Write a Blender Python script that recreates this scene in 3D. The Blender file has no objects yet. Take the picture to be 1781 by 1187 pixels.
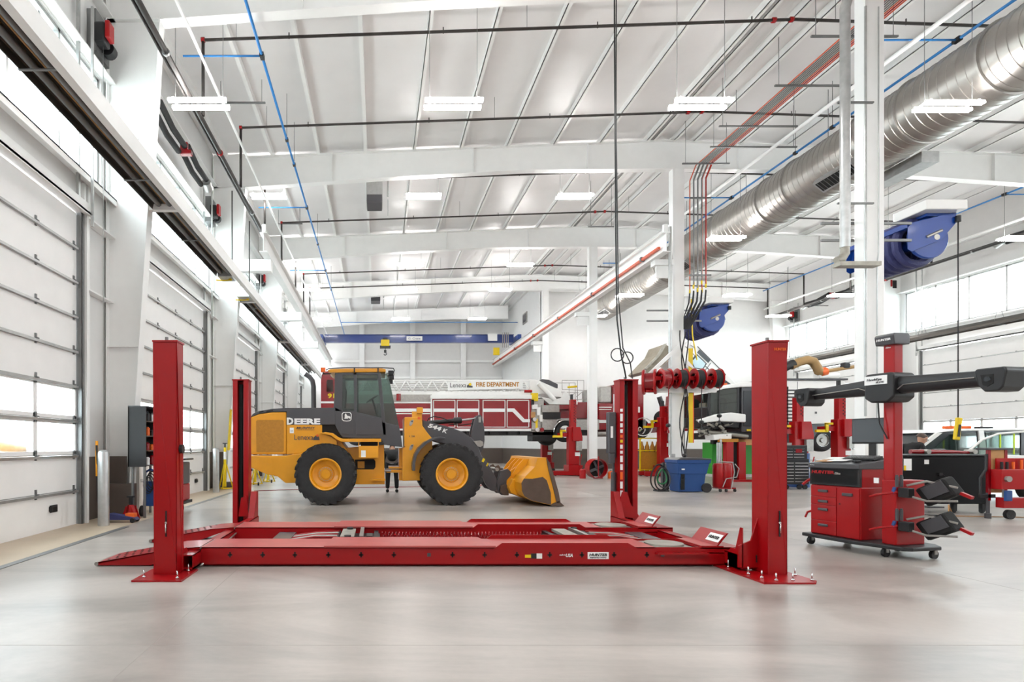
import bpy, bmesh, math, random
from mathutils import Vector, Matrix
R = random.Random(7)
PI = math.pi
scene = bpy.context.scene
col = scene.collection
F, HX, HY, EYE = 985.0, 656.0, 775.0, 1.42      # focal length in pixels of the 1781x1187 frame, vanishing point, eye height

# ---------------------------------------------------------------- camera
cam = bpy.data.cameras.new('camera')
camo = bpy.data.objects.new('camera', cam)
col.objects.link(camo)
camo.location = (0, 0, EYE)
camo.rotation_euler = (PI / 2, 0, 0)
cam.sensor_width = 36
cam.lens = F / 1781 * 36
cam.shift_x = (890.5 - HX) / 1781
cam.shift_y = (HY - 593.5) / 1781
cam.clip_end = 300
scene.camera = camo

# ---------------------------------------------------------------- world, exposure
world = bpy.data.worlds.new('sky')
scene.world = world
world.use_nodes = True
bg = world.node_tree.nodes['Background']
bg.inputs[0].default_value = (0.90, 0.95, 1.0, 1)
bg.inputs[1].default_value = 8.5
scene.view_settings.view_transform = 'Standard'
scene.view_settings.look = 'None'
scene.view_settings.gamma = 1
scene.view_settings.exposure = 0.50
LAMP = 52.0

# ---------------------------------------------------------------- materials
def lin(h):
    h = h.lstrip('#')
    r = []
    for i in (0, 2, 4):
        v = int(h[i:i + 2], 16) / 255
        r.append(v / 12.92 if v <= 0.04045 else ((v + 0.055) / 1.055) ** 2.4)
    return (*r, 1)

def mat(name, c, rough=0.5, metal=0.0, var=0.06, scale=3.0, bump=0.0, bscale=20.0, coat=0.0, emit=0.0, spec=0.5):
    m = bpy.data.materials.new(name)
    m.use_nodes = True
    nt = m.node_tree
    b = nt.nodes['Principled BSDF']
    c = lin(c)
    b.inputs['Roughness'].default_value = rough
    b.inputs['Metallic'].default_value = metal
    b.inputs['Coat Weight'].default_value = coat
    b.inputs['Coat Roughness'].default_value = 0.08
    b.inputs['Specular IOR Level'].default_value = spec
    b.inputs['Base Color'].default_value = c
    tc = nt.nodes.new('ShaderNodeTexCoord')
    if var:
        n = nt.nodes.new('ShaderNodeTexNoise')
        n.inputs['Scale'].default_value = scale
        n.inputs['Detail'].default_value = 3
        nt.links.new(tc.outputs['Object'], n.inputs['Vector'])
        rp = nt.nodes.new('ShaderNodeMapRange')
        rp.inputs['From Min'].default_value = 0.25
        rp.inputs['From Max'].default_value = 0.75
        rp.inputs['To Min'].default_value = 1 - var
        rp.inputs['To Max'].default_value = 1 + var
        nt.links.new(n.outputs['Fac'], rp.inputs['Value'])
        mx = nt.nodes.new('ShaderNodeVectorMath')
        mx.operation = 'SCALE'
        mx.inputs[0].default_value = c[:3]
        nt.links.new(rp.outputs[0], mx.inputs['Scale'])
        nt.links.new(mx.outputs[0], b.inputs['Base Color'])
    if bump:
        n2 = nt.nodes.new('ShaderNodeTexNoise')
        n2.inputs['Scale'].default_value = bscale
        nt.links.new(tc.outputs['Object'], n2.inputs['Vector'])
        bp = nt.nodes.new('ShaderNodeBump')
        bp.inputs['Strength'].default_value = bump
        bp.inputs['Distance'].default_value = 0.02
        nt.links.new(n2.outputs['Fac'], bp.inputs['Height'])
        nt.links.new(bp.outputs[0], b.inputs['Normal'])
    if emit:
        b.inputs['Emission Color'].default_value = c
        b.inputs['Emission Strength'].default_value = emit
    return m

def glass_mat(name, tint, refl=0.12):
    m = bpy.data.materials.new(name)
    m.use_nodes = True
    nt = m.node_tree
    nt.nodes.clear()
    o = nt.nodes.new('ShaderNodeOutputMaterial')
    t = nt.nodes.new('ShaderNodeBsdfTransparent')
    t.inputs[0].default_value = lin(tint)
    g = nt.nodes.new('ShaderNodeBsdfGlossy')
    g.inputs['Roughness'].default_value = 0.03
    mx = nt.nodes.new('ShaderNodeMixShader')
    lw = nt.nodes.new('ShaderNodeLayerWeight')
    lw.inputs[0].default_value = 0.25
    mr = nt.nodes.new('ShaderNodeMapRange')
    mr.inputs['To Min'].default_value = refl * 0.4
    mr.inputs['To Max'].default_value = refl * 3
    nt.links.new(lw.outputs['Facing'], mr.inputs['Value'])
    nt.links.new(mr.outputs[0], mx.inputs[0])
    nt.links.new(t.outputs[0], mx.inputs[1])
    nt.links.new(g.outputs[0], mx.inputs[2])
    nt.links.new(mx.outputs[0], o.inputs[0])
    return m

def floor_mat():
    m = bpy.data.materials.new('polished_concrete')
    m.use_nodes = True
    nt = m.node_tree
    L = nt.links.new
    b = nt.nodes['Principled BSDF']
    tc = nt.nodes.new('ShaderNodeTexCoord')
    mp = nt.nodes.new('ShaderNodeMapping')
    mp.inputs['Scale'].default_value = (0.5, 1.3, 1)
    L(tc.outputs['Object'], mp.inputs[0])
    n = nt.nodes.new('ShaderNodeTexNoise')
    n.inputs['Scale'].default_value = 0.55
    n.inputs['Detail'].default_value = 8
    n.inputs['Roughness'].default_value = 0.62
    n.inputs['Distortion'].default_value = 0.6
    L(mp.outputs[0], n.inputs['Vector'])
    cr = nt.nodes.new('ShaderNodeValToRGB')
    cr.color_ramp.elements[0].position = 0.36
    cr.color_ramp.elements[0].color = lin('#8c8680')
    cr.color_ramp.elements[1].position = 0.62
    cr.color_ramp.elements[1].color = lin('#b5ada6')
    L(n.outputs['Fac'], cr.inputs[0])
    n3 = nt.nodes.new('ShaderNodeTexNoise')
    n3.inputs['Scale'].default_value = 14
    n3.inputs['Detail'].default_value = 6
    L(tc.outputs['Object'], n3.inputs['Vector'])
    mr = nt.nodes.new('ShaderNodeMapRange')
    mr.inputs['To Min'].default_value = 0.93
    mr.inputs['To Max'].default_value = 1.06
    L(n3.outputs['Fac'], mr.inputs[0])
    sc = nt.nodes.new('ShaderNodeVectorMath')
    sc.operation = 'SCALE'
    L(cr.outputs[0], sc.inputs[0])
    L(mr.outputs[0], sc.inputs['Scale'])
    L(sc.outputs[0], b.inputs['Base Color'])
    r = nt.nodes.new('ShaderNodeMapRange')
    r.inputs['To Min'].default_value = 0.20
    r.inputs['To Max'].default_value = 0.46
    L(n.outputs['Fac'], r.inputs[0])
    L(r.outputs[0], b.inputs['Roughness'])
    b.inputs['Specular IOR Level'].default_value = 0.5
    bp = nt.nodes.new('ShaderNodeBump')
    bp.inputs['Strength'].default_value = 0.08
    bp.inputs['Distance'].default_value = 0.004
    L(n3.outputs['Fac'], bp.inputs['Height'])
    L(bp.outputs[0], b.inputs['Normal'])
    return m

M = {}
M['floor'] = floor_mat()
M['tan_floor'] = mat('sealed_concrete_apron', '#c4b39c', 0.45, var=0.08, scale=1.2)
M['joint'] = mat('floor_joint', '#a39d97', 0.8)
M['white'] = mat('white_wall_panel', '#e4e3e1', 0.5, var=0.02)
M['frame'] = mat('white_painted_steel', '#f3f3f1', 0.42, var=0.02)
M['ceil'] = mat('white_vinyl_liner', '#eceae9', 0.36, var=0.03, scale=1.0, bump=0.30, bscale=2.2)
M['door'] = mat('white_door_skin', '#f4f3f1', 0.45, var=0.02)
M['wains'] = mat('brown_wainscot', '#5b5049', 0.5, var=0.05)
M['galv'] = mat('galvanised_steel', '#b4b5b4', 0.38, 0.75, var=0.12, scale=8)
M['dgalv'] = mat('dull_galvanised_steel', '#7f8080', 0.45, 0.6, var=0.1)
M['duct'] = mat('spiral_duct_metal', '#a5a19b', 0.33, 0.85, var=0.08, scale=4, bump=0.15, bscale=3)
M['black'] = mat('black_paint', '#1b1b1d', 0.45)
M['matte'] = mat('matt_black', '#131313', 0.8)
M['rubber'] = mat('black_rubber', '#262526', 0.75, var=0.25, scale=9, bump=0.3, bscale=30)
M['dgrey'] = mat('charcoal_paint', '#434246', 0.38, coat=0.2)
M['pipe'] = mat('black_iron_pipe', '#3a3634', 0.5, 0.3)
M['tubeblk'] = mat('burnt_tube_steel', '#57524d', 0.4, 0.7)
M['lift'] = mat('red_powder_coat', '#98020a', 0.34, var=0.04, coat=0.12, spec=0.35)
M['red'] = mat('bright_red_paint', '#a0040b', 0.34, var=0.04, coat=0.12, spec=0.35)
M['truckred'] = mat('fire_engine_red', '#8a0513', 0.26, var=0.03, coat=0.3)
M['yellow'] = mat('loader_yellow', '#e39a10', 0.36, var=0.06, coat=0.25)
M['gold'] = mat('ochre_mesh', '#b57a1e', 0.6, var=0.1, scale=20)
M['syellow'] = mat('safety_yellow', '#e6c400', 0.4)
M['orange'] = mat('orange_plastic', '#e8641a', 0.4)
M['rail'] = mat('orange_conductor', '#c8502a', 0.5)
M['blue'] = mat('blue_anodised_pipe', '#2f7fc4', 0.4)
M['craneblue'] = mat('crane_blue', '#1c3d86', 0.35, coat=0.3)
M['reelblue'] = mat('reel_blue', '#083d92', 0.35, coat=0.15)
M['hose'] = mat('dark_blue_hose', '#34386a', 0.55, bump=0.4, bscale=30)
M['binblue'] = mat('blue_plastic', '#1d4580', 0.5)
M['glass'] = glass_mat('clear_glass', '#f4fafa')
M['tglass'] = glass_mat('tinted_cab_glass', '#c3d2cd', 0.16)
M['wpaint'] = mat('white_paint', '#ecebe8', 0.3, coat=0.4, var=0.02)
M['label'] = mat('white_sticker', '#eeeeec', 0.5, var=0)
M['chrome'] = mat('chrome', '#d8d8d8', 0.12, 1.0, var=0)
M['steel'] = mat('brushed_steel', '#a6a39e', 0.4, 0.8, var=0.15, scale=10)
M['skin'] = mat('skin', '#c99a80', 0.5, var=0.05)
M['cloth'] = mat('black_cloth', '#1a1a1c', 0.9, bump=0.3, bscale=40)
M['green'] = mat('green_paint', '#3db03a', 0.4)
M['wood'] = mat('cardboard_tan', '#b98a58', 0.7, var=0.15, scale=8)
M['wear'] = mat('worn_bucket_steel', '#5b4a40', 0.5, 0.3, var=0.25, scale=4, bump=0.2)
M['lamp'] = mat('lamp_tube', '#fffcfa', 0.5, var=0, emit=LAMP)
M['screen'] = mat('dark_screen', '#33363a', 0.25, var=0)
M['bench'] = mat('dead_black_panel', '#060608', 0.5, spec=0.2)
M['bluereflection'] = mat('painted_window_reflection', '#b9d4dc', 0.15, var=0.1, scale=1.5)  # light blue reflection painted as an opaque pane colour
M['hosegreen'] = mat('green_hose_rubber', '#1c6a3c', 0.5)
M['lime'] = mat('lime_tape', '#c2dc28', 0.6)
M['deck'] = mat('scuffed_deck_painted_sheen', '#b04a48', 0.42, var=0.10, scale=5, spec=0.5)  # dust and scuffs, with glancing reflection painted into the paler red
M['ochre'] = mat('grip_orange', '#eb9d14', 0.5)
M['taupe'] = mat('dusty_underside', '#8d8474', 0.6, var=0.15)
M['canvas'] = mat('tan_fabric_hose', '#a8875a', 0.8, bump=0.5, bscale=25)
M['fanwood'] = mat('dusty_alloy', '#a09c92', 0.5, 0.5, var=0.2, scale=6)

# ---------------------------------------------------------------- geometry helpers
def PX(x, Y): return (x - HX) * Y / F
def PZ(y, Y): return EYE - (y - HY) * Y / F
def GY(y): return F * EYE / (y - HY)

class MB:
    """collects shapes for ONE mesh"""
    def __init__(s):
        s.v = []; s.f = []; s.mi = []; s.m = 0; s.sm = []
    def add(s, vs, fs, smooth=False):
        o = len(s.v)
        s.v += [tuple(v) for v in vs]
        for f in fs:
            s.f.append([i + o for i in f]); s.mi.append(s.m); s.sm.append(smooth)
        return s
    def box(s, a, b, rot=None):
        x0, y0, z0 = a; x1, y1, z1 = b
        vs = [(x, y, z) for x in (x0, x1) for y in (y0, y1) for z in (z0, z1)]
        if rot is not None:
            c = Vector(((x0 + x1) / 2, (y0 + y1) / 2, (z0 + z1) / 2))
            vs = [c + rot @ (Vector(v) - c) for v in vs]
        return s.add(vs, [(0, 1, 3, 2), (4, 6, 7, 5), (0, 4, 5, 1), (2, 3, 7, 6), (0, 2, 6, 4), (1, 5, 7, 3)])
    def cbox(s, c, d, rot=None):
        return s.box([c[i] - d[i] / 2 for i in range(3)], [c[i] + d[i] / 2 for i in range(3)], rot)
    def cyl(s, p0, p1, r, r2=None, n=16, cap=True, smooth=True):
        p0 = Vector(p0); p1 = Vector(p1); r2 = r if r2 is None else r2
        d = (p1 - p0).normalized()
        u = d.orthogonal().normalized(); w = d.cross(u)
        vs = []
        for p, q in ((p0, r), (p1, r2)):
            for k in range(n):
                t = 2 * PI * (k + .5) / n
                vs.append(p + (u * math.cos(t) + w * math.sin(t)) * q)
        s.add(vs, [(k, (k + 1) % n, n + (k + 1) % n, n + k) for k in range(n)], smooth)
        if cap:
            s.add(vs[:n], [list(range(n))[::-1]]); s.add(vs[n:], [list(range(n))])
        return s
    def tube(s, pts, r, n=8, closed=False, cap=True):
        pts = [Vector(p) for p in pts]; N = len(pts)
        rs = r if isinstance(r, (list, tuple)) else [r] * N
        vs = []; prev = None
        for i in range(N):
            if closed: d = pts[(i + 1) % N] - pts[i - 1]
            elif i == 0: d = pts[1] - pts[0]
            elif i == N - 1: d = pts[-1] - pts[-2]
            else: d = (pts[i + 1] - pts[i]).normalized() + (pts[i] - pts[i - 1]).normalized()
            if d.length < 1e-9: d = Vector((0, 0, 1))
            d.normalize()
            if prev is None: u = d.orthogonal().normalized()
            else:
                u = prev - d * prev.dot(d)
                u = u.normalized() if u.length > 1e-6 else d.orthogonal().normalized()
            prev = u; w = d.cross(u)
            k_ = 1.0
            if 0 < i < N - 1 and not closed:
                c = (pts[i + 1] - pts[i]).normalized().dot(d)
                k_ = 1 / max(c, .6)
            for k in range(n):
                t = 2 * PI * k / n
                vs.append(pts[i] + (u * math.cos(t) + w * math.sin(t)) * rs[i] * k_)
        fs = []
        for i in range(N if closed else N - 1):
            j = (i + 1) % N
            for k in range(n):
                fs.append((i * n + k, i * n + (k + 1) % n, j * n + (k + 1) % n, j * n + k))
        s.add(vs, fs, True)
        if cap and not closed:
            s.add(vs[:n], [list(range(n))[::-1]]); s.add(vs[-n:], [list(range(n))])
        return s
    def prism(s, poly, a, b, axis='y', smooth=False):
        """poly: (u,w) pairs. axis y -> (x,z); axis x -> (y,z); axis z -> (x,y)"""
        def pt(u, w, t):
            return (u, t, w) if axis == 'y' else ((t, u, w) if axis == 'x' else (u, w, t))
        n = len(poly)
        A = [pt(u, w, a) for u, w in poly]; B = [pt(u, w, b) for u, w in poly]
        s.add(A, [list(range(n))]); s.add(B, [list(range(n))[::-1]])
        return s.add(A + B, [(k, n + k, n + (k + 1) % n, (k + 1) % n) for k in range(n)], smooth)
    def lathe(s, prof, c, axis=(0, 1, 0), n=32, smooth=True, arc=2 * PI, start=0):
        """prof: (radius, offset along axis)"""
        c = Vector(c); d = Vector(axis).normalized()
        u = Vector((0, 0, 1)) if abs(d.z) < .9 else Vector((1, 0, 0))
        u = (u - d * u.dot(d)).normalized(); w = d.cross(u)
        full = abs(arc - 2 * PI) < 1e-6
        cnt = n if full else n + 1
        vs = []
        for k in range(cnt):
            t = start + arc * k / n
            for r, h in prof:
                vs.append(c + d * h + (u * math.cos(t) + w * math.sin(t)) * r)
        m = len(prof); fs = []
        for k in range(n):
            j = (k + 1) % cnt
            for i in range(m - 1):
                fs.append((k * m + i, k * m + i + 1, j * m + i + 1, j * m + i))
        return s.add(vs, fs, smooth)
    def quad(s, a, b, c, d): return s.add([a, b, c, d], [(0, 1, 2, 3)])
    def build(s, name, m, parent=None, local=False, bevel=0, sub=0):
        me = bpy.data.meshes.new(name)
        off = Vector((0, 0, 0))
        if parent is not None and not local:
            p = parent
            while p is not None:
                off += p.location; p = p.parent
        me.from_pydata([tuple(Vector(v) - off) for v in s.v], [], s.f)
        ms = m if isinstance(m, (list, tuple)) else [m]
        for x in ms: me.materials.append(M[x] if isinstance(x, str) else x)
        me.polygons.foreach_set('material_index', s.mi)
        me.polygons.foreach_set('use_smooth', s.sm)
        bm = bmesh.new(); bm.from_mesh(me)
        bmesh.ops.remove_doubles(bm, verts=bm.verts, dist=1e-5)
        bmesh.ops.recalc_face_normals(bm, faces=bm.faces)
        for e in bm.edges:
            if len(e.link_faces) == 2 and e.calc_face_angle(0) > 0.7: e.smooth = False
        bm.to_mesh(me); bm.free()
        o = bpy.data.objects.new(name, me)
        col.objects.link(o)
        o.parent = parent
        if bevel:
            md = o.modifiers.new('edge', 'BEVEL'); md.width = bevel; md.segments = 2
            md.limit_method = 'ANGLE'; md.angle_limit = 0.6
        if sub:
            md = o.modifiers.new('sub', 'SUBSURF'); md.levels = sub; md.render_levels = sub
        return o

def tag(o, label=None, cat=None, group=None, kind=None):
    if label: o['label'] = label
    if cat: o['category'] = cat
    if group: o['group'] = group
    if kind: o['kind'] = kind
    return o

def thing(name, label, cat, loc=(0, 0, 0), rz=0, group=None):
    o = bpy.data.objects.new(name, None)
    o.empty_display_size = 0.2
    col.objects.link(o)
    o.location = loc; o.rotation_euler = (0, 0, rz)
    return tag(o, label, cat, group)

KIDS = {}
def dup(root, loc, label=None, rz=None):
    def cp(o, par):
        c = o.copy(); col.objects.link(c); c.parent = par
        for ch in [x for x in bpy.data.objects if x.parent == o]: cp(ch, c)
        return c
    r = cp(root, None)
    r.location = loc
    if rz is not None: r.rotation_euler = (0, 0, rz)
    if label: r['label'] = label
    return r

def text(s, c, w, h, m, parent, u=(1, 0, 0), v=(0, 0, 1), shear=0, bold=0.0, name='lettering', depth=0.004, local=False):
    cu = bpy.data.curves.new('t', 'FONT')
    cu.body = s; cu.size = 1; cu.offset = bold; cu.extrude = 0; cu.resolution_u = 2; cu.shear = shear
    to = bpy.data.objects.new('t', cu); col.objects.link(to)
    dg = bpy.context.evaluated_depsgraph_get()
    me0 = to.evaluated_get(dg).to_mesh()
    vs = [tuple(x.co) for x in me0.vertices]; fs = [list(p.vertices) for p in me0.polygons]
    bpy.data.objects.remove(to); bpy.data.curves.remove(cu)
    xs = [a[0] for a in vs]; ys = [a[1] for a in vs]
    x0, x1, y0, y1 = min(xs), max(xs), min(ys), max(ys)
    u = Vector(u).normalized(); v = Vector(v).normalized(); n = u.cross(v); c = Vector(c)
    def tr(a, t): return c + u * (((a[0] - x0) / (x1 - x0) - .5) * w) + v * (((a[1] - y0) / (y1 - y0) - .5) * h) + n * t
    b = MB()
    b.add([tr(a, depth) for a in vs], fs)
    nv = len(vs)
    ed = {}
    for f in fs:
        for i in range(len(f)):
            e = (f[i], f[(i + 1) % len(f)]); k = tuple(sorted(e)); ed.setdefault(k, []).append(e)
    b.add([tr(a, depth) for a in vs] + [tr(a, 0) for a in vs],
          [(e[0][0], e[0][1], e[0][1] + nv, e[0][0] + nv) for e in ed.values() if len(e) == 1])
    return b.build(name, m, parent, local)

def struct(name, b, m, parent=None, **k):
    o = b.build(name, m, parent, **k)
    if parent is None: o['kind'] = 'structure'
    return o

def sempty(name, loc=(0, 0, 0)):
    o = bpy.data.objects.new(name, None); col.objects.link(o); o.location = loc; o['kind'] = 'structure'
    return o

def arcpts(c, r, a0, a1, n, axis='y'):
    out = []
    for k in range(n + 1):
        t = a0 + (a1 - a0) * k / n
        p = (r * math.cos(t), r * math.sin(t))
        out.append((c[0] + p[0], c[1], c[2] + p[1]) if axis == 'y' else
                   ((c[0], c[1] + p[0], c[2] + p[1]) if axis == 'x' else (c[0] + p[0], c[1] + p[1], c[2])))
    return out

# ================================================================ the setting
XL, XR, XRG = -5.5, 24.3, 9.5
HE, HR = 11.15, 11.75
YF, YB, YB2 = -7.0, 45.0, 34.3
BAY = [4.1, 11.5, 18.9, 26.3, 33.7]
DOORS = [(5.3, 10.2), (12.75, 17.65), (20.2, 25.1), (27.6, 32.5), (35.0, 39.9)]
def roof(x): return HE + (HR - HE) * (1 - abs(x - XRG) / (XRG - XL))

struct('floor', MB().box((XL - .3, YF, -.2), (XR + .3, YB + .2, 0)), 'floor')
b = MB()
for x in (-1.6, 6.3, 14.0): b.box((x - .003, YF, 0), (x + .003, YB, .0008))
for y in (4.02, 9.3, 15.3, 22.6): b.box((-4.3, y - .003, 0), (XR, y + .003, .0008))
struct('trim_1', b, 'joint')
struct('trim_2', MB().box((XL, YF, 0), (-4.42, YB, .0015)), 'tan_floor')
for i, (a, c) in enumerate([(1.0, 9.85), (13.0, 17.0), (20.6, 24.6), (28, 32)]):
    d = MB().box((-4.42, a, 0), (-4.31, c, .006))
    o = thing('trench_drain', 'dark slotted floor drain in front of the ' + ('nearest', 'second', 'third', 'fourth')[i] + ' left-hand overhead door', 'floor drain', (-4.36, a, 0), 0, 'slot drains along the left doors')
    d.build('drain_grate', 'dgalv', o)
    for k in range(int((c - a) / .5)):
        pass

# walls with door and window openings
def side_wall(name, x0, x1, sill, head):
    b = MB()
    ys = [YF] + [v for d in DOORS for v in d] + [YB]
    for i in range(0, len(ys), 2):
        b.box((x0, ys[i], 0), (x1, ys[i + 1], sill))
    for a, c in DOORS: b.box((x0, a, 5.72), (x1, c, sill))
    b.box((x0, YF, head), (x1, YB, 11.9))
    wb = [(YF, -3.6)] + [(y - .22, y + .22) for y in BAY + [41.1]]
    for a, c in wb: b.box((x0, a, sill), (x1, c, head))
    b.box((x0, 44.6, sill), (x1, YB, head))
    return struct(name, b, 'white')
WSL, WHL = 6.42, 8.7
side_wall('wall_left', XL - .2, XL, WSL, WHL)
side_wall('wall_right', XR, XR + .2, 6.6, 8.4)
# back walls
b = MB().box((XL - .2, YB, 0), (10.1, YB + .2, 11.9))
struct('wall_back', b, 'white')
b = MB()
for z in (3.5, 6.7, 8.0, 9.6):
    b.box((XL, YB - .18, z), (9.9, YB, z + .16)).box((XL, YB - .2, z - .02), (9.9, YB - .12, z))
for x in (-1.2, 2.8, 6.8): b.box((x - .2, YB - .3, 0), (x + .2, YB - .18, roof(x) - .3))
struct('trim_3', b, 'frame')
struct('wall_partition', MB().box((9.95, YB2, 0), (10.15, YB, 11.7)).box((9.95, YB2, 0), (XR, YB2 + .2, 11.72)), 'white')
struct('wall_rear', MB().box((XL - .2, YF - .2, 0), (XR + .2, YF, 11.9)), 'white')
# wainscot
b = MB()
ys = [YF] + [v for d in DOORS for v in d] + [YB - .3]
for i in range(0, len(ys), 2):
    e0 = .42 if i else 0; e1 = .42 if i + 2 < len(ys) else 0
    b.box((XL, ys[i] + e0, 0), (XL + .04, ys[i + 1] - e1, 1.2))
struct('baseboard_left', b, 'wains')
b = MB().box((10.2, YB2 - .04, 0), (XR - .1, YB2, 1.2))
struct('baseboard_back', b, 'wains')
struct('baseboard_side', MB().box((9.91, YB2, 0), (9.95, YB - .3, 1.2)), 'wains')
struct('baseboard_far', MB().box((XL + .3, YB - .35, 0), (9.9, YB - .31, 1.2)), 'wains')

# windows above the doors: frames and panes bay by bay
wn = 0
for side, x, s, h in (('l', XL - .1, WSL, WHL), ('r', XR + .1, 6.6, 8.4)):
    for i in range(len(BAY)):
        a = BAY[i] + .22; c = (BAY[i + 1] if i + 1 < len(BAY) else 41.1) - .22
        if side == 'r' and i == 4: continue
        wn += 1
        w = sempty('window_%d' % wn, (x, a, s))
        f = MB()
        f.box((x - .05, a, s), (x + .05, c, s + .06)).box((x - .05, a, h - .06), (x + .05, c, h))
        n = 5
        for k in range(n + 1):
            yy = a + (c - a) * k / n
            yy = min(max(yy, a + .03), c - .03)
            f.box((x - .05, yy - .03, s), (x + .05, yy + .03, h))
        f.build('window_frame', 'galv', w)
        MB().box((x - .006, a, s), (x + .006, c, h)).build('pane', 'glass', w)

# overhead doors
SEC = 0.6222
def make_door(n, a, c, x, d):
    """x: inner face, d=+1 when the room lies towards +x"""
    t = sempty('door_%d' % n, (x, a, 0))
    for k in range(9):
        z0 = k * SEC + .004; z1 = (k + 1) * SEC - .004
        b = MB()
        if k in (2, 3):
            W = (c - a) / 4
            b.box((x - .05, a, z0), (x, c, z0 + .07)).box((x - .05, a, z1 - .07), (x, c, z1))
            for q in range(5):
                yy = a + W * q
                b.box((x - .05, max(yy - .05, a), z0), (x, min(yy + .05, c), z1))
            p = b.build('door_section', 'door', t)
            MB().box((x - .03, a + .03, z0 + .05), (x - .022, c - .03, z1 - .05)).build('pane', 'glass', p)
        else:
            b.box((x - .05, a, z0), (x, c, z1))
            b.build('door_section', 'door', t)
    b = MB()
    for k in range(1, 9):
        z = k * SEC
        b.box((x, a + .02, z - .045), (x + d * .05, c - .02, z - .035))
        b.box((x + d * .045, a + .02, z - .045), (x + d * .055, c - .02, z - .005))
        b.box((x, a + .02, z + .0), (x + d * .012, c - .02, z + .012))
    b.build('strut', 'galv', t)
    b = MB()
    for k in range(1, 9):
        for q in range(5):
            yy = min(max(a + (c - a) / 4 * q, a + .1), c - .1)
            z = k * SEC
            b.box((x, yy - .02, z - .07), (x + d * .02, yy + .02, z + .09)).cyl((x + d * .04, yy - .03, z + .01), (x + d * .04, yy + .03, z + .01), .014, n=8)
    b.build('hinge', 'dgalv', t)
    for yy, e in ((a - .06, -1), (c + .06, 1)):
        b = MB().box((x - .02, yy - .03, 0), (x + d * .02, yy + .03, 5.65)).box((x + d * .02, yy - .045, .0), (x + d * .10, yy - .035, 5.75)).box((x + d * .09, yy - .045, 0), (x + d * .1, yy + .03, 5.75))
        b.build('track', 'dgalv', t)
        if e > 0: MB().box((x - .02, yy - .03, 5.65), (x + d * .03, yy + .03, 9.6)).box((x + d * .22, yy + .02, 5.4), (x + d * .26, yy + .06, 9.4)).build('vertical_track', 'galv', t)
        MB().box((x - .07, min(yy + e * .05, yy + e * .12), 0), (x + d * .14, max(yy + e * .05, yy + e * .12), 5.7)).build('jamb', 'frame', t)
    # header girt
    MB().box((x - .07, a - .2, 5.62), (x + d * .20, c + .2, 5.66)).box((x + d * .17, a - .2, 5.60), (x + d * .20, c + .2, 5.80)).build('header', 'frame', t)
    MB().box((x, (a + c) / 2 + 1.6, .32), (x + d * .06, (a + c) / 2 + 1.75, .40)).box((x, (a + c) / 2 + 1.62, .30), (x + d * .02, (a + c) / 2 + 1.82, .42)).build('latch', 'black', t)
for i, (a, c) in enumerate(DOORS): make_door(i + 1, a, c, -5.42, 1)
for i, (a, c) in enumerate(DOORS[:4]): make_door(i + 6, a, c, 24.22, -1)

# wall girts and vertical ribs
b = MB()
for y in BAY + [41.1]:
    for e in (-.95, -.8, .8, .95):
        b.box((XL, y + e - .03, 1.22), (XL + .06, y + e + .03, 6.3))
    b.box((XL, y - 1.2, 4.3), (XL + .16, y + 1.2, 4.33)).box((XL, y - 1.2, 5.6), (XL + .2, y + 1.2, 5.63))
b.box((XL, 1, WSL - .06), (XL + .22, YB, WSL - .03)).box((XL + .2, 1, WSL - .16), (XL + .22, YB, WSL - .03))
b.box((XL, 1, WHL + .03), (XL + .2, YB, WHL + .06)).box((XL, 1, 10.0), (XL + .2, YB, 10.03))
struct('trim_4', b, 'frame')
b = MB()
b.box((XR - .22, 1, 6.5), (XR, YB2, 6.53)).box((XR - .2, 1, 8.45), (XR, YB2, 8.48)).box((XR - .2, 1, 9.8), (XR, YB2, 9.83))
struct('trim_5', b, 'frame')

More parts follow.
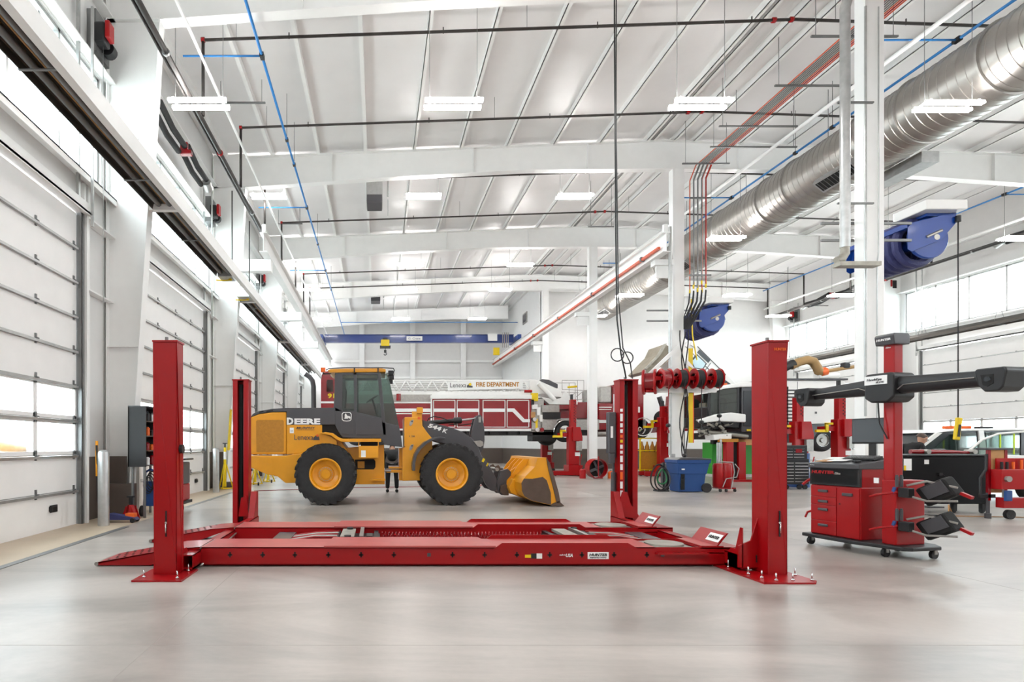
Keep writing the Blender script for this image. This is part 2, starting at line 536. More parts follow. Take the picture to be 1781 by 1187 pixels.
# frames: tapered columns and rafters
def frame(y, n, right=True, mid=True):
    t = sempty('trim_%d' % n, (0, y, 0))
    tw = .012
    for s in (1, -1):
        def X(x): return x if s == 1 else 2 * XRG - x + (-.0)
        sx = lambda x: X(x)
        if s == -1 and not right: continue
        cl = MB()
        prof = [(-5.45, 0), (-5.02, 0), (-4.40, 10.0), (-4.40, 11.15), (-5.45, 11.1)]
        cl.prism([(sx(a), c) for a, c in prof], y - tw, y + tw)
        cl.prism([(sx(-5.02), 0), (sx(-5.00), 0), (sx(-4.36), 10.05), (sx(-4.38), 10.05)], y - .13, y + .13)
        cl.prism([(sx(-5.45), 0), (sx(-5.43), 0), (sx(-5.43), 11.0), (sx(-5.45), 11.0)], y - .13, y + .13)
        for z in (3.4, 10.0):
            cl.box((min(sx(-5.43), sx(-4.4 - .0625 * (10 - z))), y - .12, z), (max(sx(-5.43), sx(-4.4 - .0625 * (10 - z))), y + .12, z + .014))
        cl.build('column', 'frame', t)
        if s == 1: MB().box((-5.45, y - .16, 0), (-5.02, y - .14, 1.2)).build('wainscot_panel', 'wains', t)
        rf = MB()
        bot = [(-4.4, 10.0), (.8, 10.36), (5.0, 10.58), (XRG, 10.62)]
        top = [(XRG, roof(XRG) - .2), (-4.4, roof(-4.4) - .2)]
        rf.prism([(sx(a), c) for a, c in bot + top], y - tw, y + tw)
        for (a0, c0), (a1, c1) in zip(bot, bot[1:]):
            rf.prism([(sx(a0), c0), (sx(a1), c1), (sx(a1), c1 - .02), (sx(a0), c0 - .02)], y - .13, y + .13)
        a0, c0 = top[1]; a1, c1 = top[0]
        rf.prism([(sx(a0), c0), (sx(a1), c1), (sx(a1), c1 + .02), (sx(a0), c0 + .02)], y - .13, y + .13)
        for xx in (-1.5, 3.2, 7.0):
            zb = 10.0 + (xx + 4.4) * .065
            rf.box((sx(xx) - .008, y - .11, min(zb, 10.55)), (sx(xx) + .008, y + .11, roof(xx) - .2))
        rf.build('rafter', 'frame', t)
    if mid:
        c = MB()
        c.box((9.80, y - .13, 0), (9.86, y + .13, 10.6)).box((9.865, y - .125, 0), (10.18, y + .125, 10.6))
        c.box((9.75, y - .2, 0), (10.25, y + .2, .03))
        c.build('interior_column', 'frame', t)
frame(4.1, 6, True, False)
frame(11.5, 7); frame(18.9, 8); frame(26.3, 9); frame(33.7, 10)
frame(41.1, 11, False, False)

# ceiling with purlins
b = MB()
b.prism([(XL - .2, roof(XL - .2)), (XRG, HR), (XR + .2, roof(XR + .2)), (XR + .2, 12.1), (XL - .2, 12.1)], YF, YB + .2)
ceil = struct('ceiling', b, 'ceil')
x = XL + .5
while x < XR:
    if abs(x - XRG) > .5:
        z = roof(x)
        MB().box((x - .01, YF, z - .2), (x + .01, YB, z + .04)).box((x - .01, YF, z - .2), (x + (.09 if x > 0 else -.09), YB, z - .185)).build('purlin', 'frame', ceil)
    x += 1.55
for x in (XRG - .35, XRG + .35):
    z = roof(x)
    MB().box((x - .01, YF, z - .2), (x + .01, YB, z + .04)).box((x - .01, YF, z - .2), (x + .09, YB, z - .185)).build('purlin', 'frame', ceil)

# hanging lights
def make_lamp(hang):
    t = thing('ceiling_light', 'x', 'ceiling light', (0, 0, 0), 0, 'twin-tube hanging lights')
    MB().box((-.61, -.15, .015), (.61, -.11, .05)).box((-.61, .11, .015), (.61, .15, .05)).box((-.52, -.15, .05), (-.48, .15, .07)).box((.48, -.15, .05), (.52, .15, .07)).build('housing', 'wpaint', t, True)
    for s in (-1, 1):
        MB().box((-.60, s * .13 - .045, -.03), (.60, s * .13 + .045, .02)).build('light_tube', 'lamp', t, True)
    return t
rows = [(-2.9, 8.6, None), (4.5, 8.6, None), (11.9, 8.6, 'nearest'), (19.5, 10.0, 'second'), (26.9, 10.0, 'third'), (31.2, 10.0, 'fourth'), (38.4, 10.0, 'farthest')]
cols = [(-3.74, 'leftmost'), (1.6, 'second from the left'), (6.8, 'third from the left'), (12.0, 'fourth from the left'), (17.1, 'fifth from the left'), (22.1, 'rightmost')]
proto = {}
for r, (y, h, rn) in enumerate(rows):
    for c, (x, cn) in enumerate(cols):
        if r == 6 and c > 2: continue
        hh = h if c < 3 else 8.55
        top = roof(x) - .02
        key = round(top - hh, 2)
        if key not in proto:
            t = make_lamp(top - hh); proto[key] = t
            for s in (-1, 1): MB().cyl((s * .5, 0, .05), (s * .5, 0, top - hh), .006, n=6).build('suspension_wire', 'dgalv', t, True)
            t.location = (x, y, hh)
        else:
            t = dup(proto[key], (x, y, hh))
        t['label'] = ('white twin-tube ceiling light, %s of the %s row' % (cn, rn)) if rn else ('white twin-tube ceiling light behind the camera, %s, row %d' % (cn, r + 1))
# ================================================================ four-post alignment lift
def four_post_lift():
    t = thing('four_post_lift', 'long red four-post vehicle lift lowered to the floor, across the front of the hall', 'vehicle lift', (1.0, 7.9, 0))
    H = 2.54
    def post(x0, x1, y0, y1, face, right):
        """channel open towards `face` (+1: opens to +y)"""
        b = MB()
        back = y0 if face > 0 else y1
        th = .012
        if face > 0: b.box((x0, y0, .02), (x1, y0 + th, H))
        else: b.box((x0, y1 - th, .02), (x1, y1, H))
        b.box((x0, y0, .02), (x0 + th, y1, H)).box((x1 - th, y0, .02), (x1, y1, H))
        fy = y1 if face > 0 else y0
        a, c = (fy - th, fy)[::1] if face > 0 else (fy, fy + th)
        b.box((x0, a, .02), (x0 + .085, c, H)).box((x1 - .085, a, .02), (x1, c, H))
        p = b.build('post', 'lift', t, bevel=.008)
        MB().box((x0 - .012, y0 - .012, H), (x1 + .012, y1 + .012, H + .018)).build('top_plate', 'lift', p)
        MB().cyl(((x0 + x1) / 2 - .02, (y0 + y1) / 2, H), ((x0 + x1) / 2 - .02, (y0 + y1) / 2, H + .07), .018).build('anchor_bolt', 'dgalv', p)
        m = MB()
        xm = (x0 + x1) / 2
        ym = (y0 + y1) / 2
        m.box((xm - .045, ym - .02, .1), (xm + .015, ym + .02, H - .06))
        for k in range(22): m.box((xm - .04, ym - .028 * face * 0 - .024, .2 + k * .1), (xm + .01, ym + .024, .24 + k * .1))
        m.build('latch_ladder', 'matte', p)
        MB().cyl((xm + .03, ym + .02, .1), (xm + .03, ym + .02, H - .02), .008, n=8).build('lifting_cable', 'steel', p)
        return p
    # posts (front ones closed towards the viewer, rear ones open)
    pf = post(-2.42, -2.17, 6.13, 6.33, 1, False)
    pr = post(4.23, 4.44, 6.13, 6.40, 1, True)
    bl = post(-2.49, -2.22, 9.76, 9.98, -1, False)
    br = post(4.18, 4.49, 9.76, 9.98, -1, True)
    # slots and bolts on the near posts
    for p, x, z in ((pf, -2.285, .60), (pr, 4.355, .60)):
        MB().box((x - .008, 6.125, z - .17), (x + .008, 6.131, z + .11)).build('slot', 'matte', p)
        MB().cyl((x, 6.12, z - .02), (x, 6.13, z - .02), .013, n=8).cyl((x, 6.115, z - .13), (x, 6.115, z - .03), .006, n=8).build('bolt', 'chrome', p)
    MB().cyl((-2.17, 6.24, 1.38), (-2.135, 6.24, 1.38), .05).build('knob', 'black', pf)
    # rub of stickers down the rear right post
    zz = 2.05
    for k, (h, m_) in enumerate([(.05, 'label'), (.13, 'label'), (.07, 'label'), (.06, 'label'), (.05, 'orange'), (.05, 'syellow'), (.07, 'label'), (.05, 'label'), (.11, 'label'), (.1, 'label'), (.13, 'orange'), (.12, 'label'), (.1, 'label'), (.09, 'label')]):
        MB().box((4.188, 9.754, zz - h), (4.188 + .042, 9.761, zz)).build('warning_sticker', m_, br)
        zz -= h + .035
    b = text('HUNTER', (4.36, 6.128, 2.46), .13, .03, 'orange', pr, bold=.02)
    # pressure cylinder and cable housing beside the rear right post
    MB().cyl((4.13, 9.9, .1), (4.13, 9.9, .95), .045).cyl((4.13, 9.9, .95), (4.13, 9.9, 1.25), .02).build('hydraulic_cylinder', 'dgrey', t)
    b = MB().box((4.03, 9.85, 1.28), (4.16, 9.98, 2.0)).box((4.05, 9.86, 1.1), (4.15, 9.95, 1.28))
    pu = b.build('power_unit', 'dgrey', t, bevel=.015)
    MB().box((4.06, 9.845, 1.55), (4.10, 9.851, 1.75)).build('sticker', 'label', pu)
    MB().box((4.08, 9.9, 1.2), (4.18, 9.95, 1.4)).build('bracket', 'dgrey', t)
    # base plates with anchor bolts
    def plate(poly, bolts):
        MB().prism(poly, 0, .018, 'z').build('base_plate', 'lift', t)
        for x, y in bolts:
            MB().cyl((x, y, .018), (x, y, .034), .017, n=6).cyl((x, y, .03), (x, y, .10), .007, n=8).build('anchor_bolt', 'chrome', t)
    plate([(-2.39 - .02, 5.87), (-2.03, 5.87), (-2.03, 6.42), (-2.55, 6.42), (-2.55, 5.87)], [(-2.47, 6.0), (-2.1, 5.95), (-2.1, 6.3)])
    plate([(3.95, 5.78), (4.48, 5.78), (4.55, 5.86), (4.55, 6.45), (4.02, 6.66), (3.95, 6.66)], [(4.03, 6.5), (4.03, 6.15), (4.06, 5.98), (4.12, 5.85), (4.30, 5.86), (4.5, 5.86), (4.5, 6.1)])
    plate([(-2.6, 9.65), (-2.1, 9.65), (-2.1, 10.1), (-2.6, 10.1)], [(-2.15, 9.7)])
    plate([(4.1, 9.65), (4.6, 9.65), (4.6, 10.1), (4.1, 10.1)], [(4.55, 9.7)])
    # runways: top deck, side webs, bottom lips
    TOP = .228
    for (y0, y1) in ((6.62, 7.22), (8.2, 8.8)):
        b = MB()
        b.box((-2.06, y0, TOP - .012), (3.25, y1, TOP))
        b.box((-2.06, y0, .02), (4.28, y0 + .01, TOP)).box((-2.06, y1 - .01, .02), (4.28, y1, TOP))
        b.box((-2.06, y0, .018), (4.28, y0 + .06, .03)).box((-2.06, y1 - .06, .018), (4.28, y1, .03))
        b.box((3.25, y0, TOP - .075), (4.28, y1, TOP - .063))
        b.box((3.78, y0, TOP - .02), (4.28, y1, TOP - .005))
        rw = b.build('runway', 'lift', t)
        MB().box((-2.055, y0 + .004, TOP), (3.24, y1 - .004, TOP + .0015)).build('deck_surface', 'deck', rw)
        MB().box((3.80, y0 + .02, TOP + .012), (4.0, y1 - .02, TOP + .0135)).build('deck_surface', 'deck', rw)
        # bolt-on slip plate
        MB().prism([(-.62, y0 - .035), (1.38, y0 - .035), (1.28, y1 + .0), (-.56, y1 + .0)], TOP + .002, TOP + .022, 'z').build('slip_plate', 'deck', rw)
        # raised wheel guards along both edges
        for yy in (y0, y1):
            MB().prism([(1.36, TOP - .02), (1.46, TOP + .05), (2.93, TOP + .05), (3.05, TOP - .02)], yy - .006, yy + .006).build('wheel_guard', 'lift', rw)
        # turn plate in its pocket
        MB().box((3.28, y0 + .03, TOP - .06), (3.75, y1 - .03, TOP - .02)).build('turnplate_base', 'steel', rw)
        MB().cyl((3.5, (y0 + y1) / 2, TOP - .02), (3.5, (y0 + y1) / 2, TOP + .004), .22, n=40).build('turnplate', 'fanwood', rw)
        MB().box((3.25, y0 - .06, TOP - .08), (3.85, y0, TOP - .06)).build('pocket_lip', 'lift', rw)
        # wheel stop at the far right end
        s = MB()
        s.prism([(3.80, y0 + .02), (4.05, y0 - .0), (4.05, y1 - .05), (3.80, y1)], TOP + .0, TOP + .012, 'z')
        s.prism([(3.98, TOP + .01), (4.0, TOP + .01), (4.12, TOP + .16), (4.10, TOP + .16)], y0 + .02, y1 - .04)
        s.prism([(3.70, TOP + .0), (4.28, TOP + .0), (4.28, TOP - .1), (4.05, TOP - .1)], y0 + .01, y0 + .02)
        st = s.build('wheel_stop', 'lift', rw)
        nx = Vector((-.15, 0, .12)).normalized()
        yc = y0 + .16
        lb = MB()
        lb.add([(4.006, yc - .13, TOP + .045), (4.006, yc + .13, TOP + .045), (4.074, yc + .13, TOP + .13), (4.074, yc - .13, TOP + .13)], [(0, 1, 2, 3)])
        lb.v = [(x - .004, y, z + .003) for x, y, z in lb.v]
        lb.build('name_plate', 'label', st)
        text('HUNTER', (4.030, yc, TOP + .092), .2, .04, 'black', st, u=(0, -1, 0), v=(.62, 0, .78), shear=.2, bold=.02)
        # end cap and hinge at the left end
        MB().cyl((-2.06, y0, TOP - .012), (-2.06, y1, TOP - .012), .014).build('hinge_pin', 'steel', rw)
    # approach ramps on the left end
    for (y0, y1) in ((6.64, 7.2), (8.22, 8.78)):
        b = MB()
        b.prism([(-3.29, .012), (-3.29, .045), (-2.42, TOP - .025), (-2.08, TOP), (-2.08, TOP - .02), (-2.3, .14), (-2.66, .012)], y0, y0 + .012)
        b.prism([(-3.29, .012), (-3.29, .045), (-2.42, TOP - .025), (-2.08, TOP), (-2.08, TOP - .02), (-2.3, .14), (-2.66, .012)], y1 - .012, y1)
        b.prism([(-3.29, .03), (-3.29, .045), (-2.42, TOP - .025), (-2.08, TOP), (-2.08, TOP - .01), (-2.42, TOP - .035)], y0, y1)
        r = b.build('approach_ramp', 'lift', t)
        k = MB()
        for i in range(8):
            for j in range(4):
                x = -3.18 + i * .095 + (.045 if j % 2 else 0); y = y0 + .08 + j * .135
                z = .045 + (x + 3.29) / .87 * (TOP - .07)
                k.cyl((x, y, z + .001), (x, y, z + .004), .018, n=8)
        k.build('grip_hole_pattern', 'matte', r)
        MB().cyl((-3.29, y0 - .01, .03), (-3.29, y1 + .01, .03), .022).build('ramp_roller', 'steel', r)
    # yoke beams between front and rear posts
    for x0, x1 in ((-2.20, -2.06), (4.06, 4.20)):
        b = MB().box((x0, 6.34, .03), (x1, 9.86, .05)).box((x0, 6.34, .03), (x0 + .01, 9.86, .19)).box((x1 - .01, 6.34, .03), (x1, 9.86, .19))
        b.box((x0, 6.34, .18), (x1, 9.86, .19))
        b.prism([(6.3, .05), (6.56, .05), (6.56, .19), (6.50, .25), (6.42, .25), (6.34, .5), (6.3, .5)], x0, x0 + .012, 'x')
        b.prism([(9.55, .16), (9.9, .16), (9.9, .62), (9.78, .62)], x0 + .02, x1 - .02, 'x')
        b.build('cross_beam', 'lift', t)
    MB().prism([(4.1, .2), (4.52, .16), (4.34, .42), (4.28, .62), (4.2, .62)], 9.70, 9.72).build('gusset', 'lift', t)
    MB().prism([(-2.38, .2), (-2.2, .2), (-2.24, .55), (-2.33, .52)], 9.70, 9.72).build('gusset', 'lift', t)
    MB().prism([(4.02, .06), (4.24, .06), (4.24, .62), (4.16, .36), (4.02, .30)], 6.30, 6.32).build('gusset', 'lift', t)
    MB().box((4.205, 6.28, .12), (4.215, 6.29, .2)).build('rubber_block', 'black', t)
    MB().tube([(-2.04, 6.55, .03), (-2.04, 8.9, .2)], .012).build('air_line', 'steel', t)
    # cut-outs along the near side web
    for x in [PX(v, 6.62) for v in (400, 457, 513, 571, 628, 685, 787, 843, 899, 956, 1012, 1068, 1125)]:
        MB().box((x - .009, 6.617, .108), (x + .009, 6.621, .172)).box((x - .026, 6.617, .128), (x + .026, 6.6205, .148)).build('cutout', 'matte', t)
    for x in (PX(746, 6.62), PX(1152, 6.62)):
        MB().box((x - .02, 6.612, .12), (x + .02, 6.621, .16)).build('plug', 'dgrey', t)
    # stickers on the near side web
    def st(x0, x1, z0, z1, m_, nm='sticker'): return MB().box((x0, 6.616, z0), (x1, 6.621, z1)).build(nm, m_, t)
    a = PX(1022, 6.62)
    st(a, a + .245, .09, .17, 'label', 'name_plate')
    text('HUNTER', (a + .122, 6.615, .14), .21, .032, 'black', t, shear=.2, bold=.02)
    text('Engineering Company', (a + .122, 6.615, .107), .19, .014, 'black', t, bold=.01)
    a = PX(972, 6.62)
    text('made in', (a + .04, 6.615, .14), .07, .018, 'label', t, shear=.2)
    text('USA', (a + .12, 6.615, .133), .08, .04, 'label', t, shear=.25, bold=.02)
    a = PX(913, 6.62)
    st(a, a + .07, .105, .14, 'syellow'); st(a + .07, a + .135, .095, .155, 'black'); st(a + .135, a + .2, .095, .155, 'label')
    MB().tube([(4.12, 8.6, .22), (4.35, 8.62, .13), (4.43, 8.65, .06), (4.36, 8.7, .03), (4.25, 8.7, .03)], .03).build('drain_hose', 'rubber', t)
    return t
four_post_lift()

# rolling bridge jacks between the runways
def rolling_jack(x, flip, label):
    t = thing('rolling_jack', label, 'jack', (x, 7.7, .10), 0)
    b = MB().box((x - .32, 7.25, .12), (x + .32, 8.17, .15)).box((x - .3, 7.24, .15), (x - .24, 8.18, .19)).box((x + .24, 7.24, .15), (x + .3, 8.18, .19))
    b.build('base_frame', 'black', t)
    MB().box((x - .20, 7.35, .20), (x - .02, 8.05, .235)).build('scissor_arm', 'fanwood', t)
    MB().box((x + .05, 7.30, .20), (x + .10, 8.10, .25)).build('scissor_arm', 'steel', t)
    MB().box((x + .14, 7.35, .2), (x + .22, 7.6, .24)).build('valve_block', 'black', t)
    for yy in (7.30, 8.0): MB().cyl((x - flip * .1, yy, .235), (x - flip * .1, yy, .26), .045).build('lift_pad', 'rubber', t)
    for k in range(5):
        MB().tube([(x - .9 * flip + k * .0, 7.5 + k * .12, .15), (x - .55 * flip, 7.55 + k * .10, .2), (x - .25 * flip, 7.45 + k * .13, .21)], .012).build('hydraulic_line', 'steel' if k % 2 else 'lift', t)
    MB().box((x - flip * 1.0 - .12, 7.26, .13), (x - flip * 1.0 + .12, 8.16, .17)).build('trolley_plate', 'dgrey', t)
    return t
rolling_jack(PX(620, 7.7), 1, 'black scissor jack with steel arms sitting between the red runways, nearer the loader wheels')
rolling_jack(PX(1005, 7.7) - .05, -1, 'black scissor jack between the red runways, beside the turn plates at the right end')
b = MB(); pts = []
x0, x1 = PX(665, 7.9), PX(945, 7.9)
N = 46
for i in range(N * 8 + 1):
    a = i / 8 * 2 * PI
    pts.append((x0 + (x1 - x0) * i / (N * 8), 8.02 + .035 * math.sin(a), .155 + .035 * math.cos(a)))
tag(b.tube(pts, .007, 5).build('coiled_air_hose', 'truckred'), 'dark red coiled air hose stretched between the two scissor jacks', 'air hose')

# ================================================================ wheel loader
def loader():
    t = thing('wheel_loader', 'yellow and charcoal wheel loader with bucket lowered, parked behind the red lift', 'wheel loader', (0.2, 14.4, 0))
    def Q(Y, pts): return [(PX(x, Y), PZ(y, Y)) for x, y in pts]
    YC = 14.42
    # --- wheels
    def wheel(x, y, side):
        """side -1: outer face towards the viewer"""
        r = .735
        prof = [(.36, -.22), (.42, -.26), (.60, -.265), (.69, -.24), (.715, -.20), (.715, .20), (.69, .24), (.60, .265), (.42, .26), (.36, .22)]
        w = MB().lathe(prof, (x, y, r + .0), (0, 1, 0), 56)
        k = MB()
        n = 24
        for i in range(n):
            for s in (-1, 1):
                a = 2 * PI * (i + (.5 if s > 0 else 0)) / n
                rot = Matrix.Rotation(-a, 3, 'Y') @ Matrix.Rotation(s * .30, 3, 'X').to_3x3()
                c = Vector((x, y + s * .13, r)) + Matrix.Rotation(-a, 3, 'Y') @ Vector((.706, 0, 0))
                k.cbox(c, (.05, .27, .085), Matrix.Rotation(-a, 3, 'Y') @ Matrix.Rotation(s * .35, 3, 'X'))
                c2 = Vector((x, y + s * .245, r)) + Matrix.Rotation(-a, 3, 'Y') @ Vector((.68, 0, 0))
                k.cbox(c2, (.06, .05, .08), Matrix.Rotation(-a, 3, 'Y'))
        o = w.build('tire', 'rubber', t)
        k.build('tread_lug', 'rubber', o)
        s = side
        rim = MB().lathe([(.375, s * .235), (.385, s * .25), (.37, s * .262), (.345, s * .25), (.325, s * .20), (.315, s * .12), (.29, s * .10), (.20, s * .08), (.185, s * .11), (.12, s * .12), (.11, s * .15), (0, s * .155)], (x, y, r), (0, 1, 0), 48)
        ri = rim.build('rim', 'yellow', o)
        for i in range(20):
            a = 2 * PI * i / 20
            MB().cyl((x + .155 * math.cos(a), y + s * .11, r + .155 * math.sin(a)), (x + .155 * math.cos(a), y + s * .135, r + .155 * math.sin(a)), .012, n=6).build('lug_nut', 'steel', ri)
        return o
    for x in (-1.22, 1.76):
        wheel(x, 13.57, -1); wheel(x, 15.25, 1)
        MB().cyl((x, 13.6, .735), (x, 15.2, .735), .16).cyl((x, 14.2, .735), (x, 14.6, .735), .28).build('axle', 'yellow', t)
    # --- engine hood
    Y0, Y1 = 13.78, 15.06
    h = MB().prism(Q(Y0, [(434, 791), (434, 732), (437, 725.5), (450, 720.5), (472, 717.5), (498, 717), (498, 791)]), Y0, Y1)
    hood = h.build('engine_hood', 'yellow', t, bevel=.03)
    MB().prism(Q(Y0, [(498.5, 739.5), (560, 739.5), (560, 753), (575, 756), (590, 764), (606, 785), (540, 788), (498.5, 791)]), Y0, Y1).build('side_panel', 'yellow', t, bevel=.015)
    MB().prism(Q(Y0, [(435, 727), (440, 720), (450, 715.5), (473, 711.5), (497, 710), (583, 709.5), (583, 739), (498.5, 739), (498.5, 716.5), (472, 717), (450, 720), (437, 725.5)]), Y0 + .005, Y1 - .005).build('hood_top', 'dgrey', t, bevel=.02)
    for a, c in ((450, 458.5), (462.5, 475)):
        MB().prism(Q(Y0, [(a, 718.8 - (a - 450) * .10), (c, 716.6 - (c - 458) * .07), (c, 714.6 - (c - 458) * .07), (a + 1.5, 716.2 - (a - 450) * .1)]), Y0 - .003, Y0 + .01).build('vent_slot', 'matte', hood)
    MB().prism(Q(Y0, [(446, 786), (445.5, 733), (448, 731), (492, 731), (493.5, 733), (493.5, 785), (491, 787), (448, 787)]), Y0 - .006, Y0 + .01).build('side_grille', 'gold', hood)
    MB().box((PX(433.6, Y0) - .01, Y0 + .15, PZ(785, Y0)), (PX(433.6, Y0) + .02, Y1 - .15, PZ(735, Y0))).build('rear_grille', 'gold', hood)
    # lettering
    y = Y0 - .004
    text('D', (PX(504.7, Y0), y, PZ(733, Y0)), 11.5 / 71.5, 12.5 / 71.5, 'label', hood, bold=.05)
    text('EERE', (PX(534.5, Y0), y, PZ(733.6, Y0)), 45 / 71.5, 10.4 / 71.5, 'label', hood, bold=.05)
    text('MURPHY', (PX(532, Y0), y, PZ(744.8, Y0)), 33 / 71.5, 4 / 71.5, 'dgrey', hood, shear=.25, bold=.02)
    text('TRACTOR & EQUIPMENT', (PX(532, Y0), y, PZ(748.3, Y0)), 30 / 71.5, 1.4 / 71.5, 'dgrey', hood)
    text('Lenexa', (PX(528.5, Y0), y, PZ(761, Y0)), 33 / 71.5, 9.5 / 71.5, 'dgrey', hood)
    MB().prism(Q(Y0, [(545, 766), (545, 762), (549, 758), (555, 760), (556, 766)]), y - .002, y + .002).build('city_emblem', 'dgrey', hood)
    MB().cyl((PX(552, Y0), y - .004, PZ(758, Y0)), (PX(552, Y0), y, PZ(758, Y0)), .03, n=12).build('city_emblem', 'orange', hood)
    for x0, y0_, x1, y1_ in ((504, 744.5, 511, 754), ):
        s_ = MB().box((PX(x0, Y0), y, PZ(y1_, Y0)), (PX(x1, Y0), y + .003, PZ(y0_, Y0))).build('sticker', 'label', hood)
        text('500', (PX(507.5, Y0), y - .001, PZ(750, Y0)), .06, .03, 'dgrey', s_)
    # counterweight and rear frame
    MB().prism(Q(Y0, [(433, 793), (498, 793), (512, 790), (540, 788), (540, 838), (511, 840.5), (497, 840.5), (483, 829), (463, 825), (433, 812)]), Y0 - .05, Y1 + .05).build('counterweight', 'yellow', t, bevel=.02)
    MB().box((PX(452.5, Y0), Y0 - .056, PZ(807, Y0)), (PX(474, Y0), Y0 - .049, PZ(796, Y0))).build('tow_cover', 'yellow', t, bevel=.003)
    YFm = 13.95
    MB().prism(Q(YFm, [(540, 790), (606, 779), (668, 774), (669, 843), (612, 843), (540, 838)]), YFm, 14.9).build('rear_frame', 'yellow', t, bevel=.01)
    MB().prism(Q(YFm, [(617, 800), (650, 799), (653, 803), (653, 813), (650, 817), (620, 817)]), YFm - .004, YFm + .001).build('frame_opening', 'matte', t)
    MB().prism(Q(YFm, [(622, 803), (634, 803), (634, 815), (622, 815)]), YFm - .02, YFm).build('battery_cover', 'gold', t)
    MB().box((PX(646, YFm), YFm - .12, PZ(836, YFm)), (PX(670, YFm), YFm + .1, PZ(833, YFm))).build('step', 'yellow', t)
    # rear fender and platform
    YP = 13.5
    MB().prism(Q(YP, [(556, 754), (566, 752), (578, 753.5), (588, 761), (596, 763.5), (663, 763.5), (663, 769), (594, 769), (585, 765), (576, 758), (566, 756)]), YP, 15.3).build('platform', 'yellow', t, bevel=.006)
    MB().prism(Q(YP, [(560, 755), (575, 760), (585, 768), (585, 780), (575, 775), (560, 772)]), YP + .12, YP + .5).build('fender_support', 'yellow', t)
    tb = MB().box((PX(625, YP), YP + .0, PZ(797, YP)), (PX(658, YP), YP + .42, PZ(776, YP))).build('tool_box', 'yellow', t, bevel=.008)
    MB().box((PX(628, YP), YP - .004, PZ(795.5, YP)), (PX(636, YP), YP, PZ(784, YP))).build('sticker', 'label', tb)
    for x in (624, 658): MB().box((PX(x, YP) - .01, YP + .03, PZ(797, YP)), (PX(x, YP) + .01, YP + .05, PZ(768, YP))).build('hanger', 'yellow', t)
    MB().box((PX(627, YP), YP + .2, PZ(776, YP)), (PX(657, YP), YP + .8, PZ(769, YP))).build('step_back', 'matte', t)
    # ladder by the articulation
    # --- cab
    C0, C1 = 13.80, 15.04
    MB().prism(Q(C0 + .05, [(556, 736), (600, 736), (606, 766), (590, 764), (575, 756), (556, 753)]), C0 + .05, C1 - .05).build('cowl', 'matte', t)
    lower = [(580, 708), (583, 708), (596, 715), (616, 716), (619, 717), (665, 727.5), (667, 735), (694, 741), (698, 762), (700, 778), (668, 774), (661, 763), (596, 762), (589, 752), (583, 740)]
    cab = MB().prism(Q(C0, lower), C0, C1).build('cab_body', 'dgrey', t, bevel=.012)
    def pil(pts, nm='pillar'):
        for a, c in ((C0, C0 + .06), (C1 - .06, C1)):
            MB().prism(Q(C0, pts), a, c).build(nm, 'dgrey', cab, bevel=.006)
    pil([(583, 648), (596, 648), (595, 716), (580, 716)])
    pil([(615, 648), (620.5, 648), (620.5, 719), (616, 718)])
    pil([(657, 648), (662, 648), (672, 757), (666, 757)])
    pil([(596, 648), (657, 648), (657, 652.5), (596, 652.5)], 'door_rail')
    for a in (C0 + .02, C1 - .03):
        MB().prism(Q(C0, [(596, 652), (615, 652), (616, 717), (595, 716)]), a, a + .008).build('side_window', 'tglass', cab)
        MB().prism(Q(C0, [(620.5, 652), (657, 652), (665, 728), (620.5, 718)]), a, a + .008).build('door_window', 'tglass', cab)
        MB().prism(Q(C0, [(661, 650), (673, 650), (678, 668), (693, 742), (670, 738)]), a, a + .008).build('corner_window', 'tglass', cab)
    A_ = (PX(674, C0), PZ(650, C0)); B_ = (PX(679, C0), PZ(669, C0)); D_ = (PX(694, C0), PZ(742, C0))
    MB().prism([A_, B_, D_, (D_[0] - .01, D_[1]), (B_[0] - .01, B_[1]), (A_[0] - .01, A_[1])], C0 + .02, C1 - .02).build('windshield', 'tglass', cab)
    MB().prism(Q(C0, [(582, 650), (583.5, 650), (582, 708), (580.5, 708)]), C0 + .06, C1 - .06).build('rear_window', 'tglass', cab)
    # door seams on the lower body
    for pts in ([(619.6, 720), (664, 730), (667, 757), (619.6, 757)], [(594, 717), (615, 718), (615.5, 757), (593, 755)]):
        MB().prism(Q(C0, pts), C0 - .012, C0 + .002).build('door_panel', 'dgrey', cab, bevel=.004)
    # maker's badge
    cx, cy = 603, 725.5
    hw, hh = 8.6, 8
    rr = [(cx - hw + 2.5, cy - hh), (cx + hw - 2.5, cy - hh), (cx + hw, cy - hh + 3), (cx + hw - .3, cy + hh - 3), (cx + hw - 3, cy + hh - .6), (cx, cy + hh), (cx - hw + 3, cy + hh - .6), (cx - hw + .3, cy + hh - 3), (cx - hw, cy - hh + 3)]
    MB().prism(Q(C0, rr), C0 - .018, C0 - .012).build('badge', 'label', cab)
    MB().prism(Q(C0, [(cx + (a - cx) * .86, cy + (c - cy) * .86) for a, c in rr]), C0 - .021, C0 - .018).build('badge', 'dgrey', cab)
    deer = [(598, 728), (600, 726.6), (599.6, 723.5), (600.2, 720.5), (602, 719.6), (602.8, 722), (604, 723.6), (606.5, 724.2), (609, 724.8), (610, 727.2), (609, 729.6), (607, 727.4), (604.5, 727.2), (606, 729.4), (603.5, 728.6), (601.4, 729)]
    MB().prism(Q(C0, deer), C0 - .024, C0 - .021).build('badge', 'label', cab)
    # roof
    MB().prism(Q(C0, [(569, 645), (574, 642.5), (600, 641.5), (664, 641), (671, 642.5), (671, 647.5), (585, 648.5), (574, 648.5)]), C0 - .02, C1 + .02).build('roof', 'yellow', cab, bevel=.015)
    rr_ = MB()
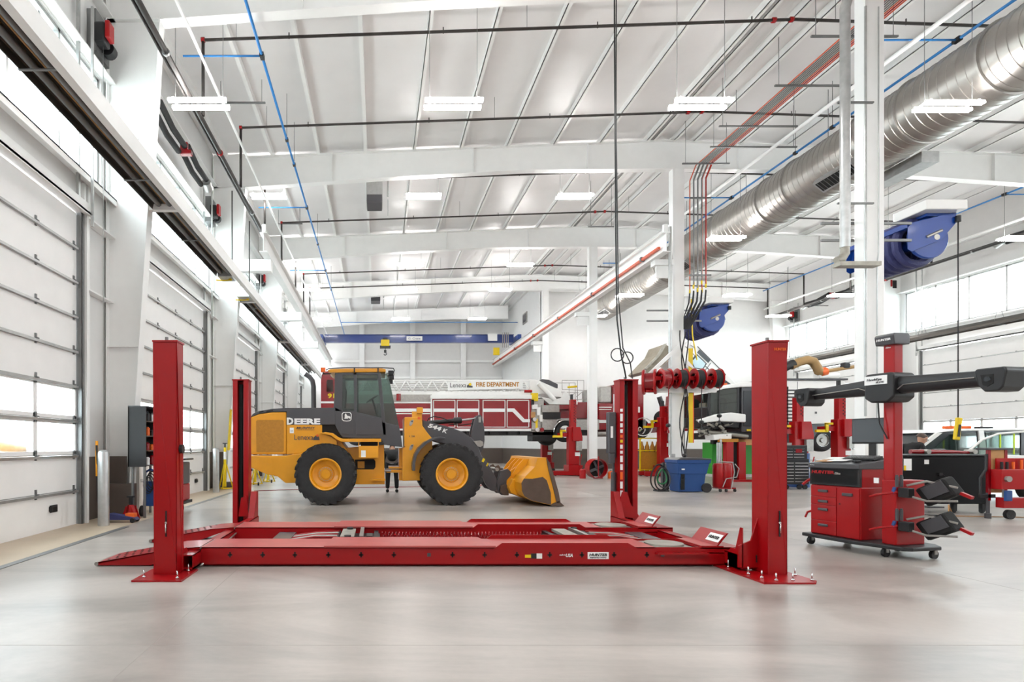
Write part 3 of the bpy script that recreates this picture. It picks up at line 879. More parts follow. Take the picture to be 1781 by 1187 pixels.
    for yy in (C0 - .05, C1 + .05):
        rr_.tube([(PX(x, C0), yy, PZ(y_, C0)) for x, y_ in ((567, 645), (572, 642), (600, 640.5), (664, 640.5), (684, 641.5), (686, 645), (684, 650), (672, 650))], .012)
    for x in (616.5, 657.5): rr_.box((PX(x, C0) - .015, C0 - .05, PZ(648, C0)), (PX(x, C0) + .015, C1 + .05, PZ(640.5, C0)))
    rr_.build('roof_rail', 'black', cab)
    for yy in (C0 + .05, C1 - .2):
        MB().cbox((PX(680, C0), yy + .06, PZ(648.5, C0)), (.13, .14, .12)).cbox((PX(680, C0) + .02, yy + .06, PZ(656, C0)), (.11, .12, .10)).build('work_light', 'black', cab, bevel=.01)
        MB().cyl((PX(685.0, C0), yy + .06, PZ(648.5, C0)), (PX(684, C0) + .03, yy + .06, PZ(648.5, C0)), .05).build('work_light_lens', 'chrome', cab)
    m_ = MB().box((PX(567, C0), C0 - .28, PZ(664, C0)), (PX(569, C0), C0 - .08, PZ(650, C0))).tube([(PX(568, C0), C0 - .18, PZ(652, C0)), (PX(572, C0), C0 - .1, PZ(651, C0)), (PX(583, C0), C0 + .02, PZ(652, C0))], .012)
    # beacon
    MB().cyl((PX(560.5, C0), C0 + .2, PZ(646, C0)), (PX(560.5, C0), C0 + .2, PZ(638, C0)), .06).build('beacon', 'orange', cab)
    MB().tube([(PX(560.5, C0), C0 + .2, PZ(646, C0)), (PX(560.5, C0), C0 + .2, PZ(649, C0)), (PX(575, C0), C0 + .2, PZ(648.5, C0))], .015).build('beacon_bracket', 'black', cab)
    # seat and steering wheel seen through the glass
    MB().box((PX(594, 14.4), 14.15, PZ(722, 14.4)), (PX(618, 14.4), 14.7, PZ(712, 14.4))).build('seat', 'cloth', cab, bevel=.04)
    MB().prism(Q(14.2, [(592, 716), (600, 716), (602, 680), (597, 664), (591, 666), (590, 690)]), 14.18, 14.68).build('seat_back', 'cloth', cab, bevel=.03)
    MB().lathe([(.17, 0), (.185, .015), (.17, .03), (.155, .015), (.17, 0)], (PX(648, 14.4), 14.42, PZ(695, 14.4)), (-.55, 0, .8), 24).cyl((PX(648, 14.4), 14.42, PZ(695, 14.4)), (PX(656, 14.4), 14.42, PZ(722, 14.4)), .03).build('steering_wheel', 'black', cab)
    MB().box((PX(655, 14.4), 14.1, PZ(728, 14.4)), (PX(668, 14.4), 14.8, PZ(705, 14.4))).build('dashboard', 'black', cab, bevel=.03)
    # exhaust stack
    MB().tube([(PX(545.5, 14.3), 14.3, PZ(712, 14.3)), (PX(545.3, 14.3), 14.3, PZ(672, 14.3)), (PX(543.6, 14.3), 14.3, PZ(663, 14.3)), (PX(538.5, 14.3), 14.3, PZ(656, 14.3)), (PX(531, 14.3), 14.3, PZ(651, 14.3))], .062, 18).build('exhaust_stack', 'dgrey', t)
    # --- front frame
    YG = 13.85
    MB().prism(Q(YG, [(704, 726), (734, 726), (734.5, 740.5), (743, 752.6), (752, 763.5), (752, 800), (745, 836), (700, 837), (700, 780), (704.5, 778)]), YG, 15.0).build('front_frame', 'yellow', t, bevel=.012)
    MB().prism(Q(YG, [(703.3, 727), (705, 727), (705, 777), (703.3, 777)]), YG - .02, YG + .05).build('frame_edge', 'yellow', t)
    MB().prism(Q(YG, [(717, 716), (734, 716), (734, 727), (717, 727)]), YG + .02, YG + .15).build('light_bracket', 'yellow', t)
    MB().cbox((PX(730, YG), YG + .02, PZ(714.5, YG)), (.15, .16, .15)).build('headlight_housing', 'yellow', t, bevel=.015)
    MB().cbox((PX(728.5, YG), YG - .02, PZ(728, YG)), (.06, .03, .05)).build('indicator', 'orange', t)
    for x, y_ in ((715.5, 735.5), (715.5, 778)):
        MB().prism(Q(YG, [(x - 3.8, y_ + 5), (x - 2.6, y_ - 2), (x + 1.5, y_ - 5), (x + 4, y_ - 4), (x + 2, y_ + 2), (x - 1, y_ + 6)]), YG - .02, YG).build('pin_plate', 'steel', t, bevel=.004)
        MB().cyl((PX(x + 1, YG), YG - .03, PZ(y_ - 2, YG)), (PX(x + 1, YG), YG - .02, PZ(y_ - 2, YG)), .02).build('pin', 'dgrey', t)
    text('1.28', (PX(716.5, YG), YG - .003, PZ(759.5, YG)), .13, .045, 'dgrey', t)
    # articulation hitch between the frames
    MB().box((PX(672, 14.2), 14.0, PZ(822, 14.2)), (PX(703, 14.2), 14.8, PZ(817, 14.2))).box((PX(676, 14.2), 14.0, PZ(815, 14.2)), (PX(703, 14.2), 14.8, PZ(812, 14.2))).box((PX(694, 14.2), 14.1, PZ(836, 14.2)), (PX(703, 14.2), 14.8, PZ(780, 14.2))).build('articulation_hitch', 'yellow', t, bevel=.006)
    MB().cyl((PX(667, 14.1), 14.0, PZ(819, 14.1)), (PX(680, 14.1), 14.0, PZ(819, 14.1)), .025).build('steering_rod', 'steel', t)
    # front fender
    o_ = Q(13.55, [(717, 819), (716.5, 806), (720, 791), (727, 779), (738, 769), (752, 762), (764, 760), (773, 762), (773, 764.5), (764, 763.5), (753, 766), (741, 772.5), (731, 782), (724.5, 793), (721.5, 806), (721.5, 819)])
    MB().prism(o_, 13.40, 13.85).build('front_fender', 'dgrey', t, bevel=.008)
    o2 = [(x, z) for x, z in o_]
    MB().prism(o2, 15.0, 15.4).build('front_fender', 'dgrey', t, bevel=.008)
    # --- boom and bucket linkage
    for a in (13.98, 14.75):
        MB().prism(Q(13.98, [(735, 731), (746, 734), (784, 744), (803, 751), (819, 761), (830, 773), (838, 794), (853, 813.5), (864.5, 835), (862.5, 856), (853, 853.5), (845, 843), (830, 812), (810, 790), (785, 776), (752, 766), (737, 748)]), a, a + .09).build('boom_arm', 'dgrey', t, bevel=.01)
    text('544', (PX(756, 13.98), 13.975, PZ(743.5, 13.98)), 24 / 70.5, 7.5 / 70.5, 'label', t, u=(1, 0, -.30), v=(.30, 0, 1), shear=.15, bold=.05)
    text('K', (PX(774, 13.98), 13.975, PZ(750, 13.98)), 8.5 / 70.5, 7.2 / 70.5, 'label', t, u=(1, 0, -.30), v=(.30, 0, 1), shear=.15, bold=.03)
    for a in (14.22, 14.52):
        MB().prism(Q(14.1, [(831, 724), (834.5, 721.5), (838, 722), (840, 725), (844, 744), (844.5, 766), (842, 781), (837, 791), (831, 781), (820, 763), (823, 745), (827, 730)]), a, a + .07).build('bell_crank', 'dgrey', t, bevel=.008)
    MB().prism(Q(14.1, [(833.5, 725), (838, 725), (837.5, 735), (834, 735)]), 14.20, 14.22).build('pin_cover', 'steel', t)
    MB().prism(Q(13.95, [(823.5, 768), (835, 766.5), (840, 769), (840, 775), (836, 778), (831, 777)]), 13.93, 13.98).build('pin_cover', 'steel', t)
    MB().cyl((PX(835.5, 14.1), 14.18, PZ(728, 14.1)), (PX(835.5, 14.1), 14.6, PZ(728, 14.1)), .03).build('pin', 'steel', t)
    MB().cyl((PX(745, 14.4), 14.4, PZ(736, 14.4)), (PX(803, 14.4), 14.4, PZ(731.5, 14.4)), .055).cyl((PX(789, 14.4), 14.4, PZ(732.5, 14.4)), (PX(802, 14.4), 14.4, PZ(731.5, 14.4)), .085).build('hydraulic_cylinder', 'black', t)
    MB().cyl((PX(800, 14.4), 14.4, PZ(731.6, 14.4)), (PX(835, 14.4), 14.4, PZ(727.5, 14.4)), .028).build('piston_rod', 'chrome', t)
    MB().tube([(PX(x, 14.3), 14.3, PZ(y_, 14.3)) for x, y_ in ((742, 734), (746, 728), (755, 725), (768, 727), (778, 731), (790, 733))], .012).build('hydraulic_hose', 'rubber', t)
    MB().tube([(PX(x, 14.5), 14.5, PZ(y_, 14.5)) for x, y_ in ((780, 738), (800, 740), (825, 737))], .012).build('hydraulic_hose', 'rubber', t)
    for k, (x, y_, w_, m__) in enumerate(((840.5, 801, 4, 'syellow'), (847.6, 808.5, 2.4, 'syellow'))):
        MB().cbox((PX(x, 13.98), 13.97, PZ(y_, 13.98)), (w_ / 70, .01, .09), Matrix.Rotation(.45, 3, 'Y')).build('sticker', m__, t)
    for a in (14.05, 14.68):
        MB().prism(Q(14.0, [(862, 812), (868, 809), (874, 818), (866, 820)]), a, a + .1).build('link_lug', 'wear', t, bevel=.01)
        MB().prism(Q(14.0, [(870, 820), (884, 816), (890, 822), (889, 828), (882, 836), (880, 862), (873, 862), (866, 855), (864, 838), (868, 830)]), a - .02, a + .12).build('bucket_link', 'dgrey', t, bevel=.015)
    MB().cyl((PX(864, 14.05), 14.0, PZ(817, 14.05)), (PX(864, 14.05), 14.85, PZ(817, 14.05)), .045).build('pin', 'steel', t)
    MB().prism(Q(14.0, [(870, 845), (880, 842), (884, 850), (884, 862), (876, 862), (869, 856)]), 13.95, 15.0).build('coupler', 'wear', t, bevel=.01)
    # bucket: curved shell, side cheeks, lip
    B0, B1 = 13.12, 15.72
    out = Q(B0, [(950, 796.5), (936, 797), (931, 812), (914, 829), (907, 841), (907.5, 854), (912, 864.5), (926, 872), (959, 879)])
    inn = [(x + (.035 if i < 6 else .02), z + (.0 if i < 5 else .035)) for i, (x, z) in enumerate(out)]
    bk = MB()
    n = len(out)
    A = [(x, B0, z) for x, z in out] + [(x, B0, z) for x, z in inn]
    Bv = [(x, B1, z) for x, z in out] + [(x, B1, z) for x, z in inn]
    fs = []
    for i in range(n - 1):
        fs += [(i, i + 1, i + 1 + 2 * n, i + 2 * n), (n + i, n + i + 1, n + i + 1 + 2 * n, n + i + 2 * n)]
    fs += [(0, n, 3 * n, 2 * n), (n - 1, 2 * n - 1, 4 * n - 1, 3 * n - 1)]
    bk.add(A + Bv, fs)
    bucket = bk.build('bucket', 'yellow', t)
    cheek = [(935, 796.8), (950, 796.5), (955, 806), (961, 825), (971, 857), (973, 873), (959, 879), (926, 872), (912, 864.5), (907.5, 854), (907, 841), (914, 829), (931, 812)]
    for a in (B0 - .0, B1 - .03):
        ck = MB().prism(Q(B0, cheek), a, a + .03).build('cheek_plate', 'yellow', bucket)
        if a < 14:
            MB().prism(Q(B0, [(907, 841), (911, 833), (926, 833.5), (944, 830), (951, 836), (958, 858), (958.5, 878.5), (926, 871.5), (912, 864), (907.8, 854)]), a - .003, a).build('worn_patch', 'wear', ck)
    MB().prism(Q(B0, [(950, 797), (956, 806), (964, 832), (971, 857), (974, 873), (968, 876), (962, 850), (954, 820)]), B0 - .03, B0).build('cheek_edge', 'wear', bucket)
    MB().prism(Q(B0, [(957, 880), (960, 876.5), (972, 872), (981, 880.5)]), B0 - .03, B1 + .03).build('cutting_edge', 'wear', bucket)
    # back ribs of the bucket
    for yy in (13.9, 14.3, 14.7, 15.1):
        MB().prism(Q(B0, [(936, 800), (930, 812), (913, 829), (905, 829), (915, 812), (926, 800)]), yy, yy + .03).build('bucket_rib', 'yellow', bucket)
    MB().prism(Q(B0, [(907, 836), (903, 838), (896, 852), (900, 862), (926, 873), (912, 864.5), (907.5, 854)]), 13.75, 15.1).build('bucket_backing', 'yellow', bucket, bevel=.01)
    for a in (14.05, 14.68):
        MB().prism(Q(B0, [(915, 815), (905, 822), (896, 838), (896, 862), (905, 866), (912, 864), (907, 841), (914, 829)]), a, a + .05).build('mounting_ear', 'yellow', bucket)
        MB().cyl((PX(905, 14), a - .03, PZ(817, 14)), (PX(913, 14), a - .03, PZ(812, 14)), .03).build('link_rod', 'orange', bucket)
    return t
loader()
# ================================================================ overhead services
def roofp(x): return 10.62 + .47 * (1 - abs(x - XRG) / 13.5)
# gas/sprinkler branch pipes
names = ['nearest', 'second', 'third', 'fourth', 'fifth', 'sixth', 'seventh', 'eighth']
for i, y in enumerate((12.85, 16.4, 19.9, 23.4, 27.4, 30.4, 33.2)):
    t = thing('sprinkler_pipe', 'thin black sprinkler pipe crossing under the roof, %s of the crosswise runs' % names[i], 'sprinkler pipe', (-3.95, y, roofp(-3.95)), 0, 'crosswise sprinkler pipes')
    MB().tube([(-3.95, y, roofp(-3.95)), (XRG, y, roofp(XRG)), (22.9, y, roofp(22.9))], .032, 8).build('pipe', 'pipe', t)
    MB().tube([(-3.95, y, roofp(-3.95)), (-3.95, y, 8.9)], .038, 8).build('riser', 'pipe', t)
    MB().tube([(22.9, y, roofp(22.9)), (22.9, y, 8.9)], .038, 8).build('riser', 'pipe', t)
    for xa in (-3.95, XRG - .5, XRG - .1): MB().cyl((xa - .04, y, roofp(xa)), (xa + .04, y, roofp(xa)), .058, n=8).build('red_coupling', 'red', t)
    for x in (-3.2, 3.4, 10.4, 17.4): MB().cyl((x, y, roofp(x)), (x, y, roof(x)), .006, n=6).build('hanger_rod', 'dgalv', t)
    for k, x in enumerate((-2, 1.5, 5, 8.5, 12, 15.5, 19)):
        MB().cyl((x, y, roofp(x) - .04), (x, y, roofp(x) + .1), .014, n=6).build('sprinkler_head', 'pipe', t)
for x, z, nm, lb in ((-4.0, 8.87, 'left', 'black main sprinkler pipe running lengthwise high along the left wall'), (22.95, 8.9, 'right', 'black main sprinkler pipe running lengthwise high along the right wall')):
    t = thing('sprinkler_main', lb, 'sprinkler pipe', (x, 2, z))
    MB().tube([(x, 1, z), (x, 33, z)], .055, 10).build('pipe', 'pipe', t)
    MB().tube([(x - .10, 1, z + .02), (x - .10, 33, z + .02)], .03, 8).build('pipe', 'pipe', t)
    for k in range(8): MB().cyl((x, 3.3 + k * 3.7, z - .0), (x, 3.35 + k * 3.7, z), .075, n=10).build('coupling', 'galv' if k % 3 else 'red', t)
tag(MB().tube([(-3.78, 1, 9.8), (-3.78, 43, 9.8)], .035).build('white_conduit', 'frame'), 'white painted conduit running lengthwise under the roof along the left columns', 'conduit')
tag(MB().tube([(11.6, 4, 10.15), (11.6, 33, 10.15)], .05).build('white_conduit', 'frame'), 'white painted conduit running lengthwise between ridge columns and blue air line', 'conduit')
tag(MB().tube([(22.55, 4, 9.35), (22.55, 33, 9.35)], .05).build('white_conduit', 'frame'), 'white painted conduit running lengthwise under the far right blue air line', 'conduit')

# blue compressed-air lines
for x, z, e, br, lb in ((-2.52, 9.95, 44.8, -4.25, 'bright blue compressed-air pipe running lengthwise over the loader, left of the hall'),
                    (12.7, 10.3, 33, 11.0, 'bright blue compressed-air pipe running lengthwise above the big silver duct'),
                    (22.5, 10.42, 33, 24.0, 'bright blue compressed-air pipe running lengthwise by the right wall')):
    t = thing('air_pipe', lb, 'air pipe', (x, 3, z))
    MB().tube([(x, 3, z), (x, e, z)], .032, 8).build('pipe', 'blue', t)
    for y in (12.4, 20.3, 27.6):
        MB().tube([(x, y, z), (br, y, z)], .022, 6).build('branch_pipe', 'blue', t)
        MB().cbox((x, y, z), (.09, .16, .09)).build('clamp', 'black', t)
    for y in (9, 15.8, 17.2, 24, 31): MB().cbox((x, y, z), (.08, .12, .08)).cyl((x, y, z), (x, y, roof(x) - .03), .006, n=6).build('clamp', 'black', t)
tag(MB().tube([(-2.52, 39.5, 10.0), (9.8, 39.5, 10.0)], .028, 6).build('air_pipe', 'blue'), 'blue compressed-air pipe crossing the far bay above the blue crane', 'air pipe')

# big spiral duct
def duct():
    x, z, r = 13.2, 9.5, .78
    t = thing('spiral_duct', 'large round galvanised spiral air duct running lengthwise right of the ridge columns', 'air duct', (x, 6, z - r))
    prof = []; y = 5.0
    while y < 32.8:
        prof += [(r, y), (r, y + .17), (r + .012, y + .178), (r + .012, y + .192), (r, y + .2)]; y += .2
    MB().lathe(prof, (x, 0, z), (0, 1, 0), 48).build('duct', 'duct', t)
    MB().lathe([(0, 32.8), (r, 32.8)], (x, 0, z), (0, 1, 0), 48).build('end_cap', 'duct', t)
    for y in (8.2, 10.2, 11.7, 13.6, 15.0, 17.4, 18.6, 21.2, 22.0, 25.4, 28.5, 31.2):
        MB().lathe([(r, y), (r + .045, y + .01), (r + .045, y + .05), (r, y + .06)], (x, 0, z), (0, 1, 0), 48).build('collar', 'steel', t)
    for y in (10.8, 16.2, 19.8, 23.6, 27.0, 30.0):
        MB().cyl((x - .3, y, z + r - .1), (x - .3, y, roof(x)), .008, n=6).build('hanger_rod', 'dgalv', t)
        MB().cyl((x + .3, y, z + r - .1), (x + .3, y, roof(x)), .008, n=6).build('hanger_rod', 'dgalv', t)
    for y, L in ((15.6, 1.3), (23.6, 1.2), (31.6, 1.1)):
        a = math.radians(232)
        rot = Matrix.Rotation(-(a - PI), 3, 'Y')
        c = Vector((x + (r + .02) * math.cos(a), y, z + (r + .02) * math.sin(a)))
        g = MB().cbox(c, (.20, L, .42), rot).build('side_register', 'galv', t)
        n = rot @ Vector((-1, 0, 0))
        k = MB()
        k.cbox(c + n * .102, (.01, L - .1, .30), rot)
        k.build('register_opening', 'matte', g)
        s = MB()
        for q in range(int(L / .12)):
            cc = c + n * .11 + Vector((0, -L / 2 + .1 + q * .12, 0))
            s.cbox(cc, (.012, .012, .30), rot)
        s.build('louvre_blade', 'dgalv', g)
    MB().box((13.75, 14.3, 8.58), (14.2, 15.7, 8.86)).box((13.8, 15.7, 8.58), (14.15, 15.9, 8.8)).build('branch_duct', 'galv', t, bevel=.01)
    MB().tube([(13.6, 15.0, 9.25), (13.85, 15.0, 9.1), (13.92, 15.0, 8.96)], .15, 12).build('branch_collar', 'galv', t)
duct()

# red and grey conduit bundle and its trapeze hangers
def bundle():
    t = thing('conduit_bundle', 'bundle of red and grey conduits under the roof turning down the second ridge column', 'conduit', (10.4, 18.6, 6.5))
    cols_ = ['rail', 'dgalv', 'dgalv', 'dgalv', 'dgalv', 'dgalv', 'rail', 'red', 'rail']
    for i, c in enumerate(cols_):
        x = 10.24 + i * .055
        yv = 18.55 - (0.10 if i % 2 else 0) - i * .02
        MB().tube([(x, 6, 10.42), (x, yv - .35, 10.42), (x, yv, 10.08), (x, yv, 6.5 + .12 * (i % 3))], .016, 6).build('conduit', c, t)
        MB().cyl((x, yv, 6.4 + .12 * (i % 3)), (x, yv, 6.52 + .12 * (i % 3)), .026, n=8).build('cable_gland', 'syellow', t)
        x2 = 10.28 + (i - 4) * .02
        MB().tube([(x, yv, 6.45), (x - .03, yv, 6.1), (x2 - .2 + .03 * i, 18.7 - .25, 5.6), (10.0 + .02 * i, 18.45, 5.2)], .02, 6).build('flexible_cable', 'rubber', t)
    for z in (6.9, 9.4): MB().box((10.1, 18.30, z), (10.8, 18.34, z + .05)).build('bracket', 'dgalv', t)
bundle()
for k, (y, x0, x1) in enumerate(((12.4, 9.5, 11.4), (14.1, 9.9, 12.4), (15.9, 9.6, 11.8), (17.0, 10.0, 12.6), (18.0, 9.7, 11.2))):
    t = thing('trapeze_hanger', 'grey steel strut hanger carrying the conduit bundle, %s from the front' % ('first', 'second', 'third', 'fourth', 'fifth')[k], 'pipe hanger', (x0, y, 10.36), 0, 'conduit trapeze hangers')
    MB().box((x0, y - .02, 10.36), (x1, y + .02, 10.40)).build('strut', 'dgalv', t)
    for x in (x0 + .1, x1 - .1): MB().cyl((x, y, 10.36), (x, y, roof(x)), .007, n=6).build('rod', 'dgalv', t)
for k, (x0, x1, y, z) in enumerate(((-4.3, -3.0, 15.2, 10.6), (-4.2, -3.1, 23.5, 10.6), (8.2, 9.2, 22.0, 9.9), (-4.3, -2.9, 12.1, 10.7))):
    o = MB().box((x0, y - .02, z), (x1, y + .02, z + .04)).cyl((x0 + .1, y, z), (x0 + .1, y, roof(x0)), .007, n=6).cyl((x1 - .1, y, z), (x1 - .1, y, roof(x1)), .007, n=6).build('strut_hanger', 'dgalv')
    tag(o, ['grey strut hung under the roof by the left wall in the second bay', 'grey strut hung under the roof by the left wall in the third bay', 'grey strut hung under the roof beside the third ridge column', 'grey strut hung under the roof by the left wall, nearest the viewer'][k], 'pipe hanger')

# tube heaters
def heater(x, z, y0, y1, lb, burner):
    t = thing('tube_heater', lb, 'tube heater', (x, y0, z))
    b = MB()
    pf = [(-.25, 0), (-.23, .10), (-.13, .22), (.13, .22), (.23, .10), (.25, 0), (.235, 0), (.215, .095), (.12, .205), (-.12, .205), (-.215, .095), (-.235, 0)]
    b.prism([(x + a, z + c) for a, c in pf], y0, y1)
    b.build('reflector', 'tubeblk', t)
    for s in (-.11, .11): MB().tube([(x + s, y0, z + .09), (x + s, y1, z + .09)], .05, 12).build('heat_tube', 'dgalv', t)
    MB().tube([(x + .0, y0, z + .12), (x + .02, y1, z + .12)], .014, 6).build('copper_gas_line', 'wood', t)
    y = y0 + 1.2
    while y < y1:
        MB().box((x - .26, y - .02, z - .01), (x + .26, y + .02, z + .005)).build('cross_strap', 'dgalv', t)
        MB().tube([(x - .2, y, z + .15), (x, y, z + .75), (x + .2, y, z + .15)], .006, 5).build('hanger_wire', 'dgalv', t)
        y += 3.0
    if burner:
        for yy in burner:
            MB().box((x - .2, yy - .25, z - .02), (x + .2, yy + .25, z + .24)).build('burner_box', 'galv', t, bevel=.01)
            MB().tube([(x - .3, yy, z - .05), (x - .1, yy, z - .06), (x + .1, yy, z - .05)], .02).cbox((x + .1, yy, z - .03), (.08, .08, .07)).build('gas_valve', 'syellow', t)
            MB().tube([(x + .1, yy, z - .03), (x + .15, yy, z + .3), (x + .15, yy, z + 2.5)], .022, 6).build('gas_drop', 'pipe', t)
heater(-4.30, 6.2, 3.0, 16.0, 'long dark tube heater hung along the left wall, nearer of the two', (16.2,))
heater(-4.30, 6.2, 18.6, 38.0, 'long dark tube heater hung along the left wall, farther of the two', (18.4,))
heater(23.3, 5.95, 14.0, 25.5, 'long dark tube heater hung along the right wall, nearer of the two', ())
heater(23.3, 5.95, 27.5, 33.5, 'long dark tube heater hung along the right wall, farther of the two', ())
# light lengthwise beam carrying the heaters
t = thing('support_beam', 'white lengthwise beam bracketed to the left columns beside the tube heaters', 'steel beam', (-3.9, 2, 6.16))
MB().box((-3.98, 1, 6.08), (-3.86, 41, 6.36)).build('beam', 'frame', t)
for y in BAY[1:] + [41.0]: MB().box((-4.62, y - .06, 6.18), (-3.98, y + .06, 6.3)).build('bracket', 'frame', t)

# crane runways, bridge and hoist
def runway(x, y0, y1, lb, s):
    t = thing('crane_runway', lb, 'crane runway', (x, y0, 7.58))
    MB().box((x - .12, y0, 8.18), (x + .12, y1, 8.20)).box((x - .008, y0, 7.60), (x + .008, y1, 8.18)).box((x - .12, y0, 7.58), (x + .12, y1, 7.60)).box((x - .03, y0, 8.2), (x + .03, y1, 8.25)).build('beam', 'frame', t)
    if s > 0:
        MB().box((x - .13, y0 + .3, 7.76), (x - .05, y1, 7.84)).build('conductor_bar', 'rail', t)
        for k in range(6): MB().cbox((x - .07, y0 + 1.5 + k * 4.5, 7.82), (.16, .1, .14)).build('conductor_bracket', 'dgrey', t)
    for y in (18.9, 26.3, 33.7, 41.1):
        if y1 > y:
            if s > 0 and y < 34: MB().box((x + .0, y - .15, 7.40), (9.82, y + .15, 7.58)).box((x + .1, y - .03, 7.0), (9.82, y + .03, 7.4)).build('bracket', 'frame', t)
            if s < 0: MB().box((-4.60, y - .15, 7.20), (x + .1, y + .15, 7.58)).build('bracket', 'frame', t)
    MB().cbox((x, y0 + .1, 8.35), (.12, .12, .25)).build('end_stop', 'frame', t)
runway(9.2, 18.0, 44.6, 'white crane runway beam with orange conductor bar, on the ridge columns', 1)
runway(-3.62, 18.0, 44.6, 'white crane runway beam bracketed to the left-hand columns', -1)
t = thing('bridge_crane', 'blue overhead bridge crane spanning the far bay', 'overhead crane', (2.7, 37.8, 8.25))
MB().box((-3.5, 37.65, 8.78), (9.1, 37.95, 8.80)).box((-3.5, 37.78, 8.28), (9.1, 37.82, 8.78)).box((-3.5, 37.65, 8.26), (9.1, 37.95, 8.28)).build('bridge_girder', 'craneblue', t)
for x in (-3.62, 9.2):
    MB().box((x - .12, 36.6, 8.30), (x + .12, 39.0, 8.60)).build('end_truck', 'craneblue', t, bevel=.01)
MB().box((7.35, 37.5, 8.35), (7.95, 37.64, 8.82)).build('control_box', 'label', t)
MB().box((1.95, 37.60, 8.38), (3.0, 37.64, 8.66)).build('name_plate', 'label', t)
text('G  Crane', (2.47, 37.595, 8.52), .8, .13, 'craneblue', t)
MB().box((7.7, 37.5, 7.4), (8.1, 37.6, 7.9)).build('festoon_box', 'syellow', t)
for k in range(4): MB().box((8.3 + k * .12, 37.5, 7.9), (8.34 + k * .12, 37.55, 8.9)).build('guard_bar', 'steel', t)
h = thing('electric_hoist', 'yellow electric hoist with hook hanging from the blue crane bridge', 'hoist', (.53, 37.8, 7.4))
MB().cbox((.53, 37.35, 8.15), (.55, .5, .42)).build('hoist_body', 'syellow', h, bevel=.04)
MB().cbox((.53, 37.35, 7.90), (.7, .4, .14)).build('trolley', 'black', h)
MB().box((.38, 37.3, 8.30), (.68, 37.655, 8.50)).build('trolley_arm', 'black', h)
MB().cyl((.53, 37.35, 7.5), (.53, 37.35, 8.0), .025, n=6).cbox((.53, 37.35, 7.62), (.16, .12, .18)).tube(arcpts((.53, 37.35, 7.46), .09, -PI * .9, PI * .6, 10), .025, 6).build('hook', 'black', h)

# blue exhaust hose reels on the ridge columns
def exhaust_reel(y, lb, drop):
    x, z = 11.45, 5.72
    t = thing('exhaust_hose_reel', lb, 'hose reel', (x, y, z - .5))
    MB().lathe([(0, 0), (.40, 0), (.42, .02), (.42, .05), (.30, .06), (.12, .10), (.12, 1.35), (.42, 1.38), (.42, 1.42), (0, 1.42)], (x, y, z), (0, 1, 0), 36).build('drum', 'reelblue', t)
    pts = []
    for i in range(6 * 16 + 1):
        a = 2 * PI * i / 16
        pts.append((x + .44 * math.cos(a), y + .18 + 1.08 * i / 96, z + .44 * math.sin(a)))
    MB().tube(pts, .085, 8).build('hose_coil', 'hose', t)
    f = MB()
    for yy in (y - .05, y + 1.47):
        f.prism([(x - .50, z - .25), (x - .42, z - .30), (x + .2, z - .05), (x + .5, z + .3), (x + .5, z + .52), (x - .42, z + .30), (x - .5, z + .2)], yy - .015, yy)
    f.box((x - .5, y - .05, z + .20), (x - .42, y + 1.48, z + .3)).box((x - .1, y - .05, z + .44), (x + .5, y + 1.48, z + .50))
    f.build('frame', 'reelblue', t, bevel=.004)
    MB().box((x - .30, y - .25, z + .50), (x + .55, y + .5, z + .70)).build('motor_cover', 'wpaint', t, bevel=.02)
    MB().cyl((x + .1, y - .07, z), (x + .1, y - .02, z), .06).cyl((x - .12, y - .06, z), (x + .2, y - .06, z + .14), .03).build('motor', 'steel', t)
    a = MB()
    for zz in (z + .25, z - .1):
        a.box((x - 2.3, y - .10, zz), (x - .45, y - .06, zz + .05))
    a.build('support_arm', 'dgalv', t)
    MB().cyl((x + .5, y - .1, z + .42), (x + .5, y - .1, z + .3), .05).build('pulley', 'black', t)
    if drop:
        MB().tube([(x + .5, y - .1, z + .35), (x + .5, y - .1, 1.98)], .012, 6).build('pendant_cord', 'black', t)
        MB().cbox((x + .49, y - .1, 1.76), (.10, .07, .46), Matrix.Rotation(.12, 3, 'Y')).build('pendant', 'syellow', t, bevel=.015)
        MB().cbox((x + .485, y - .14, 1.72), (.05, .01, .25), Matrix.Rotation(.12, 3, 'Y')).build('pendant_buttons', 'black', t)
exhaust_reel(11.75, 'big blue exhaust hose reel beside the nearest ridge column with yellow pendant below', True)
exhaust_reel(19.3, 'big blue exhaust hose reel on the second ridge column above the red reels', False)

# silver exhaust stack in front of the first column
t = thing('exhaust_pipe', 'silver round exhaust pipe standing off the nearest ridge column', 'pipe', (9.52, 11.35, 5.1))
MB().tube([(9.80, 11.1, 10.32), (9.36, 11.1, 10.32), (9.24, 11.1, 10.22), (9.17, 11.1, 10.0), (9.17, 11.1, 5.3)], .085, 18).build('pipe', 'galv', t)
MB().tube([(9.17, 11.1, 5.35), (9.17, 11.1, 5.18), (9.10, 11.1, 5.07), (9.0, 11.1, 5.04)], .075, 12).build('outlet', 'fanwood', t)
MB().box((9.0, 11.0, 4.92), (9.8, 11.2, 5.0)).build('tray', 'fanwood', t)
for z in (6.2, 8.2): MB().box((9.12, 11.20, z), (9.83, 11.24, z + .03)).build('pipe_clamp', 'dgalv', t)
tag(MB().tube([(9.76, 11.32, 2.0), (9.76, 11.32, 10.2)], .022).tube([(10.0, 11.33, .3), (10.0, 11.33, 5.0), (10.03, 11.33, 5.3), (10.03, 11.33, 10.2)], .012).build('column_conduit', 'galv'), 'thin grey conduit strapped to the nearest ridge column', 'conduit')

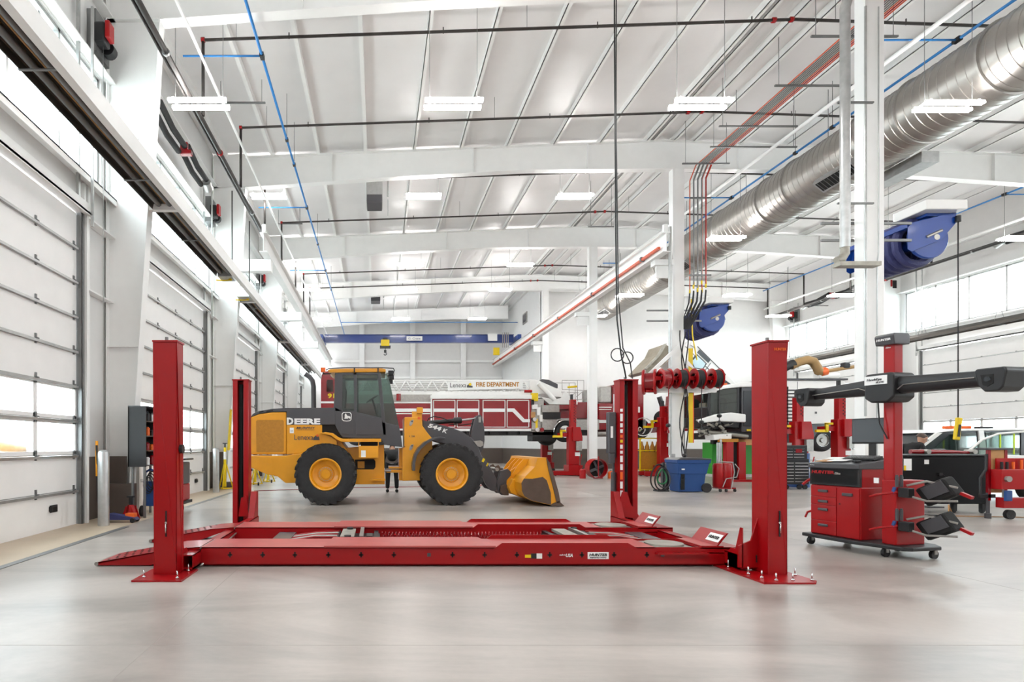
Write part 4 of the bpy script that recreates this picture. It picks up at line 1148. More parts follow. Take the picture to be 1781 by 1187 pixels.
# hanging power cable over the rear right lift post
t = thing('hanging_cable', 'black power cable hanging from the roof and looping above the rear right lift post', 'cable', (4.12, 9.9, 2.6))
MB().tube([(4.1, 9.8, 11.5), (4.11, 9.8, 8), (4.13, 9.8, 5), (4.15, 9.8, 3.6), (4.22, 9.8, 3.0), (4.30, 9.83, 2.7), (4.33, 9.85, 2.58)], .013, 6).build('cable', 'black', t)
MB().tube([(4.13, 9.77, 11.5), (4.12, 9.77, 7), (4.16, 9.77, 4), (4.24, 9.77, 3.1), (4.38, 9.8, 2.85), (4.44, 9.85, 2.58)], .010, 6).build('cable', 'black', t)
MB().tube(arcpts((4.14, 9.76, 2.98), .11, 0, 2 * PI, 20)[:-1], .010, 6, closed=True).tube([(4.31 + .10 * math.cos(a), 9.76, 2.93 + .10 * math.sin(a)) for a in [2 * PI * k / 20 for k in range(20)]], .010, 6, closed=True).build('cable_loop', 'black', t)

# door operators
def opener(x, y, z, s, lb):
    t = thing('door_operator', lb, 'door operator', (x, y, z), 0)
    x -= s * .12
    MB().cbox((x, y, z), (.20, .26, .38)).build('gearbox', 'black', t, bevel=.03)
    MB().cbox((x + s * .15, y - .02, z + .05), (.09, .22, .32)).build('control_cover', 'red', t, bevel=.02)
    MB().cyl((x, y + .2, z - .1), (x, y + .36, z - .1), .13).build('motor', 'black', t)
    MB().box((x - s * .3, y - .03, z - .3), (x - s * .1, y + .5, z + .5)).build('mount', 'dgalv', t)
    MB().tube([(x + s * .02, y, z - .2), (x + s * .02, y + .02, 1.3)], .006, 5).build('pull_chain', 'galv', t)
for i, y in enumerate((10.75, 18.15, 25.55, 32.95)):
    opener(-5.1, y, 9.2 if i == 0 else 8.9, 1, 'red and black door operator above the %s overhead door on the left wall' % ('nearest', 'second', 'third', 'fourth')[i])
for i, y in enumerate((18.15, 26.4, 32.6)):
    opener(23.9, y, 8.9, -1, 'red and black door operator above the %s overhead door on the right wall' % ('nearest', 'second', 'third')[i])

# dark hose pairs with red valves
def hosepair(x, y, lb, s):
    t = thing('insulated_pipe_pair', lb, 'pipe', (x, y, 9.0))
    for k in (0, 1):
        for a, c in ((0, 1.65), (1.9, 3.5)):
            MB().tube([(x + s * .15 * k, y + a, 9.25 - k * .14), (x + s * .15 * k, y + (a + c) / 2, 9.10 - k * .14), (x + s * .15 * k, y + c, 9.12 - k * .14)], .075, 10).build('pipe', 'rubber', t)
    MB().cbox((x, y + 1.78, 9.0), (.30, .16, .12)).cbox((x + s * .05, y + 1.78, 9.12), (.2, .1, .3)).build('red_valve', 'truckred', t, bevel=.02)
    if s > 0:
        for a in (.08, 3.2): MB().box((x - .1, y + a, 8.93), (XR - .003, y + a + .05, 8.97)).build('wall_bracket', 'dgalv', t)
    MB().cyl((x, y + 3.5, 9.05), (x, y + 3.75, 8.95), .13).build('end_fitting', 'galv', t)
hosepair(-4.95, 12.9, 'pair of fat black pipes with red valve near the left wall behind the first column', -1)
hosepair(23.3, 17.6, 'pair of fat black pipes with red valve high on the right wall, nearer pair', 1)
hosepair(23.3, 27.3, 'pair of fat black pipes with red valve high on the right wall, farther pair', 1)

# unit heaters and louvre
for y, lb in ((20.9, 'grey box heater hung under the roof between first and second rows of lights'), (35.2, 'grey box heater hung under the roof in the far bay')):
    t = thing('unit_heater', lb, 'unit heater', (-.1, y, 10.3))
    MB().box((-.4, y, 10.45), (.2, y + .8, 11.2)).build('housing', 'galv', t)
    MB().box((-.38, y - .01, 10.40), (.18, y + .8, 10.68)).build('louvre', 'dgrey', t)
    MB().cyl((.4, y, 10.6), (.4, y, 11.3), .03).cyl((.4, y, 9.9), (.4, y, 10.5), .012).build('vent_pipe', 'galv', t)
t = thing('wall_louvre', 'grey louvred grille high on the partition wall near the blue crane', 'air grille', (9.93, 38, 9.8))
MB().box((9.88, 37.5, 9.6), (9.95, 38.5, 10.3)).build('frame', 'steel', t)
MB().box((9.87, 37.6, 9.7), (9.89, 38.4, 10.2)).build('louvre', 'dgrey', t)
# ================================================================ vehicles and lifts behind
def QQ(Y, pts): return [(PX(x, Y), PZ(y, Y)) for x, y in pts]
def rect(Y, x0, y0, x1, y1): return (PX(x0, Y), PZ(y1, Y), PX(x1, Y), PZ(y0, Y))
def pbox(b, Y0, Y1, x0, y0, x1, y1):
    a = rect(Y0, x0, y0, x1, y1)
    return b.box((a[0], Y0, a[1]), (a[2], Y1, a[3]))

def fire_truck():
    Y = 27.5; Z1 = 30.0
    t = thing('ladder_truck', 'long red and white fire ladder truck raised on column lifts behind the loader', 'fire truck', (5, 28.7, 2.1))
    # tiller cab at the left end
    c = MB().prism(QQ(Y, [(558, 712), (558, 662), (561, 646), (583, 646), (600, 650), (600, 712)]), Y, Z1).build('tiller_cab', 'truckred', t, bevel=.03)
    MB().prism(QQ(Y, [(568, 682), (568, 664), (570, 661), (579, 661), (580, 682)]), Y - .02, Y).build('window', 'tglass', c)
    pbox(MB(), Y - .015, Y, 558, 698.5, 600, 702).build('stripe', 'label', c)
    text("91", (PX(576, Y), Y - .01, PZ(689, Y)), .34, .24, 'syellow', c, bold=.04)
    # low body behind the loader cab
    pbox(MB(), Y, Z1, 583, 701, 752, 750).build('trailer_body', 'truckred', t, bevel=.02)
    MB().box((PX(600, Y), Y + .2, PZ(701, Y)), (PX(752, Y), Z1 - .2, PZ(686, Y))).build('hose_bed_cover', 'steel', t)
    st = MB(); pbox(st, Y - .012, Y, 685, 711, 750, 717); pbox(st, Y - .012, Y, 685, 719.3, 748, 720.6); pbox(st, Y - .012, Y, 600, 699.5, 752, 702); pbox(st, Y - .012, Y, 583, 746, 752, 749); st.build('stripe', 'label', t)
    MB().cyl((PX(693, Y), Y - .15, PZ(686, Y)), (PX(693, Y), Y - .15, PZ(698, Y)), .11).build('signal_lamp', 'truckred', t)
    # compartments
    MB().box((PX(750, Y), Y - .02, PZ(749, Y)), (PX(924, Y), Z1, PZ(692, Y))).build('compartment_body', 'truckred', t, bevel=.02)
    b = MB(); pbox(b, Y - .08, Z1 + .05, 749, 687.5, 925, 694); pbox(b, Y - .06, Y, 750, 746, 924, 750.5); pbox(b, Y - .05, Y, 749, 694, 752, 747)
    b.build('white_trim', 'wpaint', t, bevel=.01)
    for (x0, x1) in ((753.5, 792), (794.5, 833.5), (839.5, 879), (881.5, 920.5)):
        d = MB()
        pbox(d, Y - .04, Y - .02, x0, 696, x1, 744)
        dd = d.build('compartment_door', 'truckred', t)
        f = MB()
        pbox(f, Y - .055, Y - .04, x0, 696, x1, 697.3); pbox(f, Y - .055, Y - .04, x0, 742.7, x1, 744)
        pbox(f, Y - .055, Y - .04, x0, 696, x0 + 1.3, 744); pbox(f, Y - .055, Y - .04, x1 - 1.3, 696, x1, 744)
        f.build('door_trim', 'wpaint', dd)
        if x0 < 870:
            s = MB(); pbox(s, Y - .06, Y - .045, x0, 711, x1, 716.8); s.build('stripe', 'label', dd)
        else:
            MB().prism(QQ(Y, [(881.5, 711), (894, 711), (912, 729.6), (921, 729.6), (921, 735), (909, 735), (891, 716.8), (881.5, 716.8)]), Y - .06, Y - .045).build('stripe', 'label', dd)
    # under-frame
    b = MB().box((PX(583, Y), Y + .3, PZ(757, Y)), (PX(1120, Y), Z1 - .4, PZ(748, Y)))
    for x in (812, 853, 885, 905): b.box((PX(x, Y), Y + .1, PZ(756, Y)), (PX(x + 15, Y), Y + .6, PZ(748, Y)))
    b.build('chassis', 'black', t)
    # pump panel
    p = MB(); pbox(p, Y + .1, Z1, 924, 694, 946, 752); pp = p.build('pump_panel', 'steel', t, bevel=.02)
    for (x, y_, w_, h_, m_) in ((930, 691, 12, 14, 'syellow'), (930, 708, 10, 8, 'wpaint'), (927, 722, 8, 10, 'wood'), (937, 716, 6, 14, 'wpaint'), (933, 738, 4.5, 18, 'syellow'), (941, 728, 5, 12, 'wpaint'), (928, 742, 7, 12, 'steel'), (926, 700, 6, 10, 'black')):
        a = rect(Y, x - w_ / 2, y_ - h_ / 2, x + w_ / 2, y_ + h_ / 2)
        MB().box((a[0], Y - .02, a[1]), (a[2], Y + .1, a[3])).build('panel_fitting', m_, pp, bevel=.01)
    for x, y_ in ((929, 730), (934, 748), (942, 748)):
        MB().cyl((PX(x, Y), Y - .1, PZ(y_, Y)), (PX(x, Y), Y + .1, PZ(y_, Y)), .10).build('pump_inlet', 'chrome' if x < 940 else 'truckred', pp)
    b = MB(); pbox(b, Y, Y + .8, 943, 705, 973, 717.5); b.build('steel_locker', 'steel', t, bevel=.01)
    b = MB(); pbox(b, Y + .8, Z1, 943, 700, 1040, 728); b.build('tractor_frame', 'truckred', t)
    b = MB(); pbox(b, Y + .05, Y + .9, 944, 717.5, 975, 729); b.build('battery_tray', 'black', t)
    b = MB()
    ar = [(962 + 22, 0)]
    pts = [(943, 730), (969, 730)] + [(984 + 21.5 * math.cos(math.radians(a)), 752 - 23 * math.sin(math.radians(a))) for a in range(135, 44, -15)] + [(1000, 730), (1042, 730), (1042, 748), (1006, 748)] + [(984 + 20 * math.cos(math.radians(a)), 752 - 20 * math.sin(math.radians(a))) for a in range(10, 171, 20)] + [(962, 748), (943, 748)]
    b.prism(QQ(Y, pts), Y, Y + .5).build('rear_fender', 'steel', t)
    MB().lathe([(.58, 0), (.60, .02), (.60, .6), (.57, .6)], (PX(984, Y), Y - .03, PZ(752, Y)), (0, 1, 0), 24, arc=PI, start=-PI / 2).build('fender_lip', 'chrome', t)
    def twheel(x, y_, yy=Y + .02):
        r = .52
        c = (PX(x, Y), yy, PZ(y_, Y))
        w = MB().lathe([(.30, .02), (.34, -.01), (.48, 0), (r, .05), (r, .28), (.46, .32)], c, (0, 1, 0), 32).build('tire', 'rubber', t)
        MB().lathe([(.30, .02), (.29, .10), (.16, .10), (.12, .0), (.06, -.03), (0, -.03)], c, (0, 1, 0), 24).build('rim', 'chrome', w)
    twheel(984, 751); twheel(973, 757, Y + 1.9); twheel(1113, 746)
    twheel(620, 757); twheel(660, 757)
    MB().box((PX(928, Y), Y + .3, PZ(768, Y)), (PX(968, Y), Y + 1.2, PZ(750, Y))).build('fuel_tank', 'black', t, bevel=.04)
    # tractor body right of the column
    b = MB(); pbox(b, Y, Z1, 1042, 702, 1067, 748); pbox(b, Y + .3, Z1, 1030, 715, 1045, 745); b.build('tractor_body', 'truckred', t, bevel=.02)
    b = MB(); pbox(b, Y + .1, Z1, 1042, 672, 1065, 702); b.build('intake_stack', 'steel', t, bevel=.08)
    b = MB(); pbox(b, Y, Z1, 1066, 669, 1120, 747); b.build('crew_cab', 'truckred', t, bevel=.05)
    b = MB(); pbox(b, Y - .015, Y, 1042, 731, 1078, 736); pbox(b, Y - .015, Y, 1067, 686, 1068.5, 745); pbox(b, Y - .015, Y, 1042, 708, 1064, 709.5); pbox(b, Y - .015, Y, 1042, 712, 1063, 713); b.build('stripe', 'label', t)
    b = MB(); pbox(b, Y - .012, Y, 1110, 708, 1113, 718); b.build('sticker', 'label', t)
    MB().cyl((PX(1042, Y), Y + .3, PZ(754, Y)), (PX(1067, Y), Y + .3, PZ(754, Y)), .17).build('air_tank', 'steel', t)
    MB().cbox((PX(1108, Y), Y + .4, PZ(738, Y)), (.9, .8, .5)).build('front_axle_box', 'steel', t, bevel=.05)
    MB().lathe([(.42, 0), (.45, -.03), (.45, .03), (.42, .02)], (PX(1117, Y), Y - .1, PZ(743, Y)), (0, 1, 0), 24).build('wheel_ring', 'label', t)
    # ladder: rails and lattice
    La, Lb = 27.8, 29.2
    for yy in (La, Lb):
        l = MB()
        l.box((PX(575, Y), yy - .04, PZ(687, Y)), (PX(925, Y), yy + .04, PZ(680.5, Y)))
        l.box((PX(575, Y), yy - .03, PZ(662, Y)), (PX(925, Y), yy + .03, PZ(659.5, Y)))
        x = 580; up = True
        while x < 924:
            a, c = (680, 661) if up else (661, 680)
            l.cyl((PX(x, Y), yy, PZ(a, Y)), (PX(x + 11.5, Y), yy, PZ(c, Y)), .035, n=6)
            x += 11.5; up = not up
        l.build('ladder_side', 'wpaint', t)
    l = MB()
    for k in range(60): l.cyl((PX(580 + k * 5.7, Y), La, PZ(681, Y)), (PX(580 + k * 5.7, Y), Lb, PZ(681, Y)), .02, n=6)
    l.build('ladder_rung', 'steel', t)
    l = MB()
    for zz in (665, 668.5, 672, 676): l.box((PX(585, Y), La + .3, PZ(zz + 1.4, Y)), (PX(920, Y), La + .36, PZ(zz, Y)))
    l.build('inner_ladder_section', 'steel', t)
    # sign
    s = MB().prism(QQ(27.7, [(779, 664.5), (909, 660.5), (909, 676), (779, 679.5)]), 27.66, 27.72).build('sign_board', 'label', t)
    text('Lenexa', (PX(797, 27.65), 27.655, PZ(670.3, 27.65)), 28 / 35.6, 8 / 35.6, 'dgrey', s)
    MB().prism(QQ(27.65, [(812, 674.5), (812, 671), (815, 669), (818, 671), (822, 672), (822, 674.5)]), 27.64, 27.655).build('city_emblem', 'dgrey', s)
    MB().cyl((PX(817.5, 27.65), 27.63, PZ(669, 27.65)), (PX(817.5, 27.65), 27.65, PZ(669, 27.65)), .07, n=10).build('city_emblem', 'syellow', s)
    text('FIRE DEPARTMENT', (PX(865.5, 27.65), 27.655, PZ(669.0, 27.65)), 75 / 35.6, 7.8 / 35.6, 'gold', s, bold=.03)
    # turntable, lift cylinder, pedestal
    MB().prism(QQ(Y, [(924, 658), (940, 660), (980, 678), (983, 690), (968, 689), (948, 684), (927, 688)]), 27.9, 29.0).build('ladder_heel', 'wpaint', t, bevel=.02)
    MB().prism(QQ(Y, [(945, 690), (960, 703), (1010, 703), (1010, 696), (1000, 696), (990, 680), (984, 682), (980, 692), (962, 694)]), 27.9, 29.2).build('turntable', 'wpaint', t, bevel=.02)
    MB().cyl((PX(939, Y), 27.75, PZ(666, Y)), (PX(967, Y), 27.75, PZ(695, Y)), .11).build('lift_cylinder', 'wpaint', t)
    MB().prism(QQ(Y, [(948, 662), (978, 673), (978, 666), (962, 658), (950, 657)]), 28.2, 28.6).build('winch', 'dgrey', t)
    hr = [MB(), MB()]
    for a, c in (((980, 661), (1018, 661)), ((980, 661), (980, 677)), ((1007, 661), (1007, 697)), ((1018, 661), (1018, 700)), ((980, 677), (1024, 679)), ((1000, 695), (1024, 694)), ((1005, 690), (1018, 679))):
        for r, yy in zip(hr, (27.7, 28.9)): r.cyl((PX(a[0], Y), yy, PZ(a[1], Y)), (PX(c[0], Y), yy, PZ(c[1], Y)), .018, n=6)
    for r in hr: r.build('handrail', 'steel', t)
    MB().cyl((PX(991, Y), 27.8, PZ(673, Y)), (PX(1007, Y), 27.8, PZ(671.5, Y)), .05).build('yellow_grip', 'syellow', t)
    pbox(MB(), 28.0, 29.0, 955, 703, 1000, 712).build('pedestal', 'truckred', t)
    MB().cyl((PX(912, Y), Y - .0, PZ(681, Y)), (PX(925, Y), Y + .0, PZ(681, Y)), .07).build('maker_plate', 'red', t)
fire_truck()

def column_lift(x, y, ztop, zcar, face, lb, tall=True):
    """x, y: mast centre. face +1: forks point to +y; -1: to -y; +-2: along x"""
    t = thing('mobile_column_lift', lb, 'column lift', (x, y, 0), 0, 'red mobile column lifts')
    L = lambda *a: MB().box(*a)
    f = 1 if face > 0 else -1
    L((x - .13, y - .12, .5), (x + .13, y + .12, ztop)).build('mast', 'red', t, bevel=.01)
    h = MB()
    z = ztop - .12
    while z > max(zcar + .3, ztop - 1.6):
        h.box((x + .01, y - .128, z), (x + .05, y - .12, z + .05)).box((x + .08, y - .128, z - .06), (x + .11, y - .12, z - .01)); z -= .13
    h.build('lock_hole_pattern', 'matte', t)
    L((x - .26, y - .22, .50), (x + .24, y + .12, zcar + .15)).build('lower_housing', 'red', t, bevel=.02)
    MB().prism([(x - .10, zcar + .15), (x + .24, zcar + .15), (x + .34, zcar - .32), (x + .34, zcar - .5), (x - .10, zcar - .5)], y - .34, y - .16).build('hood', 'red', t, bevel=.01)
    L((x + .04, y - .38, zcar - .95), (x + .30, y - .26, zcar - .52)).build('control_box', 'steel', t, bevel=.01)
    L((x + .03, y - .23, zcar - 1.2), (x + .26, y - .225, zcar - 1.03)).build('data_plate', 'label', t)
    L((x - .62, y - .10, zcar - .30), (x - .2, y + .3, zcar - .12)).build('carriage', 'red', t)
    MB().box((x - .95, y - .10, zcar - .34), (x - .5, y + .0, zcar - .24)).box((x - .62, y - .14, zcar - .30), (x - .52, y - .05, zcar + .0)).box((x - .62, y - .14, zcar - .06), (x - .35, y - .05, zcar + .02)).build('wheel_fork', 'orange' if 0 else 'syellow', t, bevel=.01)
    b = MB().box((x - 1.0, y - .35, .03), (x + .35, y - .22, .22)).box((x - 1.0, y + .25, .03), (x + .35, y + .38, .22)).box((x - .30, y - .35, .03), (x + .35, y + .38, .5))
    b.build('base_frame', 'red', t, bevel=.01)
    for yy in (y - .28, y + .31):
        for xx in (x - .9, x + .2): MB().cyl((xx, yy - .04, .06), (xx, yy + .04, .06), .06).build('roller', 'dgrey', t)
    MB().tube([(x + .2, y - .42, .2), (x + .2, y - .44, .7), (x + .26, y - .45, 1.0)], .02).build('tow_handle', 'red', t)
    MB().cyl((x + .28, y - .46, .09), (x + .28, y - .38, .09), .09).build('castor', 'rubber', t)
    MB().cyl((x - .05, y, ztop), (x - .05, y, ztop + .25), .07).build('hydraulic_head', 'black', t)
    return t
column_lift(9.15, 26.5, 3.55, 2.12, 1, 'red mobile column lift with yellow fork under the ladder truck wheel, right of the bucket')
column_lift(9.2, 30.9, 2.9, 2.1, 1, 'red mobile column lift on the far side of the ladder truck, just above the bucket')
column_lift(13.1, 25.9, 3.2, 2.55, 1, 'red mobile column lift behind the red hose reels, beside the yellow cage')
column_lift(17.40, 21.3, 3.6, 2.25, 1, 'tall red mobile column lift at the wheel of the white sweeper truck')
column_lift(15.75, 21.2, 3.2, 2.15, 1, 'red mobile column lift mostly hidden behind the front right lift post')
def plain_post(x, y, z, lb):
    t = thing('lift_column', lb, 'lift column', (x, y, 0))
    for s in (-1, 1): MB().box((x + s * .24 - .14, y - .12, 0), (x + s * .24 + .14, y + .12, z)).build('side_rail', 'red', t, bevel=.01)
    MB().box((x - .14, y + .0, 0), (x + .14, y + .1, z)).build('inner_channel', 'matte', t)
    MB().box((x - .45, y - .3, 0), (x + 1.9, y + .3, .08)).build('foot', 'red', t)
    MB().box((x - .6, y - .1, z), (x + .1, y + .1, z + .12)).build('lift_pad', 'gold', t)
plain_post(14.0, 22.2, 1.55, 'red lift column with dark slot under the black sweeper cab, by the oil drainer')

# street sweeper with black glass cab
def sweeper():
    Y = 22.6; Z1 = 25.0
    t = thing('sweeper_truck', 'white street sweeper truck with black glass cab raised on lifts, right side of the hall', 'truck', (16, 23.8, 1.7))
    cab = MB().prism(QQ(Y, [(1236, 724), (1287, 722), (1287, 745), (1240, 742)]), Y + .05, Z1).box((PX(1283, Y), Y + .05, PZ(740, Y)), (PX(1288, Y), Z1, PZ(672, Y))).build('cab', 'black', t, bevel=.02)
    fr = MB()
    for yy in (Y + .05, Z1 - .08):
        fr.tube([(PX(1238, Y), yy + .04, PZ(726, Y)), (PX(1234.5, Y), yy + .04, PZ(700, Y)), (PX(1237, Y), yy + .04, PZ(681, Y)), (PX(1262, Y), yy + .04, PZ(675, Y)), (PX(1287, Y), yy + .04, PZ(673, Y))], .05, 8)
    fr.build('cab_frame', 'black', cab)
    MB().prism(QQ(Y, [(1236, 690), (1239, 682), (1262, 677), (1284, 676), (1284, 722), (1239, 724)]), Y + .06, Y + .075).build('side_window', 'tglass', cab)
    MB().prism(QQ(Y, [(1236, 690), (1239, 682), (1262, 677), (1284, 676), (1284, 722), (1239, 724)]), Z1 - .07, Z1 - .06).build('side_window', 'tglass', cab)
    MB().box((PX(1266, Y), Y + .4, PZ(722, Y)), (PX(1276, Y), Y + 1.0, PZ(692, Y))).box((PX(1258, Y), Y + .4, PZ(724, Y)), (PX(1274, Y), Y + 1.0, PZ(714, Y))).build('seat', 'cloth', cab, bevel=.05)
    MB().box((PX(1243, Y), Y + .5, PZ(724, Y)), (PX(1250, Y), Y + 1.8, PZ(706, Y))).build('dashboard', 'black', cab, bevel=.04)
    MB().box((PX(1262, Y), Y + 1.4, PZ(712, Y)), (PX(1270, Y), Y + 1.9, PZ(696, Y))).build('second_seat', 'taupe', cab, bevel=.04)
    MB().prism(QQ(Y, [(1234, 684), (1250, 674), (1285, 666), (1330, 664), (1330, 673), (1287, 674), (1258, 677)]), Y - .05, Z1 + .05).build('cab_roof', 'wpaint', cab, bevel=.03)
    MB().prism(QQ(Y, [(1290, 674), (1372, 672), (1372, 752), (1290, 752)]), Y, Z1).build('door', 'dgrey', cab, bevel=.02)
    MB().prism(QQ(Y, [(1293, 680), (1313, 680), (1313, 742), (1293, 742)]), Y - .02, Y).build('door_window', 'screen', cab)
    b = MB(); pbox(b, Y - .03, Y - .015, 1299, 747, 1306, 750); b.build('sticker', 'syellow', cab)
    MB().prism(QQ(Y, [(1206, 731), (1235, 722), (1260, 719), (1285, 722), (1285, 736), (1262, 735), (1240, 734), (1208, 737)]), Y - .45, Y - .25).build('arm_cover', 'wpaint', t, bevel=.04)
    MB().prism(QQ(Y, [(1230, 757), (1262, 755), (1262, 764), (1232, 766)]), Y - .4, Y + .2).build('hopper_cover', 'wpaint', t, bevel=.02)
    R2 = random.Random(3)
    m = MB(); m2 = MB()
    for k in range(40):
        x = R2.uniform(1216, 1262); y_ = R2.uniform(734, 762)
        a = Vector((PX(x, Y), Y + R2.uniform(-.4, .3), PZ(y_, Y)))
        d = Vector((R2.uniform(-.3, .3), R2.uniform(-.1, .1), R2.uniform(-.15, .15)))
        (m if k % 2 else m2).cyl(a, a + d, R2.uniform(.02, .06), n=8)
    m.cyl((PX(1215, Y), Y, PZ(750, Y)), (PX(1300, Y), Y, PZ(760, Y)), .08, n=8)
    m.build('machinery', 'fanwood', t); m2.build('hydraulic_fitting', 'black', t)
    b = MB(); pbox(b, Y + .1, Z1 - .1, 1255, 752, 1372, 764); b.build('chassis', 'black', t)
    MB().lathe([(.2, 0), (.28, .05), (.55, .28), (.5, .30), (.1, .1)], (PX(1304, Y), Y + .4, PZ(762, Y)), (0, 0, -1), 32).build('side_brush', 'wood', t)
    br = MB()
    for k in range(30): br.box((PX(1238, Y) + k * .028, Y - .1, PZ(773, Y)), (PX(1238, Y) + k * .028 + .012, Y + .1, PZ(764, Y)))
    br.build('front_brush', 'black', t)
    # rear body
    MB().prism(QQ(Y, [(1330, 662), (1467, 662), (1473, 668), (1473, 738), (1330, 738)]), Y, Z1).build('hopper_body', 'wpaint', t, bevel=.03)
    v = MB()
    for k in range(10): pbox(v, Y - .01, Y + .01, 1360, 678 + k * 6.05, 1384, 680.4 + k * 6.05)
    v.build('louvre_pattern', 'black', t)
    b = MB(); pbox(b, Y - .008, Y, 1387, 664, 1387.8, 738); pbox(b, Y - .008, Y, 1455, 735, 1457, 738); b.build('panel_seam', 'dgalv', t)
    for x, y_ in ((1387.5, 688), (1387.5, 724)): MB().cyl((PX(x, Y), Y - .03, PZ(y_, Y)), (PX(x, Y), Y, PZ(y_, Y)), .03).build('latch', 'black', t)
    b = MB(); pbox(b, Y - .01, Y, 1417.5, 716.5, 1421, 720); b.build('sticker', 'dgrey', t)
    b = MB(); pbox(b, Y - .05, Z1, 1340, 658.5, 1475, 661.5); b.build('roof_edge', 'dgrey', t)
    MB().prism(QQ(Y, [(1362, 738), (1475, 738), (1475, 750), (1462, 748), (1452, 744), (1436, 743), (1424, 748), (1416, 762), (1414, 776), (1362, 770)]), Y + .0, Z1).build('side_skirt', 'dgrey', t, bevel=.01)
    MB().prism(QQ(Y, [(1475, 662), (1540, 662), (1540, 745), (1475, 745)]), Y + 1.0, Z1).build('rear_module', 'wpaint', t, bevel=.03)
    for x in (1434,):
        cc = (PX(x, Y), Y + .06, PZ(766, Y))
        w = MB().lathe([(.26, .02), (.30, 0), (.40, .01), (.46, .06), (.46, .28)], cc, (0, 1, 0), 28).build('tire', 'rubber', t)
        MB().lathe([(.26, .02), (.24, .08), (.10, .08), (.08, .02), (0, .02)], cc, (0, 1, 0), 20).build('rim', 'steel', w)
    MB().tube([(PX(x, 23.5), 23.5, PZ(y_, 23.5)) for x, y_ in ((1340, 652), (1360, 643), (1372, 636), (1380, 633))], [.14, .16, .17, .19], 12).build('suction_pipe', 'black', t)
    MB().tube([(PX(x, 23.5), 23.5, PZ(y_, 23.5)) for x, y_ in ((1375, 637), (1390, 630), (1404, 626.5), (1414, 629), (1420, 638), (1424, 646), (1430, 649))], .17, 12).build('suction_hose', 'canvas', t)
    MB().cyl((PX(1426, 23.5), 23.5, PZ(648.5, 23.5)), (PX(1436, 23.5), 23.5, PZ(646, 23.5)), .18).build('hose_clamp', 'orange', t)
    MB().cyl((PX(1436, 23.5), 23.5, PZ(646, 23.5)), (PX(1495, 23.5), 23.5, PZ(637, 23.5)), .07).build('boom_pole', 'canvas', t)
    MB().cyl((PX(1420, 23.6), 23.6, PZ(655, 23.6)), (PX(1455, 23.6), 23.6, PZ(653, 23.6)), .18).build('blower', 'wpaint', t)
    MB().cbox((PX(1470, 23.5), 23.5, PZ(636, 23.5)), (.26, .26, .24)).build('camera_head', 'black', t, bevel=.05)
sweeper()

